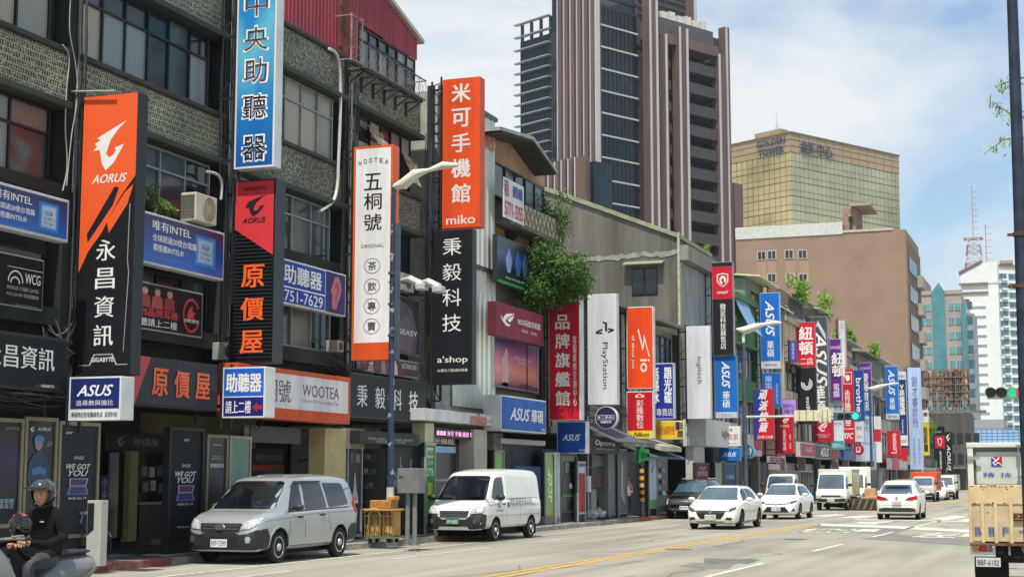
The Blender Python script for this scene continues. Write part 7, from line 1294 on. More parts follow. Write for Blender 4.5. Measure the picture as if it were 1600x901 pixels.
for q in tw:
 pp=[aY(x,y,19)for x,y in q]
 for k in range(60):
  s=rs3.random()*2;i=min(1,int(s));c=pp[i].lerp(pp[i+1],s-i)+Vector((rs3.gauss(0,.05),rs3.gauss(0,.06),rs3.gauss(-.03,.05)));d=Vector((rs3.gauss(0,1),rs3.gauss(0,1),rs3.gauss(-.5,.8))).normalized()*.05;e=d.orthogonal().normalized()*.011
  m.add([c-d,c+e,c+d,c-e],[(0,1,2,3)])
for k in range(1500):
 c=Vector((t.location.x+.5,19,6.9))+Vector((rs3.gauss(0,.55),rs3.gauss(0,.9),rs3.gauss(0,.5)))
 if c.x<t.location.x-.9:continue
 d=Vector((rs3.gauss(0,1),rs3.gauss(0,1),rs3.gauss(-.5,.8))).normalized()*.06;e=d.orthogonal().normalized()*.014;m.add([c-d,c+e,c+d,c-e],[(0,1,2,3)])
m.build('foliage',M('#7c9448',.6,var=.4),t,fix=False,kind='stuff')
D=30.;a,b_=aY(1541,605,D),aY(1594,622,D)
t=thing('traffic_signal','horizontal traffic signal with green lamp lit at the right edge of the photo','traffic signal',(b_.x+2.5,D,0))
m=MB();m.bbox((a.x,D,b_.z),(b_.x,D+.2,a.z),.02);m.build('housing',M('#b9beae',.5,var=.1),t)
for i,(px,cc)in enumerate(((1548,0),(1565,0),(1582,1))):
 c=aY(px,613,D);m=MB();m.lathe([(.095,-.02),(.095,-.001)],(c.x,D,c.z),'y',20);l_=m.build('lens',M('#2a9a72',.3,emit=1.2)if cc else M('#1c1512',.3),t)
 m=MB();n=12;m.add([(c.x+.10*cos(pi*k/n),D-yy,c.z+.10*sin(pi*k/n))for yy in(0,.14)for k in range(n+1)],[(k,k+1,n+2+k,n+1+k)for k in range(n)]);m.build('hood',M('#2c302c',.6),l_,fix=False)
m=MB();m.bar((b_.x,D+.1,(a.z+b_.z)/2),(b_.x+2.5,D+.1,(a.z+b_.z)/2),.1);m.tube([(b_.x+2.5,D+.1,0),(b_.x+2.5,D+.1,a.z+.6)],.11);m.build('pole',POLEG,t)
c=aY(1599,613,D-.3);m=MB();m.lathe([(.15,-.01),(.15,0)],(c.x+.02,D-.3,c.z),'y',20);m.build('red_disc',M('#9c3a28',.5),t)
D=aX(1166,760,-16.2).y-.3;t=thing('traffic_signal','cream street name boards and horizontal signal with lit green lamp hanging on a long arm','traffic signal',(-15.9,D,.14))
ar=aY(1240,650,D).z;x0,x1=aY(1166,650,D).x,aY(1345,650,D).x
m=MB();m.tube([(x0,D,ar),(x1,D,ar)],.06,8);m.build('arm',M('#b9bcb4',.5),t,smooth=True)
CRB=M('#cfc8a8',.6,var=.06)
a,b_=aY(1241,641,D),aY(1283,657,D);m=MB();m.bbox((a.x,D-.12,b_.z),(b_.x,D-.08,a.z),.01);m.build('name_board',CRB,t);a2,b2=aY(1280,632,D),aY(1300,660,D)
r=(b2.x-a2.x)/2;m=MB();m.lathe([(r,0),(r,.04)],((a2.x+b2.x)/2,D-.17,(a2.z+b2.z)/2+.05),'y',28);m.bbox((a2.x+.02,D-.16,b2.z),(b2.x-.02,D-.135,(a2.z+b2.z)/2),.01);m.build('round_board',CRB,t)
for px,nm in((1250,0),(1261,0),(1272,0),(1286,1),(1294,1)):c=aY(px,649,D);m=MB();m.bar((c.x,D-.2,c.z-.32),(c.x,D-.2,c.z+.3),.025);m.bar((c.x-.08,D-.2,c.z-.28),(c.x+.08,D-.2,c.z-.28),.03);m.build('hanger',M('#5a5c58',.5),t)
a,b_=aY(1302,643,D),aY(1345,656,D);m=MB();m.bbox((a.x,D-.1,b_.z),(b_.x,D+.15,a.z),.06);m.build('signal_housing',M('#3c5a5a',.5),t)
for px,on in((1314,0),(1325,0),(1337,1)):c=aY(px,650,D);m=MB();m.lathe([(.15,-.13),(.15,-.101)],(c.x,D,c.z),'y',18);m.build('lens',M('#1fd0a8',.3,emit=1.6)if on else M('#101214',.3),t)
D=aX(1003,800,-16.9).y;a,b_=aY(993,700,D),aY(1010,724,D)
t=thing('traffic_signal','pedestrian signal with green painted housing on a pole striped yellow and black','traffic signal',(aY(1003,760,D).x,D,.14));xx=t.location.x
m=MB();m.tube([(xx,D,.14),(xx,D,a.z+.3)],.085,12);m.build('post',M('#5c646a',.5,.3,var=.2),t,smooth=True)
m=MB();m.bbox((a.x,D-.2,b_.z),(b_.x-.2,D+.1,a.z),.04);m.prism([(b_.x-.2,D-.15,b_.z+.1),(b_.x+.1,D-.2,b_.z+.15),(b_.x+.1,D-.2,b_.z+.4),(b_.x-.2,D-.15,b_.z+.5)],(0,.3,0));m.prism([(b_.x-.2,D-.15,a.z-.45),(b_.x+.1,D-.2,a.z-.35),(b_.x+.1,D-.2,a.z-.05),(b_.x-.2,D-.15,a.z)],(0,.3,0));m.build('signal_housing',M('#2c7a48',.5,var=.15),t)
z0_,z1_=aY(1003,783,D).z,aY(1003,727,D).z
for i in range(5):za=z0_+(z1_-z0_)*i/5;m=MB();m.lathe([(.10,za),(.10,za+(z1_-z0_)/10*1.1)],(xx,D,0),n=12);m.build('yellow_stripe',M('#c99418',.6),t)
m=MB();m.lathe([(.096,z0_),(.096,z1_)],(xx,D,0),n=12);m.build('black_sleeve',M('#1b1b1c',.7),t)
c=aZ(145,884,.14);w0=aY(156,884,c.y).x-aY(135,884,c.y).x
t=thing('service_pillar','waist-high white steel service pillar with dark glass strip by the red kerb','service pillar',(c.x,c.y,.14));zt=aY(145,781,c.y).z;xa,xb=aY(135,830,c.y).x,aY(157,830,c.y).x;xm=aY(147,830,c.y).x
m=MB();m.bbox((xa,c.y,.14),(xb,c.y+.22,zt),.012);m.build('body',M('#a9aaa4',.45,.1,var=.1,scale=4),t)
m=MB();m.prism([(xa+.015,c.y-.004,.14+.55),(xa+.015,c.y-.004,zt-.05),(xm-.01,c.y-.004,zt-.05),(xm-.01,c.y-.004,.14+.66)],(0,.003,0));m.build('dark_glass',M('#20242a',.15,spec=.7),t)
c=aZ(643,851,.14);t=thing('utility_cabinet','grey steel utility cabinet raised on two legs beside the cardboard trolley','utility cabinet',(c.x,c.y,.14));a,b_=aY(626,731,c.y),aY(658,770,c.y)
GC=M('#787b79',.5,.3,var=.15,scale=4);m=MB();m.bbox((a.x,c.y-.2,b_.z),(b_.x,c.y+.25,a.z),.015);m.build('cabinet',GC,t);m=MB();m.bbox((a.x+.04,c.y-.225,a.z-.2),(a.x+.16,c.y-.19,a.z-.07),.01);m.build('meter_box',GC,t)
for px in(637,648):x=aY(px,800,c.y).x;m=MB();m.tube([(x,c.y,.14),(x,c.y,b_.z)],.06,10);m.lathe([(.13,.14),(.13,.16)],(x,c.y,0),n=12);m.build('leg',GC,t)
c=aZ(599,847,.14);t=thing('hand_trolley','wire cage hand trolley stacked with flattened yellowish cardboard boxes at the lamp post','trolley',(c.x,c.y,.14));CB1=M('#a9783c',.85,var=.25,scale=5);CB2=M('#b98c4c',.85,var=.2,scale=5)
a,b_=aY(577,797,c.y),aY(621,838,c.y);w=b_.x-a.x;RS2=random.Random(8)
for i in range(9):
 x=a.x+.02+w*.9*i/9;m=MB();m.prism([(x,c.y-.15+RS2.uniform(-.1,.05),.32),(x+.06,c.y-.15,.32),(x+.06+RS2.uniform(-.03,.05),c.y-.12,a.z+RS2.uniform(-.1,.05)),(x,c.y-.12,a.z+RS2.uniform(-.08,.08))],(0,.5,0));tag(m.build('cardboard',RS2.choice((CB1,CB2)),None),'','');o=COL.objects[-1]
 del o['label'],o['category'];o.parent=t;o.location=-t.location
m=MB();m.bbox((a.x-.04,c.y-.3,a.z),(b_.x+.03,c.y+.35,a.z+.05),.01);m.build('cardboard',CB2,t);m=MB();m.bbox((a.x+.1,c.y-.2,a.z+.055),(b_.x-.1,c.y+.25,a.z+.26),.02);m.build('carton',CB1,t);m=MB();m.bbox((b_.x-.22,c.y-.15,a.z+.262),(b_.x-.02,c.y+.15,a.z+.36),.02);m.build('carton',CB2,t)
m=MB();WIRE=M('#8d8f6a',.4,.6)
for x in(a.x,a.x+w*.33,a.x+w*.66,b_.x):m.bar((x,c.y-.24,.28),(x,c.y-.24,a.z-.02),.02)
for z in(.30,.55,.8):m.bar((a.x,c.y-.24,z),(b_.x,c.y-.24,z),.02)
m.tube([(a.x+.12,c.y-.28,.3),(a.x+.12,c.y-.28,a.z-.1),(a.x+.2,c.y-.28,a.z),(a.x+.36,c.y-.28,a.z),(a.x+.42,c.y-.28,a.z-.1),(a.x+.42,c.y-.28,.3)],.018,6);m.box((a.x,c.y-.25,.25),(b_.x,c.y+.3,.29));m.build('wire_cage',WIRE,t)
for x in(a.x+.12,b_.x-.12):
 for yy in(-.18,.22):m=MB();m.lathe([(.055,-.02),(.055,.02)],(x,c.y+yy,.195),'y',14);m.build('castor',RUB,t)
m=MB();m.tube([(a.x-.03,c.y-.26,a.z-.05),(a.x+.2,c.y-.28,a.z+.06),(b_.x-.1,c.y-.27,a.z+.02),(b_.x+.02,c.y-.2,a.z-.1)],.014,5);m.build('strap',M('#c9b428',.6),t)
for(px,yb,yt,r_,lab,mt)in((919,813,650,.035,'slim bus stop pole with a white timetable drum near the square blue sign','#8f9a9c'),(953,809,703,.07,'plain white round post in front of the shops left of the pedestrian','#c9ccc8')):
 c=aZ(px,yb,.14);zt=aY(px,yt,c.y).z;t=thing('sign_post',lab,'post',(c.x,c.y,.14));m=MB();m.tube([(c.x,c.y,.14),(c.x,c.y,zt)],r_,12);m.build('post',M(mt,.5,var=.1),t,smooth=True)
 if r_<.05:m=MB();a,b_=aY(919,743,c.y),aY(919,768,c.y);m.lathe([(.12,b_.z),(.12,a.z)],(c.x,c.y,0),n=18);m.build('timetable_drum',M('#c3c9c8',.5,var=.08),t)
 else:m=MB();a,b_=aY(940,703,c.y),aY(956,708,c.y);m.bbox((a.x-.2,c.y-.5,b_.z),(b_.x+.05,c.y+.3,a.z),.02);m.build('blue_canopy',M('#6fa4c4',.5),t);m=MB();a,b_=aY(943,740,c.y),aY(950,767,c.y);m.bbox((a.x,c.y-.05,b_.z),(b_.x,c.y+.1,a.z),.02);m.build('blue_box',M('#2f8fc8',.5),t)
def blob(name,label,cat,c,r,mat,sc=(1,1,.7),seed=1,knot=True):
 bm=bmesh.new();bmesh.ops.create_icosphere(bm,subdivisions=3,radius=r)
 for v in bm.verts:n=mnoise.fractal(v.co*3.2/r*.35+Vector((seed,seed*2,0)),.9,2.2,4);v.co*=1+.32*n;v.co.x*=sc[0];v.co.y*=sc[1];v.co.z=max(v.co.z*sc[2],-r*sc[2]*.8)
 if knot:
  for v in bm.verts:
   d=math.hypot(v.co.x,v.co.y)
   if v.co.z>0 and d<r*.3:v.co.z+=(r*.3-d)*1.3
 me=bpy.data.meshes.new(name);bm.to_mesh(me);bm.free();me.materials.append(mat);me.shade_smooth();o=bpy.data.objects.new(name,me);COL.objects.link(o);o.location=c;tag(o,label,cat);return o
c=aZ(924,811,.14);blob('rubbish_bag','crumpled white rubbish bag on the left of the bag pile at the bus stop','bag',(c.x,c.y,.32),.26,M('#b9b8b8',.35,var=.1),seed=1)
c=aZ(937,810,.14);blob('rubbish_bag','crumpled white rubbish bag on the right of the bag pile at the bus stop','bag',(c.x,c.y,.34),.27,M('#c3c2c0',.35,var=.1),seed=4)
c=aZ(930,809,.14);blob('rubbish_bag','pinkish bag resting on top of the two white rubbish bags','bag',(c.x,c.y+.1,.74),.20,M('#b98f8c',.45,var=.2),seed=7)
c=aZ(1350,797,0);t=thing('barrier','yellow and black striped barrier base left of the white people carrier','barrier',(c.x,c.y,.0));m=MB();m.bbox((c.x-.8,c.y,.0),(c.x+.7,c.y+.5,.62),.05);m.build('base',M('#23231f',.7),t)
for i in range(4):m=MB();m.prism([(c.x-.75+i*.34,c.y-.012,.05),(c.x-.64+i*.34,c.y-.012,.05),(c.x-.42+i*.34,c.y-.012,.56),(c.x-.53+i*.34,c.y-.012,.56)],(0,.01,0));m.build('yellow_stripe',M('#7c6830',.8,var=.4),t)
for i,(px,py,s)in enumerate(((1353,784,.6),(1362,781,.55),(1359,770,.6),(1353,774,.4))):c=aY(px,py,86.+i);m=MB();m.bbox((c.x-s/2,c.y,c.z-s*.45),(c.x+s/2,c.y+s,c.z+s*.45),.04);o=m.build('cardboard_box',M(('#a97c58','#b58a62','#c09068','#8f6a4c')[i],.8,var=.2),None);tag(o,('worn brown box at the left foot of the box pile over the striped barrier','brown box on the right of the pile over the striped barrier','lightest box topping the pile over the striped barrier','small dark box squeezed in the pile over the striped barrier')[i],'box')
c0=aX(302,352,-17.75);c1=aX(346,352,-17.75);zt,zb=aX(302,306,-17.75).z,aX(302,350,-17.75).z
t=thing('air_conditioner','cream outdoor air conditioner above the right end of the blue chip board','air conditioner',(-17.75,c0.y,zb));ys,ye=aX(304,340,-17.45).y,aX(345,340,-17.45).y;ye=ys+.85
m=MB();m.bbox((-17.8,ys,zb),(-17.42,ye,zt),.02);m.build('casing',M('#b5b0a0',.5,var=.1,scale=3),t);cy,cz=ys+.52,(zt+zb)/2;R_=(zt-zb)*.42
m=MB();m.lathe([(R_,0),(R_,.01)],(-17.42,cy,cz),'x',28);m.build('fan_opening',M('#3c3a36',.6),t);m=MB();[m.lathe([(R_*k/5+.008,.012),(R_*k/5+.008,.02),(R_*k/5-.006,.02),(R_*k/5-.006,.012)],(-17.42,cy,cz),'x',24)for k in range(1,6)];[m.bar((-17.405,cy,cz),(-17.405,cy+R_*cos(a),cz+R_*sin(a)),.01)for a in[i*pi/6 for i in range(12)]];m.build('fan_guard',M('#c3b99c',.5),t)
m=MB();[m.box((-17.42-.36,ys-.012,zb+.06+i*.065),(-17.46,ys-.001,zb+.10+i*.065))for i in range(8)];m.build('side_louvre',M('#56544c',.6),t,kind='stuff')
for(nm,lab,x,y0,y1,z0,z1)in(('air_conditioner','small weathered air conditioner on the end unit near the tea sign lamp',-17.9,39.4,40.2,7.0,7.5),('meter_box','small grey cable box on the tiled wall beside the red and black sign',-17.95,29.95,30.15,4.35,4.75),('meter_box','white electrical box with round knob below the ear board',-17.9,35.4,35.75,4.95,5.25)):
 t=thing(nm,lab,nm.replace('_',' '),(x,y0,z0));m=MB();m.bbox((x-.25,y0,z0),(x+.1,y1,z1),.02);m.build('casing',M('#8f9088',.5,var=.15),t);m=MB();m.lathe([((z1-z0)*.35,.0),((z1-z0)*.35,.012)],(x+.1,(y0+y1)/2,(z0+z1)/2),'x',18);m.build('grille',M('#3c3e3c',.6),t)
 # cables and pipes on the facades
def cable(label,pts,r=.012,mat=None,cat='cable',name='cable',n=6):
 out=[]
 for i in range(len(pts)-1):
  p0,p1,p2,p3=(Vector(pts[max(i-1,0)]),Vector(pts[i]),Vector(pts[i+1]),Vector(pts[min(i+2,len(pts)-1)]))
  for k in range(5):t=k/5;out.append(.5*((2*p1)+(-p0+p2)*t+(2*p0-5*p1+4*p2-p3)*t*t+(-p0+3*p1-3*p2+p3)*t**3))
 out.append(Vector(pts[-1]));m=MB();m.tube(out,r,n);o=m.build(name,mat or M('#1b1c1d',.6),None,smooth=True);tag(o,label,cat);return o
PW=M('#b9bab4',.5,var=.12)
cable('long white flexible pipe snaking down the wall between the ear board and the tea sign',[aX(x,y,XF+.12)for x,y in((514,76),(528,90),(532,140),(531,200),(529,250),(527,290),(520,315),(500,330))],.042,PW,'pipe','drain_hose',8)
cable('short white curved pipe above the cream air conditioner',[aX(x,y,XF+.12)for x,y in((322,268),(338,272),(346,285),(345,312))],.035,PW,'pipe','drain_hose',8)
cable('thin pale cable hanging from the sill beside the left window group',[aX(x,y,XF+.1)for x,y in((98,70),(108,90),(104,140),(102,200),(105,260),(98,298))],.014,M('#9a9d94',.6))
cable('second thin pale cable close to the first beside the left window group',[aX(x,y,XF+.14)for x,y in((110,0),(109,50),(118,100),(121,150),(112,210),(104,290))],.01,M('#a3a69d',.6))
cable('thin straight cable dropping down the dark pilaster behind the orange and black sign',[aX(x,y,XF+.1)for x,y in((128,0),(124,80),(119,150),(116,220),(113,300))],.01,M('#8d9088',.6))
m=MB();a,b_=aY(48,144,24.5),aY(180,144,24.5);m.tube([(a.x,24.5,a.z),(b_.x,24.5,b_.z+.02)],.022,8);o=m.build('bar',M('#b4b6b4',.4,.4),None);tag(o,'thin horizontal pale steel bar over the top of the orange and black sign','bar')
RC=random.Random(21)
def tangle(name,label,y0,y1,z,n,sag=.5,X=XF+.15,cols=('#17181a','#232527','#3a3c3c'),dz=.3):
 m=MB()
 for k in range(n):
  a=RC.uniform(y0,y0+(y1-y0)*.4);b_=RC.uniform(y0+(y1-y0)*.6,y1);za,zb=z+RC.uniform(-dz,dz),z+RC.uniform(-dz,dz);s=RC.uniform(.1,sag);x=X+RC.uniform(-.15,.15)
  pts=[(x+RC.uniform(-.02,.02),a+(b_-a)*i/9,za+(zb-za)*i/9-s*4*(i/9)*(1-i/9)+RC.uniform(-.015,.015))for i in range(10)];m.tube(pts,RC.uniform(.006,.014),4,cap=False,mi=RC.randrange(3))
 o=m.build(name,[M(c,.7)for c in cols],None,kind='stuff');tag(o,label,'cables');return o
tangle('cable_tangle','tangled black cables sagging above the leftmost shop posters',19.5,25.3,3.45,30,.35,X=-17.7)
tangle('cable_tangle','tangled cables on the dark pilaster below the leftmost chip board',23.6,25.0,4.4,14,.6,cols=('#6b6d68','#232527','#8c8e88'),dz=.5)
tangle('cable_tangle','messy black cables between the small navy sign and the ribbed board',29.7,31.6,3.35,18,.4,X=-17.7)
tangle('cable_tangle','dark cables sagging under the ear board and behind the tea board',34.5,38.5,4.75,14,.25)
tangle('cable_tangle','dark cables running along the wall under the torn awnings',36.5,43.5,7.2,8,.3)
tangle('cable_tangle','black cables over the low shopfronts behind the console sign',54,72,4.6,16,.5,X=-17.8)
for k,(y,z0,z1,n)in enumerate(((24.55,3.6,13,5),(30.3,3.5,13,7),(36.55,3.6,12.5,7),(41.7,4,12,6))):
 m=MB();LB=('behind the tall orange and black sign','behind the tall blue hearing sign','beside the tea sign','beside the cladding')[k]
 for i in range(n):
  yy=y+i*.07+RC.uniform(-.02,.02);x=XF+.07+RC.uniform(0,.08);m.tube([(x+RC.uniform(-.01,.01),yy+RC.uniform(-.03,.03),z0+(z1-z0)*j/14+RC.uniform(-.1,.1))for j in range(15)],RC.uniform(.01,.028),5,cap=False,mi=RC.randrange(3))
 o=m.build('wall_cables',[M(c,.7)for c in('#1c1e20','#33363a','#6f726e')],None,kind='stuff');tag(o,'bundle of vertical cables and pipes on the wall '+LB,'cables')
 # PLANTS
def leafmat(c1,c2,c3):
 m,N,K,b=nodes('leaves',.55);oi=N('ShaderNodeTexCoord');n=N('ShaderNodeTexNoise');n.inputs['Scale'].default_value=4;n.inputs['Detail'].default_value=3;K(oi.outputs['Object'],n.inputs['Vector']);g=N('ShaderNodeNewGeometry');a=N('ShaderNodeMath');a.operation='MULTIPLY_ADD';K(g.outputs['Random Per Island'],a.inputs[0]);a.inputs[1].default_value=.45;K(n.outputs['Fac'],a.inputs[2])
 r=ramp(N,[(.35,c1),(.7,c2),(1.0,c3)]);K(a.outputs[0],r.inputs[0]);K(r.outputs[0],b.inputs['Base Color']);b.inputs['Specular IOR Level'].default_value=.3
 tr=N('ShaderNodeBsdfTranslucent');K(r.outputs[0],tr.inputs['Color']);ms_=N('ShaderNodeMixShader');ms_.inputs[0].default_value=.3;out=[x for x in b.id_data.nodes if x.type=='OUTPUT_MATERIAL'][0];K(b.outputs[0],ms_.inputs[1]);K(tr.outputs[0],ms_.inputs[2]);K(ms_.outputs[0],out.inputs[0]);return m
LV=leafmat('#1c3216','#33591f','#739a44');LV2=leafmat('#3f6026','#6a9434','#a9c45a')
def bush(label,c,rad,n,leaf=.09,name='bush',mat=None,cat='plant',trunk=None,seed=1,droop=.3,clumps=9):
 rs=random.Random(seed);c=Vector(c);t=thing(name,label,cat,(c.x,c.y,c.z-rad[2])if not trunk else trunk[0]);m=MB();cl=[]
 for k in range(clumps):
  d=Vector((rs.gauss(0,1),rs.gauss(0,1),rs.gauss(0,1))).normalized()*rs.uniform(.25,.8);cl.append((c+Vector([d[i]*rad[i]for i in range(3)]),rs.uniform(.28,.5)))
 for k in range(n):
  cc,r=rs.choice(cl);d=Vector((rs.gauss(0,1),rs.gauss(0,1),rs.gauss(0,1))).normalized()*rs.uniform(.55,1.05)*r;p=cc+Vector([d[i]*rad[i]for i in range(3)])
  a=Vector((rs.gauss(0,1),rs.gauss(0,1),rs.gauss(-droop,.7))).normalized();b=a.cross(Vector((rs.gauss(0,.5),rs.gauss(0,.5),1))).normalized();s=leaf*rs.uniform(.6,1.3);nrm=a.cross(b)*s*.12
  m.add([p,p+a*s*.5+b*s*.24+nrm,p+a*s,p+a*s*.5-b*s*.24+nrm],[(0,1,2,3)])
 m.build('foliage',mat or LV,t,fix=False,kind='stuff')
 m=MB();base=Vector(trunk[0])if trunk else c-Vector((0,0,rad[2]))
 m.tube([base,base.lerp(c,.5)+Vector((rs.uniform(-.1,.1),0,0)),c],[.05 if not trunk else trunk[1],.035,.02],6)
 for cc,r in cl:m.tube([base.lerp(c,.6),(base.lerp(c,.8)+cc)/2,cc],[.025,.015,.006],5)
 m.build('stem',M('#54483a',.85),t);return t
c=aX(872,434,-17.3);s=c.y/2400*1.02
bush('large dense leafy vine bush bulging over the red flagship sign from the building corner',(c.x+.05,c.y-.3,c.z),(1.45,2.35,1.5),21000,.13,'vine',clumps=42,seed=3,trunk=((XF+.1,c.y-1.2,c.z-1.5),.05))
c2=aX(868,345,-18.0);bush('loose upper shrub at the gable corner above the dense vine',(c2.x,c2.y-.3,c2.z),(.8,1.3,1.4),2800,.11,seed=5,clumps=9)
c3=aX(845,460,-17.6);bush('hanging vine clump drooping left of the dense vine onto the dark red board',(c3.x,c3.y-.3,c3.z),(.5,.9,.9),1700,.11,'vine',seed=8,droop=.8)
c=aX(240,315,-17.9);bush('small dark potted bush at the window above the blue chip board',(c.x,c.y,c.z+.05),(.35,.8,.42),1200,.07,mat=leafmat('#1d3018','#2c4620','#4c7a2c'),seed=4)
c=aX(262,331,-17.8);bush('bright green sprig spilling over the top of the blue chip board',(c.x,c.y,c.z+.1),(.2,.4,.18),420,.06,mat=LV2,seed=6)
for k,(px,py,r,lab)in enumerate(((1101,393,.45,'small bright plant on the roof edge left of the black shield sign'),(1245,456,1.3,'bright green shrub in the rooftop garden above the bright blue sign'),(1286,478,1.35,'second bright green rooftop shrub beside the trellis, above the slate sign'),(1314,515,1.2,'planted balcony greenery above the purple computer sign'),(1364,545,1.0,'spiky palm-like plant on the roof beside the far shops'),(1330,525,.7,'small balcony bush right of the purple computer sign'),(1450,668,1.4,'small green bush above the yellow projector sign'))):
 X=XF-.4 if px!=1450 else-17.0;c=aX(px,py,X);bush(lab,c,(r*.7,r*(1.6 if px<1400 else 1.2),r),900 if k else 400,.16+.1*(px>1200),mat=LV2,seed=20+k,clumps=8)
for lab,p0,p1,yt,yb,X in(('dark slatted wooden fence of the rooftop garden above the tan shophouse',1200,1233,442,478,XF-.3),('square wooden trellis on the roof behind the slate sign',1253,1278,468,494,XF-.3),('dark metal balcony railing of the rooftop garden',1233,1253,464,488,XF+.1)):
 a,b_=aX(p0,yt,X),aX(p1,yt,X);zb=aX(p0,yb,X).z;t=thing('fence',lab,'fence',(X,a.y,zb));Y0_,Y1_=a.y,b_.y
 WD=M('#5c4c40',.8,var=.2)if 'railing' not in lab else M('#2c2e30',.6)
 if 'railing' in lab:
  for i in range(16):y=Y0_+(Y1_-Y0_)*i/15;m=MB();m.bar((X,y,zb),(X,y,zb+1.1),.06);m.build('bar',WD,t)
  m=MB();m.bar((X,Y0_,zb+1.1),(X,Y1_,zb+1.1),.08);m.build('rail',WD,t)
 else:
  for i in range(9):z=zb+(a.z-zb)*i/8;m=MB();m.box((X-.03,Y0_,z),(X+.03,Y1_,z+.09));m.build('slat',WD,t)
  for i in range(3):y=Y0_+(Y1_-Y0_)*i/2;m=MB();m.box((X-.08,y-.06,zb-.3),(X-.031,y+.06,a.z+.1));m.build('post',WD,t)
a=aX(1180,440,XF-.5);t=thing('roof_shelter','small cream gabled roof shelter behind the green shophouse','roof shelter',(XF-2,a.y,a.z));m=MB();m.prism([(XF-3.2,a.y,a.z-.9),(XF-1.8,a.y,a.z+.1),(XF+.5,a.y,a.z-1.3),(XF+.5,a.y,a.z-1.18),(XF-1.8,a.y,a.z+.24),(XF-3.2,a.y,a.z-.78)],(0,8,0));m.build('roof',M('#b7b898',.6,var=.1),t);m=MB();[m.bar((x,y,a.z-3.5),(x,y,a.z-.9),.1)for x in(XF-3,XF+.2)for y in(a.y+.2,a.y+7.7)];m.build('leg',M('#8c8a78',.6),t,kind='stuff');m=MB();m.box((XF-3,a.y+.1,a.z-3),(XF-.6,a.y+.3,a.z-.8));m.build('gable_panel',M('#b9b472',.7),t)
m=MB();p=aX(1149,462,XF+.1),aX(1161,470,XF+.1);
n=6;m.v=[]
for i in range(n+1):t_=i/n;m.v+=[(XF+.05+.9*t_**1.3,p[0].y,p[0].z-1.9*t_),(XF+.05+.9*t_**1.3,p[1].y+1.5,p[1].z+.2-2.2*t_)]
m.f=[(2*i,2*i+1,2*i+3,2*i+2)for i in range(n)];m.m=[0]*n;o=m.build('tarpaulin',M('#6a93b4',.6,var=.1),None,fix=False);tag(o,'pale blue tarpaulin awning on the green shophouse','awning')
m=MB();m.box((-460,-60,-1),(340,700,135));hz_=m.build('haze',[],None);hz_['kind']='stuff'
hm=bpy.data.materials.new('haze_air');hm.use_nodes=True;hn=hm.node_tree;hn.nodes.clear();hv=hn.nodes.new('ShaderNodeVolumePrincipled');ho=hn.nodes.new('ShaderNodeOutputMaterial');hv.inputs['Density'].default_value=.00014;hv.inputs['Color'].default_value=(.82,.9,1,1);hv.inputs['Anisotropy'].default_value=.2;hn.links.new(hv.outputs[0],ho.inputs['Volume']);hz_.data.materials.append(hm)
# PEOPLE, SCOOTER, BICYCLE
def skin(name,pts,edges,mats,parent,root=0,sub=2,matf=None):
 """one continuous surface grown round a skeleton; pts = (x, y, z, rx, ry)"""
 me=bpy.data.meshes.new(name);me.from_pydata([p[:3]for p in pts],edges,[]);o=bpy.data.objects.new(name,me);COL.objects.link(o)
 md=o.modifiers.new('skin','SKIN');md.use_smooth_shade=True
 for i,p in enumerate(pts):me.skin_vertices[0].data[i].radius=(p[3],p[4]if len(p)>4 else p[3]);me.skin_vertices[0].data[i].use_root=(i==root)
 s=o.modifiers.new('sub','SUBSURF');s.levels=s.render_levels=sub
 bpy.context.view_layer.update();dg=bpy.context.evaluated_depsgraph_get();m2=bpy.data.meshes.new_from_object(o.evaluated_get(dg));o.modifiers.clear();o.data=m2
 m2.materials.clear()
 for m in mats:m2.materials.append(m)
 if matf:
  for p in m2.polygons:p.material_index=matf(p.center)
 m2.shade_smooth();o.parent=parent;return o
SKINM=M('#b98a70',.55,var=.06);JACK=M('#111214',.95,var=.3,scale=7,bump=.9,spec=.2);JEAN=M('#3b3f46',.85,var=.25,scale=6,bump=.3);HELM=M('#0e0f11',.12,coat=.8);
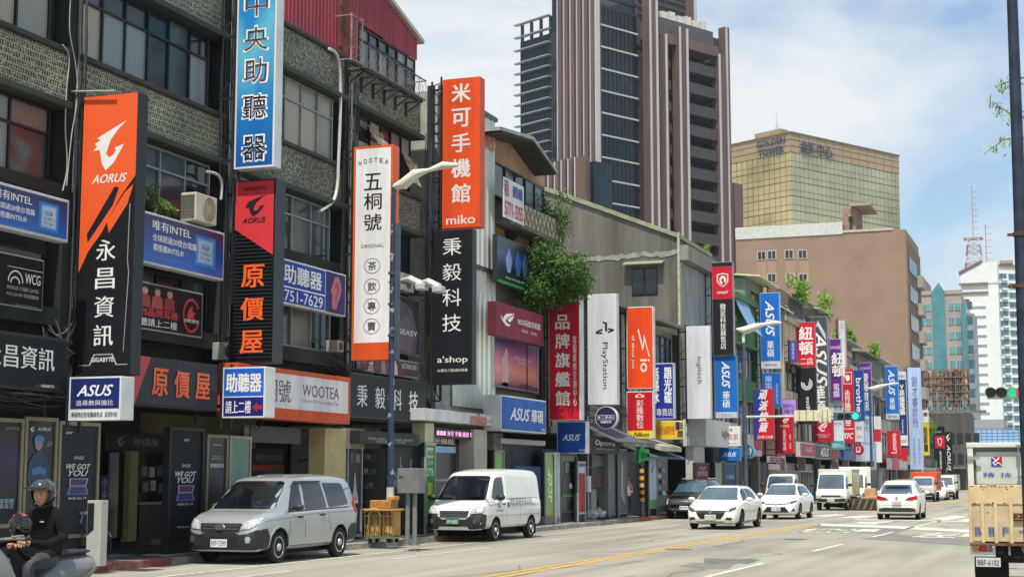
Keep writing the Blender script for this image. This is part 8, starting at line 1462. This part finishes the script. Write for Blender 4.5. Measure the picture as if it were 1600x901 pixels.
def face_mesh(parent,c,s,hair=None):
 """head looking along local +x: jaw, nose, brow, eyes, ears"""
 bm=bmesh.new();bmesh.ops.create_uvsphere(bm,u_segments=28,v_segments=20,radius=1)
 for v in bm.verts:
  x,y,z=v.co
  X=x*.105;Y=y*.078;Z=z*.125
  if z<0:Y*=1-.38*(-z)**1.3;X*=1-.12*(-z)
  if x>.5:X+=.012*math.exp(-((z+.75)/.25)**2-(y/.4)**2)
  if x>0:X+=.026*math.exp(-((z+.18)/.13)**2-(y/.17)**2)+.012*math.exp(-((z-.05)/.2)**2-(y/.12)**2)
  if x>0:X-=.010*(math.exp(-((z-.02)/.12)**2-((abs(y)-.38)/.18)**2));X+=.008*math.exp(-((z-.22)/.1)**2-(y/.6)**2)
  if x>0:X+=.007*math.exp(-((z+.50)/.07)**2-(y/.25)**2)
  v.co=Vector((X,Y,Z))
 for sgn in(1,-1):
  g=bmesh.ops.create_uvsphere(bm,u_segments=8,v_segments=6,radius=1)
  for v in g['verts']:v.co=Vector((v.co.x*.018-.005,sgn*.078+v.co.y*.009,v.co.z*.032-.005))
 me=bpy.data.meshes.new('head');bm.to_mesh(me);bm.free();me.shade_smooth();me.materials.append(SKINM);o=bpy.data.objects.new('head',me);COL.objects.link(o);o.parent=parent;o.location=c;o.scale=(s,s,s)
 for nm,pos,r,col in[('eye',(.088,.032,.006),(.006,.015,.006),'#1a1210'),('eye',(.088,-.032,.006),(.006,.015,.006),'#1a1210'),('mouth',(.100,0,-.063),(.006,.024,.005),'#8a4a44'),('eyebrow',(.097,.032,.030),(.005,.02,.004),'#1b1512'),('eyebrow',(.097,-.032,.030),(.005,.02,.004),'#1b1512')]:
  m=MB();bm=bmesh.new();bmesh.ops.create_uvsphere(bm,u_segments=10,v_segments=6,radius=1)
  for v in bm.verts:v.co=Vector([pos[i]+v.co[i]*r[i]for i in range(3)])
  bm.verts.index_update();m.add([v.co for v in bm.verts],[[v.index for v in f.verts]for f in bm.faces]);bm.free();q=m.build(nm,M(col,.4),o,world=False,smooth=True)
 return o
def hand(parent,w,d,up,s=1.,curl=.5,side=1,name='hand'):
 """hand growing from wrist w along d, palm normal 'up', five jointed fingers closing round what is held"""
 w,d,n=Vector(w),Vector(d).normalized(),Vector(up).normalized();q=d.cross(n).normalized()*side
 P=[(*w,.026*s,.020*s)];E=[];kn=w+d*.075*s;P.append((*(w+d*.04*s),.036*s,.016*s));E.append((0,1))
 for i,(off,ln)in enumerate(((-.032,.066),(-.011,.078),(.011,.074),(.031,.058))):
  a=kn+q*off*s;P.append((*a,.0105*s));k=len(P)-1;E.append((1,k));dr=d.copy();pp=a
  for j in range(3):
   dr=(dr*cos(curl*.9)-n*sin(curl*.9)).normalized();nn=d.cross(q);pp=pp+dr*ln*s*(.45,.32,.26)[j];P.append((*pp,(.0095,.0088,.0075)[j]*s));E.append((len(P)-2 if j else k,len(P)-1))
 a=w+d*.025*s-q*.032*s;P.append((*a,.012*s));E.append((1,len(P)-1));b=a+(d*.6-q*.5-n*.5).normalized()*.04*s;P.append((*b,.0105*s));E.append((len(P)-2,len(P)-1));c=b+(d*.8-n*.7).normalized()*.03*s;P.append((*c,.009*s));E.append((len(P)-2,len(P)-1))
 return skin(name,P,E,[SKINM],parent,0,1)
 # scooter and rider. local +x is the way it travels
S0=aZ(-18,1010);dist=15.3;d_=ray(0,745);
base=Vector((ray(50,745)[0]*dist,ray(50,745)[1]*dist,0));HD=PS+pi+R(68)
t=thing('scooter','grey electric scooter with yellow headlight and red tail panel, cropped by the lower left corner','scooter',base,HD)
GS=paintm('#6b706f',.35,.1);GSD=M('#3a3d3f',.5);SC_=1.1
def smooth(m,name,mat,par,rz=None):return m.build(name,mat,par,world=False,smooth=True)
def shell(st,name,mat,n=18,par=None):
 m=MB()
 for x,zc,hw,hh in st:m.v+=[(x,hw*sin(2*pi*j/n)*(1 if cos(2*pi*j/n)>0 else.85),zc+hh*cos(2*pi*j/n))for j in range(n)]
 m.f=[(i*n+j,i*n+(j+1)%n,(i+1)*n+(j+1)%n,(i+1)*n+j)for i in range(len(st)-1)for j in range(n)]+[tuple(range(n-1,-1,-1)),tuple(range((len(st)-1)*n,len(st)*n))];m.m=[0]*len(m.f)
 o=m.build(name,mat,par or t,world=False,smooth=True);s=o.modifiers.new('sub','SUBSURF');s.levels=s.render_levels=1;return o
shell([(-.98,.84,.05,.05),(-.94,.83,.12,.12),(-.80,.80,.17,.17),(-.58,.76,.19,.22),(-.36,.73,.19,.25),(-.18,.68,.17,.24),(-.08,.62,.14,.20),(-.04,.60,.08,.12)],'rear_body',GS)
shell([(-.93,.985,.03,.01),(-.86,.99,.10,.025),(-.6,.985,.14,.04),(-.3,.97,.14,.04),(-.1,.94,.12,.035),(-.02,.92,.06,.02)],'seat',M('#232427',.6,bump=.3))
m=MB();m.tube([(-.92,-.145,.83),(-.7,-.185,.74),(-.4,-.195,.66),(-.15,-.165,.56)],.010,6);m.tube([(-.92,.145,.83),(-.7,.185,.74),(-.4,.195,.66),(-.15,.165,.56)],.010,6);smooth(m,'body_seam',GSD,t)
shell([(-.78,.52,.06,.08),(-.62,.52,.11,.12),(-.4,.5,.12,.13),(-.2,.46,.10,.11),(-.1,.42,.06,.06)],'red_side_cover',M('#b52a2a',.35));shell([(-.95,.66,.04,.04),(-.88,.66,.13,.05),(-.8,.66,.14,.06)],'tail_light',RLAMP)
shell([(-.2,.38,.08,.05),(-.1,.33,.15,.06),(.2,.31,.16,.05),(.42,.34,.15,.07),(.5,.4,.1,.06)],'footboard',GSD)
sh=[(.42,.40,.20,.07),(.46,.60,.23,.0),(.52,.85,.21,0),(.58,1.02,.15,0),(.60,1.10,.08,0)]
m=MB()
for(x,z,hw,_)in[(.34,.34,.10,0),(.40,.42,.19,0),(.45,.60,.24,0),(.50,.80,.24,0),(.55,.97,.19,0),(.60,1.08,.10,0)]:
 for j in range(9):a=-1+2*j/8;m.v.append((x+.12*(1-a*a),a*hw,z+.03*(1-a*a)))
k=len(m.v);m.v+=[(x-.05,y*.93,z)for x,y,z in m.v]
m.f=[(i*9+j,(i+1)*9+j,(i+1)*9+j+1,i*9+j+1)for i in range(5)for j in range(8)]+[(k+i*9+j+1,k+(i+1)*9+j+1,k+(i+1)*9+j,k+i*9+j)for i in range(5)for j in range(8)]
bd=[j for j in range(9)]+[i*9+8 for i in range(1,6)]+[5*9+j for j in range(7,-1,-1)]+[i*9 for i in range(4,0,-1)]
m.f+=[(bd[i],bd[(i+1)%len(bd)],k+bd[(i+1)%len(bd)],k+bd[i])for i in range(len(bd))];m.m=[0]*len(m.f);smooth(m,'front_shield',GS,t)
shell([(.50,1.12,.03,.03),(.55,1.13,.09,.06),(.64,1.14,.10,.065),(.72,1.13,.08,.05),(.76,1.12,.03,.02)],'handlebar_cover',GSD);shell([(.68,1.10,.07,.04),(.76,1.10,.10,.06),(.82,1.10,.07,.04)],'headlight',M('#c3d416',.25,emit=.25))
m=MB();m.tube([(.46,-.36,1.17),(.50,-.2,1.17),(.56,0,1.15),(.50,.2,1.17),(.46,.36,1.17)],.016,8);m.tube([(.50,0,.4),(.56,0,1.12)],.04,10);smooth(m,'handlebar',M('#9a9c9c',.3,.8),t)
for s in(1,-1):
 m=MB();m.tube([(.47,s*.24,1.17),(.455,s*.38,1.17)],.022,10);g=smooth(m,'grip',RUB,t);m=MB();m.tube([(.53,s*.22,1.19),(.53,s*.36,1.20)],.007,6);smooth(m,'brake_lever',CHR,t)
 m=MB();m.tube([(.52,s*.22,1.18),(.54,s*.30,1.33)],.006,6);m.lathe([(.05,0),(.055,.01),(.045,.02)],(.54,s*.31,1.37),'x',14);smooth(m,'mirror',RUB,t)
ty,ri=wheelmesh(.24,'alloy')
for x in(-.66,.62):o=piece('wheel',t,ty,(x,0,.24));o.scale=(1,.6,1);piece('rim',o,ri)
m=MB();m.tube([(.62,.07,.24),(.56,.07,.6)],.02,6);m.tube([(.62,-.07,.24),(.56,-.07,.6)],.02,6);m.lathe([(.0,0),(.28,.0)],(0,-5,0));m=MB();m.tube([(.62,.08,.24),(.55,.08,.62)],.02,6);m.tube([(.62,-.08,.24),(.55,-.08,.62)],.02,6);smooth(m,'fork',GSD,t)
m=MB();m.v=[(.62+.29*cos(a),y,.24+.29*sin(a))for a in[R(20+14*i)for i in range(11)]for y in(-.075,.075)];m.f=[(2*i,2*i+1,2*i+3,2*i+2)for i in range(10)];m.m=[0]*10;m.build('front_mudguard',GS,t,world=False,fix=False)
rp=thing('person','scooter rider in black jacket, grey jeans and glossy black helmet, hands on the handlebar','person',base-Vector((0,0,.05)),HD)
hz=.20
J=dict(pel=(-.28,0,.98+.06),sp=(-.27,0,1.16),ch=(-.25,0,1.34),nk=(-.21,0,1.50),hd=(-.19,0,1.56))
P=[(*J['pel'],.165,.135),(*J['sp'],.150,.115),(*J['ch'],.175,.12),(*J['nk'],.065,.06),(*J['hd'],.055,.055)]
E=[(0,1),(1,2),(2,3),(3,4)]
for s in(1,-1):
 k=len(P)
 P+=[(-.24,s*.17,1.415,.078,.075),(-.19,s*.27,1.20,.056,.056),(.10,s*.285,1.14,.047,.045),(.32,s*.275,1.17,.036,.034),(.40,s*.27,1.185,.028,.024)]
 E+=[(2,k),(k,k+1),(k+1,k+2),(k+2,k+3),(k+3,k+4)]
 k=len(P)
 P+=[(-.20,s*.10,.99,.105,.10),(.02,s*.15,.985,.092,.09),(.22,s*.17,.95,.072,.072),(.20,s*.165,.80,.062,.062),(.13,s*.16,.58,.052,.052),(.10,s*.155,.42,.042,.042),(.13,s*.155,.385,.045,.04),(.24,s*.16,.37,.036,.028)]
 E+=[(0,k)]+[(k+i,k+i+1)for i in range(7)]
body=skin('body',P,E,[JACK,JEAN,M('#161616',.5),SKINM],rp,0,2,lambda c:2 if c.z<.44 else(3 if(c.x>.355 and c.z>1.1)else(1 if(c.z<1.02 or(c.x>-.05 and c.z<1.06))else 0)))
for s in(1,-1):hand(rp,(.39,s*.27,1.185),(.55,s*.15,.12),(0,0,1),1.05,.95,s)
hd=face_mesh(rp,(-.165,0,1.625),1.0);hd.rotation_euler=(0,R(4),R(-4));hd.rotation_euler.z=R(12)
bm=bmesh.new();bmesh.ops.create_uvsphere(bm,u_segments=32,v_segments=24,radius=1)
for v in bm.verts:v.co=Vector((v.co.x*.152,v.co.y*.128,v.co.z*.140*(1.0 if v.co.z>0 else 1.05)))
bmesh.ops.delete(bm,geom=[f for f in bm.faces if(f.calc_center_median().x>.055 and f.calc_center_median().z<.035)or f.calc_center_median().z<-.112],context='FACES')
me=bpy.data.meshes.new('helmet');bm.to_mesh(me);bm.free();me.shade_smooth();me.materials.append(HELM);he=bpy.data.objects.new('helmet',me);COL.objects.link(he);he.parent=rp;he.location=(-.175,0,1.655);he.rotation_euler=(0,0,R(12));sm=he.modifiers.new('s','SOLIDIFY');sm.thickness=.018
bm=bmesh.new();bmesh.ops.create_uvsphere(bm,u_segments=32,v_segments=24,radius=1)
for v in bm.verts:v.co=Vector((v.co.x*.168,v.co.y*.142,v.co.z*.150))
bmesh.ops.delete(bm,geom=[f for f in bm.faces if f.calc_center_median().x<.05 or not(.02<f.calc_center_median().z<.125)],context='FACES')
me=bpy.data.meshes.new('visor');bm.to_mesh(me);bm.free();me.shade_smooth();me.materials.append(M('#1e252d',.06,spec=.8,coat=1.));vi=bpy.data.objects.new('visor',me);COL.objects.link(vi);vi.parent=he;sm=vi.modifiers.new('s','SOLIDIFY');sm.thickness=.004
m=MB();m.bar((.045,-.12,0.04),(.21,-.10,.035),.02,.01);m.build('visor_arm',RUB,he,world=False)
m=MB();m.prism([(.162,.118,.03),(.205,.06,.032),(.21,0,.034),(.205,-.06,.032),(.162,-.118,.03),(.13,-.11,.04),(.14,0,.05),(.13,.11,.04)],(0,0,.012));m.build('peak',RUB,he,world=False)
m=MB();m.tube([(-.02,.118,-.05),(.02,.10,-.12),(.045,.05,-.150),(.05,0,-.155),(.045,-.05,-.150),(.02,-.10,-.12),(-.02,-.118,-.05)],.012,6);m.build('chin_strap',RUB,he,world=False)
m=MB();m.lathe([(.075,1.455),(.085,1.50),(.078,1.535),(.066,1.53)],(-.205,0,0),n=20);m.build('collar',JACK,rp,world=False,smooth=True)
m=MB();m.cbox((-.125,.04,1.36),(.004,.05,.014));m.build('chest_label',M('#b9b9b9',.6),rp,world=False)
p2=thing('person','small passenger in dark helmet with red top standing before the scooter rider','person',base,HD)
P=[(.10,0,.76,.105,.09),(.10,0,.90,.095,.08),(.11,0,1.02,.105,.08),(.13,0,1.12,.04,.04),(.14,0,1.18,.04,.04)];E=[(0,1),(1,2),(2,3),(3,4)]
for s in(1,-1):
 k=len(P);P+=[(.11,s*.11,1.06,.045,.045),(.16,s*.16,.93,.035,.035),(.34,s*.15,1.05,.026,.026),(.40,s*.15,1.10,.02,.018)];E+=[(2,k),(k,k+1),(k+1,k+2),(k+2,k+3)]
 k=len(P);P+=[(.10,s*.06,.70,.065,.065),(.13,s*.07,.54,.045,.045),(.09,s*.07,.42,.035,.035),(.17,s*.07,.40,.03,.022)];E+=[(0,k),(k,k+1),(k+1,k+2),(k+2,k+3)]
skin('body',P,E,[JACK,JEAN,SKINM],p2,0,1,lambda c:1 if c.z<.74 else(2 if c.x>.385 else 0));fh=face_mesh(p2,(.16,0,1.25),.85);fh.rotation_euler.z=R(-80)
for s in(1,-1):hand(p2,(.40,s*.15,1.10),(1,0,.3),(0,0,1),.75,.8,s)
bm=bmesh.new();bmesh.ops.create_uvsphere(bm,u_segments=28,v_segments=20,radius=1)
for v in bm.verts:v.co=Vector((v.co.x*.128,v.co.y*.108,v.co.z*.118))
bmesh.ops.delete(bm,geom=[f for f in bm.faces if(f.calc_center_median().x>.045 and f.calc_center_median().z<.02)or f.calc_center_median().z<-.09],context='FACES')
for f in bm.faces:f.material_index=1 if f.calc_center_median().z>.098 else 0
me=bpy.data.meshes.new('helmet');bm.to_mesh(me);bm.free();me.shade_smooth();me.materials.append(HELM);me.materials.append(M('#b5564c',.4));o=bpy.data.objects.new('helmet',me);COL.objects.link(o);o.parent=p2;o.location=(.155,0,1.28);o.rotation_euler.z=R(-80)
# pedestrian inside the arcade
c=aZ(985,806,.14);pd_=thing('person','pedestrian in pale pink jacket and dark trousers standing in the shaded shopfront','person',(c.x-.1,c.y,.14),R(-40))
P=[(0,0,.90,.13,.10),(0,0,1.08,.115,.085),(.01,0,1.28,.15,.10),(.02,0,1.42,.05,.05),(.03,0,1.5,.045,.05)];E=[(0,1),(1,2),(2,3),(3,4)]
for s in(1,-1):k=len(P);P+=[(0,s*.16,1.34,.06,.06),(-.01,s*.20,1.08,.043,.043),(.14,s*.14,1.0,.034,.034),(.19,s*.09,1.02,.025,.022)];E+=[(2,k),(k,k+1),(k+1,k+2),(k+2,k+3)];k=len(P);P+=[(0,s*.08,.84,.085,.085),(.02,s*.09,.48,.058,.058),(-.01,s*.09,.1,.04,.04),(.1,s*.09,.04,.036,.03)];E+=[(0,k),(k,k+1),(k+1,k+2),(k+2,k+3)]
skin('body',P,E,[M('#a98c88',.8),M('#1d1e24',.8),SKINM],pd_,0,1,lambda c:1 if c.z<.84 else(2 if c.z>1.46 or c.x>.175 else 0));face_mesh(pd_,(.04,0,1.58),.92)
for s in(1,-1):hand(pd_,(.185,s*.09,1.02),(.6,-s*.7,.2),(0,0,1),.9,.5,s)
bm=bmesh.new();bmesh.ops.create_uvsphere(bm,u_segments=20,v_segments=14,radius=1)
for v in bm.verts:v.co=Vector((v.co.x*.108-.012,v.co.y*.085,v.co.z*.12+.012))
bmesh.ops.delete(bm,geom=[f for f in bm.faces if f.calc_center_median().x>.035 and f.calc_center_median().z<.075],context='FACES');me=bpy.data.meshes.new('hair');bm.to_mesh(me);bm.free();me.shade_smooth();me.materials.append(M('#14110f',.6));o=bpy.data.objects.new('hair',me);COL.objects.link(o);o.parent=pd_;o.location=(.04,0,1.59)
# parked bicycle
c0,c1=aZ(94,876,.14),aZ(134,874,.14);Yb=25.0;xa,xb=aY(85,850,Yb).x,aY(134,850,Yb).x
t=thing('bicycle','black parked bicycle between the scooter rider and the white service pillar','bicycle',((xa+xb)/2,Yb,.14),R(8));hw=.52;rr=.33
BKF=M('#141518',.35,.3)
for s in(-1,1):
 m=MB();m.lathe([(rr-.012,-.014),(rr,-.018),(rr+.012,0),(rr,.018),(rr-.012,.014)],(s*hw,0,rr),'y',36);o=m.build('wheel',M('#24262a',.6),t,world=False,smooth=True)
 bm=bmesh.new();bm.from_mesh(o.data);bmesh.ops.delete(bm,geom=[f for f in bm.faces if len(f.verts)>4],context='FACES');bm.to_mesh(o.data);bm.free()
 m=MB();[m.bar((s*hw,0,rr),(s*hw+(rr-.02)*cos(a),0,rr+(rr-.02)*sin(a)),.005)for a in[i*pi/10 for i in range(20)]];m.lathe([(.02,-.03),(.02,.03)],(s*hw,0,rr),'y',10);m.build('spokes',M('#8d8f92',.3,.8),o,world=False)
 m=MB();m.v=[(s*hw+(rr+.035)*cos(a),y,rr+(rr+.035)*sin(a))for a in[R(25+13*i)for i in range(11)]for y in(-.022,.022)];m.f=[(2*i,2*i+1,2*i+3,2*i+2)for i in range(10)];m.m=[0]*10;m.build('mudguard',M('#9a9da0',.35,.7),t,world=False,fix=False)
bb,st,hdt,hb=Vector((.06,0,.28)),Vector((.2,0,.72)),Vector((-.36,0,.82)),Vector((-.40,0,.66))
m=MB();[m.tube([a,b],.016,8)for a,b in((bb,st),(st,hb),(bb,hb),(hb,hdt),(bb,(hw,.05,rr)),(bb,(hw,-.05,rr)),(st,(hw,.05,rr)),(st,(hw,-.05,rr)))];m.tube([hb,(-hw+.03,.05,rr+.1),(-hw,.05,rr)],.014,6);m.tube([hb,(-hw+.03,-.05,rr+.1),(-hw,-.05,rr)],.014,6);m.build('frame',BKF,t,world=False,smooth=True)
m=MB();m.tube([st,st+Vector((.04,0,.18))],.012,6);m.prism([(.10,-.03,.90),(.16,-.03,.90),(.34,-.08,.91),(.36,0,.92),(.34,.08,.91),(.16,.03,.90),(.10,.03,.90),(.06,0,.90)],(0,0,.05));m.build('saddle',M('#8fa0ac',.5),t,world=False)
m=MB();m.tube([hdt,(-.38,0,.95),(-.42,.05,1.0),(-.40,.26,1.0),(-.28,.30,.99)],.012,6);m.tube([(-.38,0,.95),(-.42,-.05,1.0),(-.40,-.26,1.0),(-.28,-.30,.99)],.012,6);m.build('handlebar',M('#6c6f72',.3,.8),t,world=False)
m=MB();m.lathe([(.085,-.03),(.085,-.02)],(.06,0,.28),'y',20);m.bar((.06,-.06,.28),(.14,-.07,.14),.015);m.bar((.06,.06,.28),(-.02,.07,.42),.015);m.box((.10,-.15,.13),(.18,-.07,.15));m.box((-.06,.07,.41),(.02,.15,.43));m.build('crank',M('#55585c',.4,.7),t,world=False)
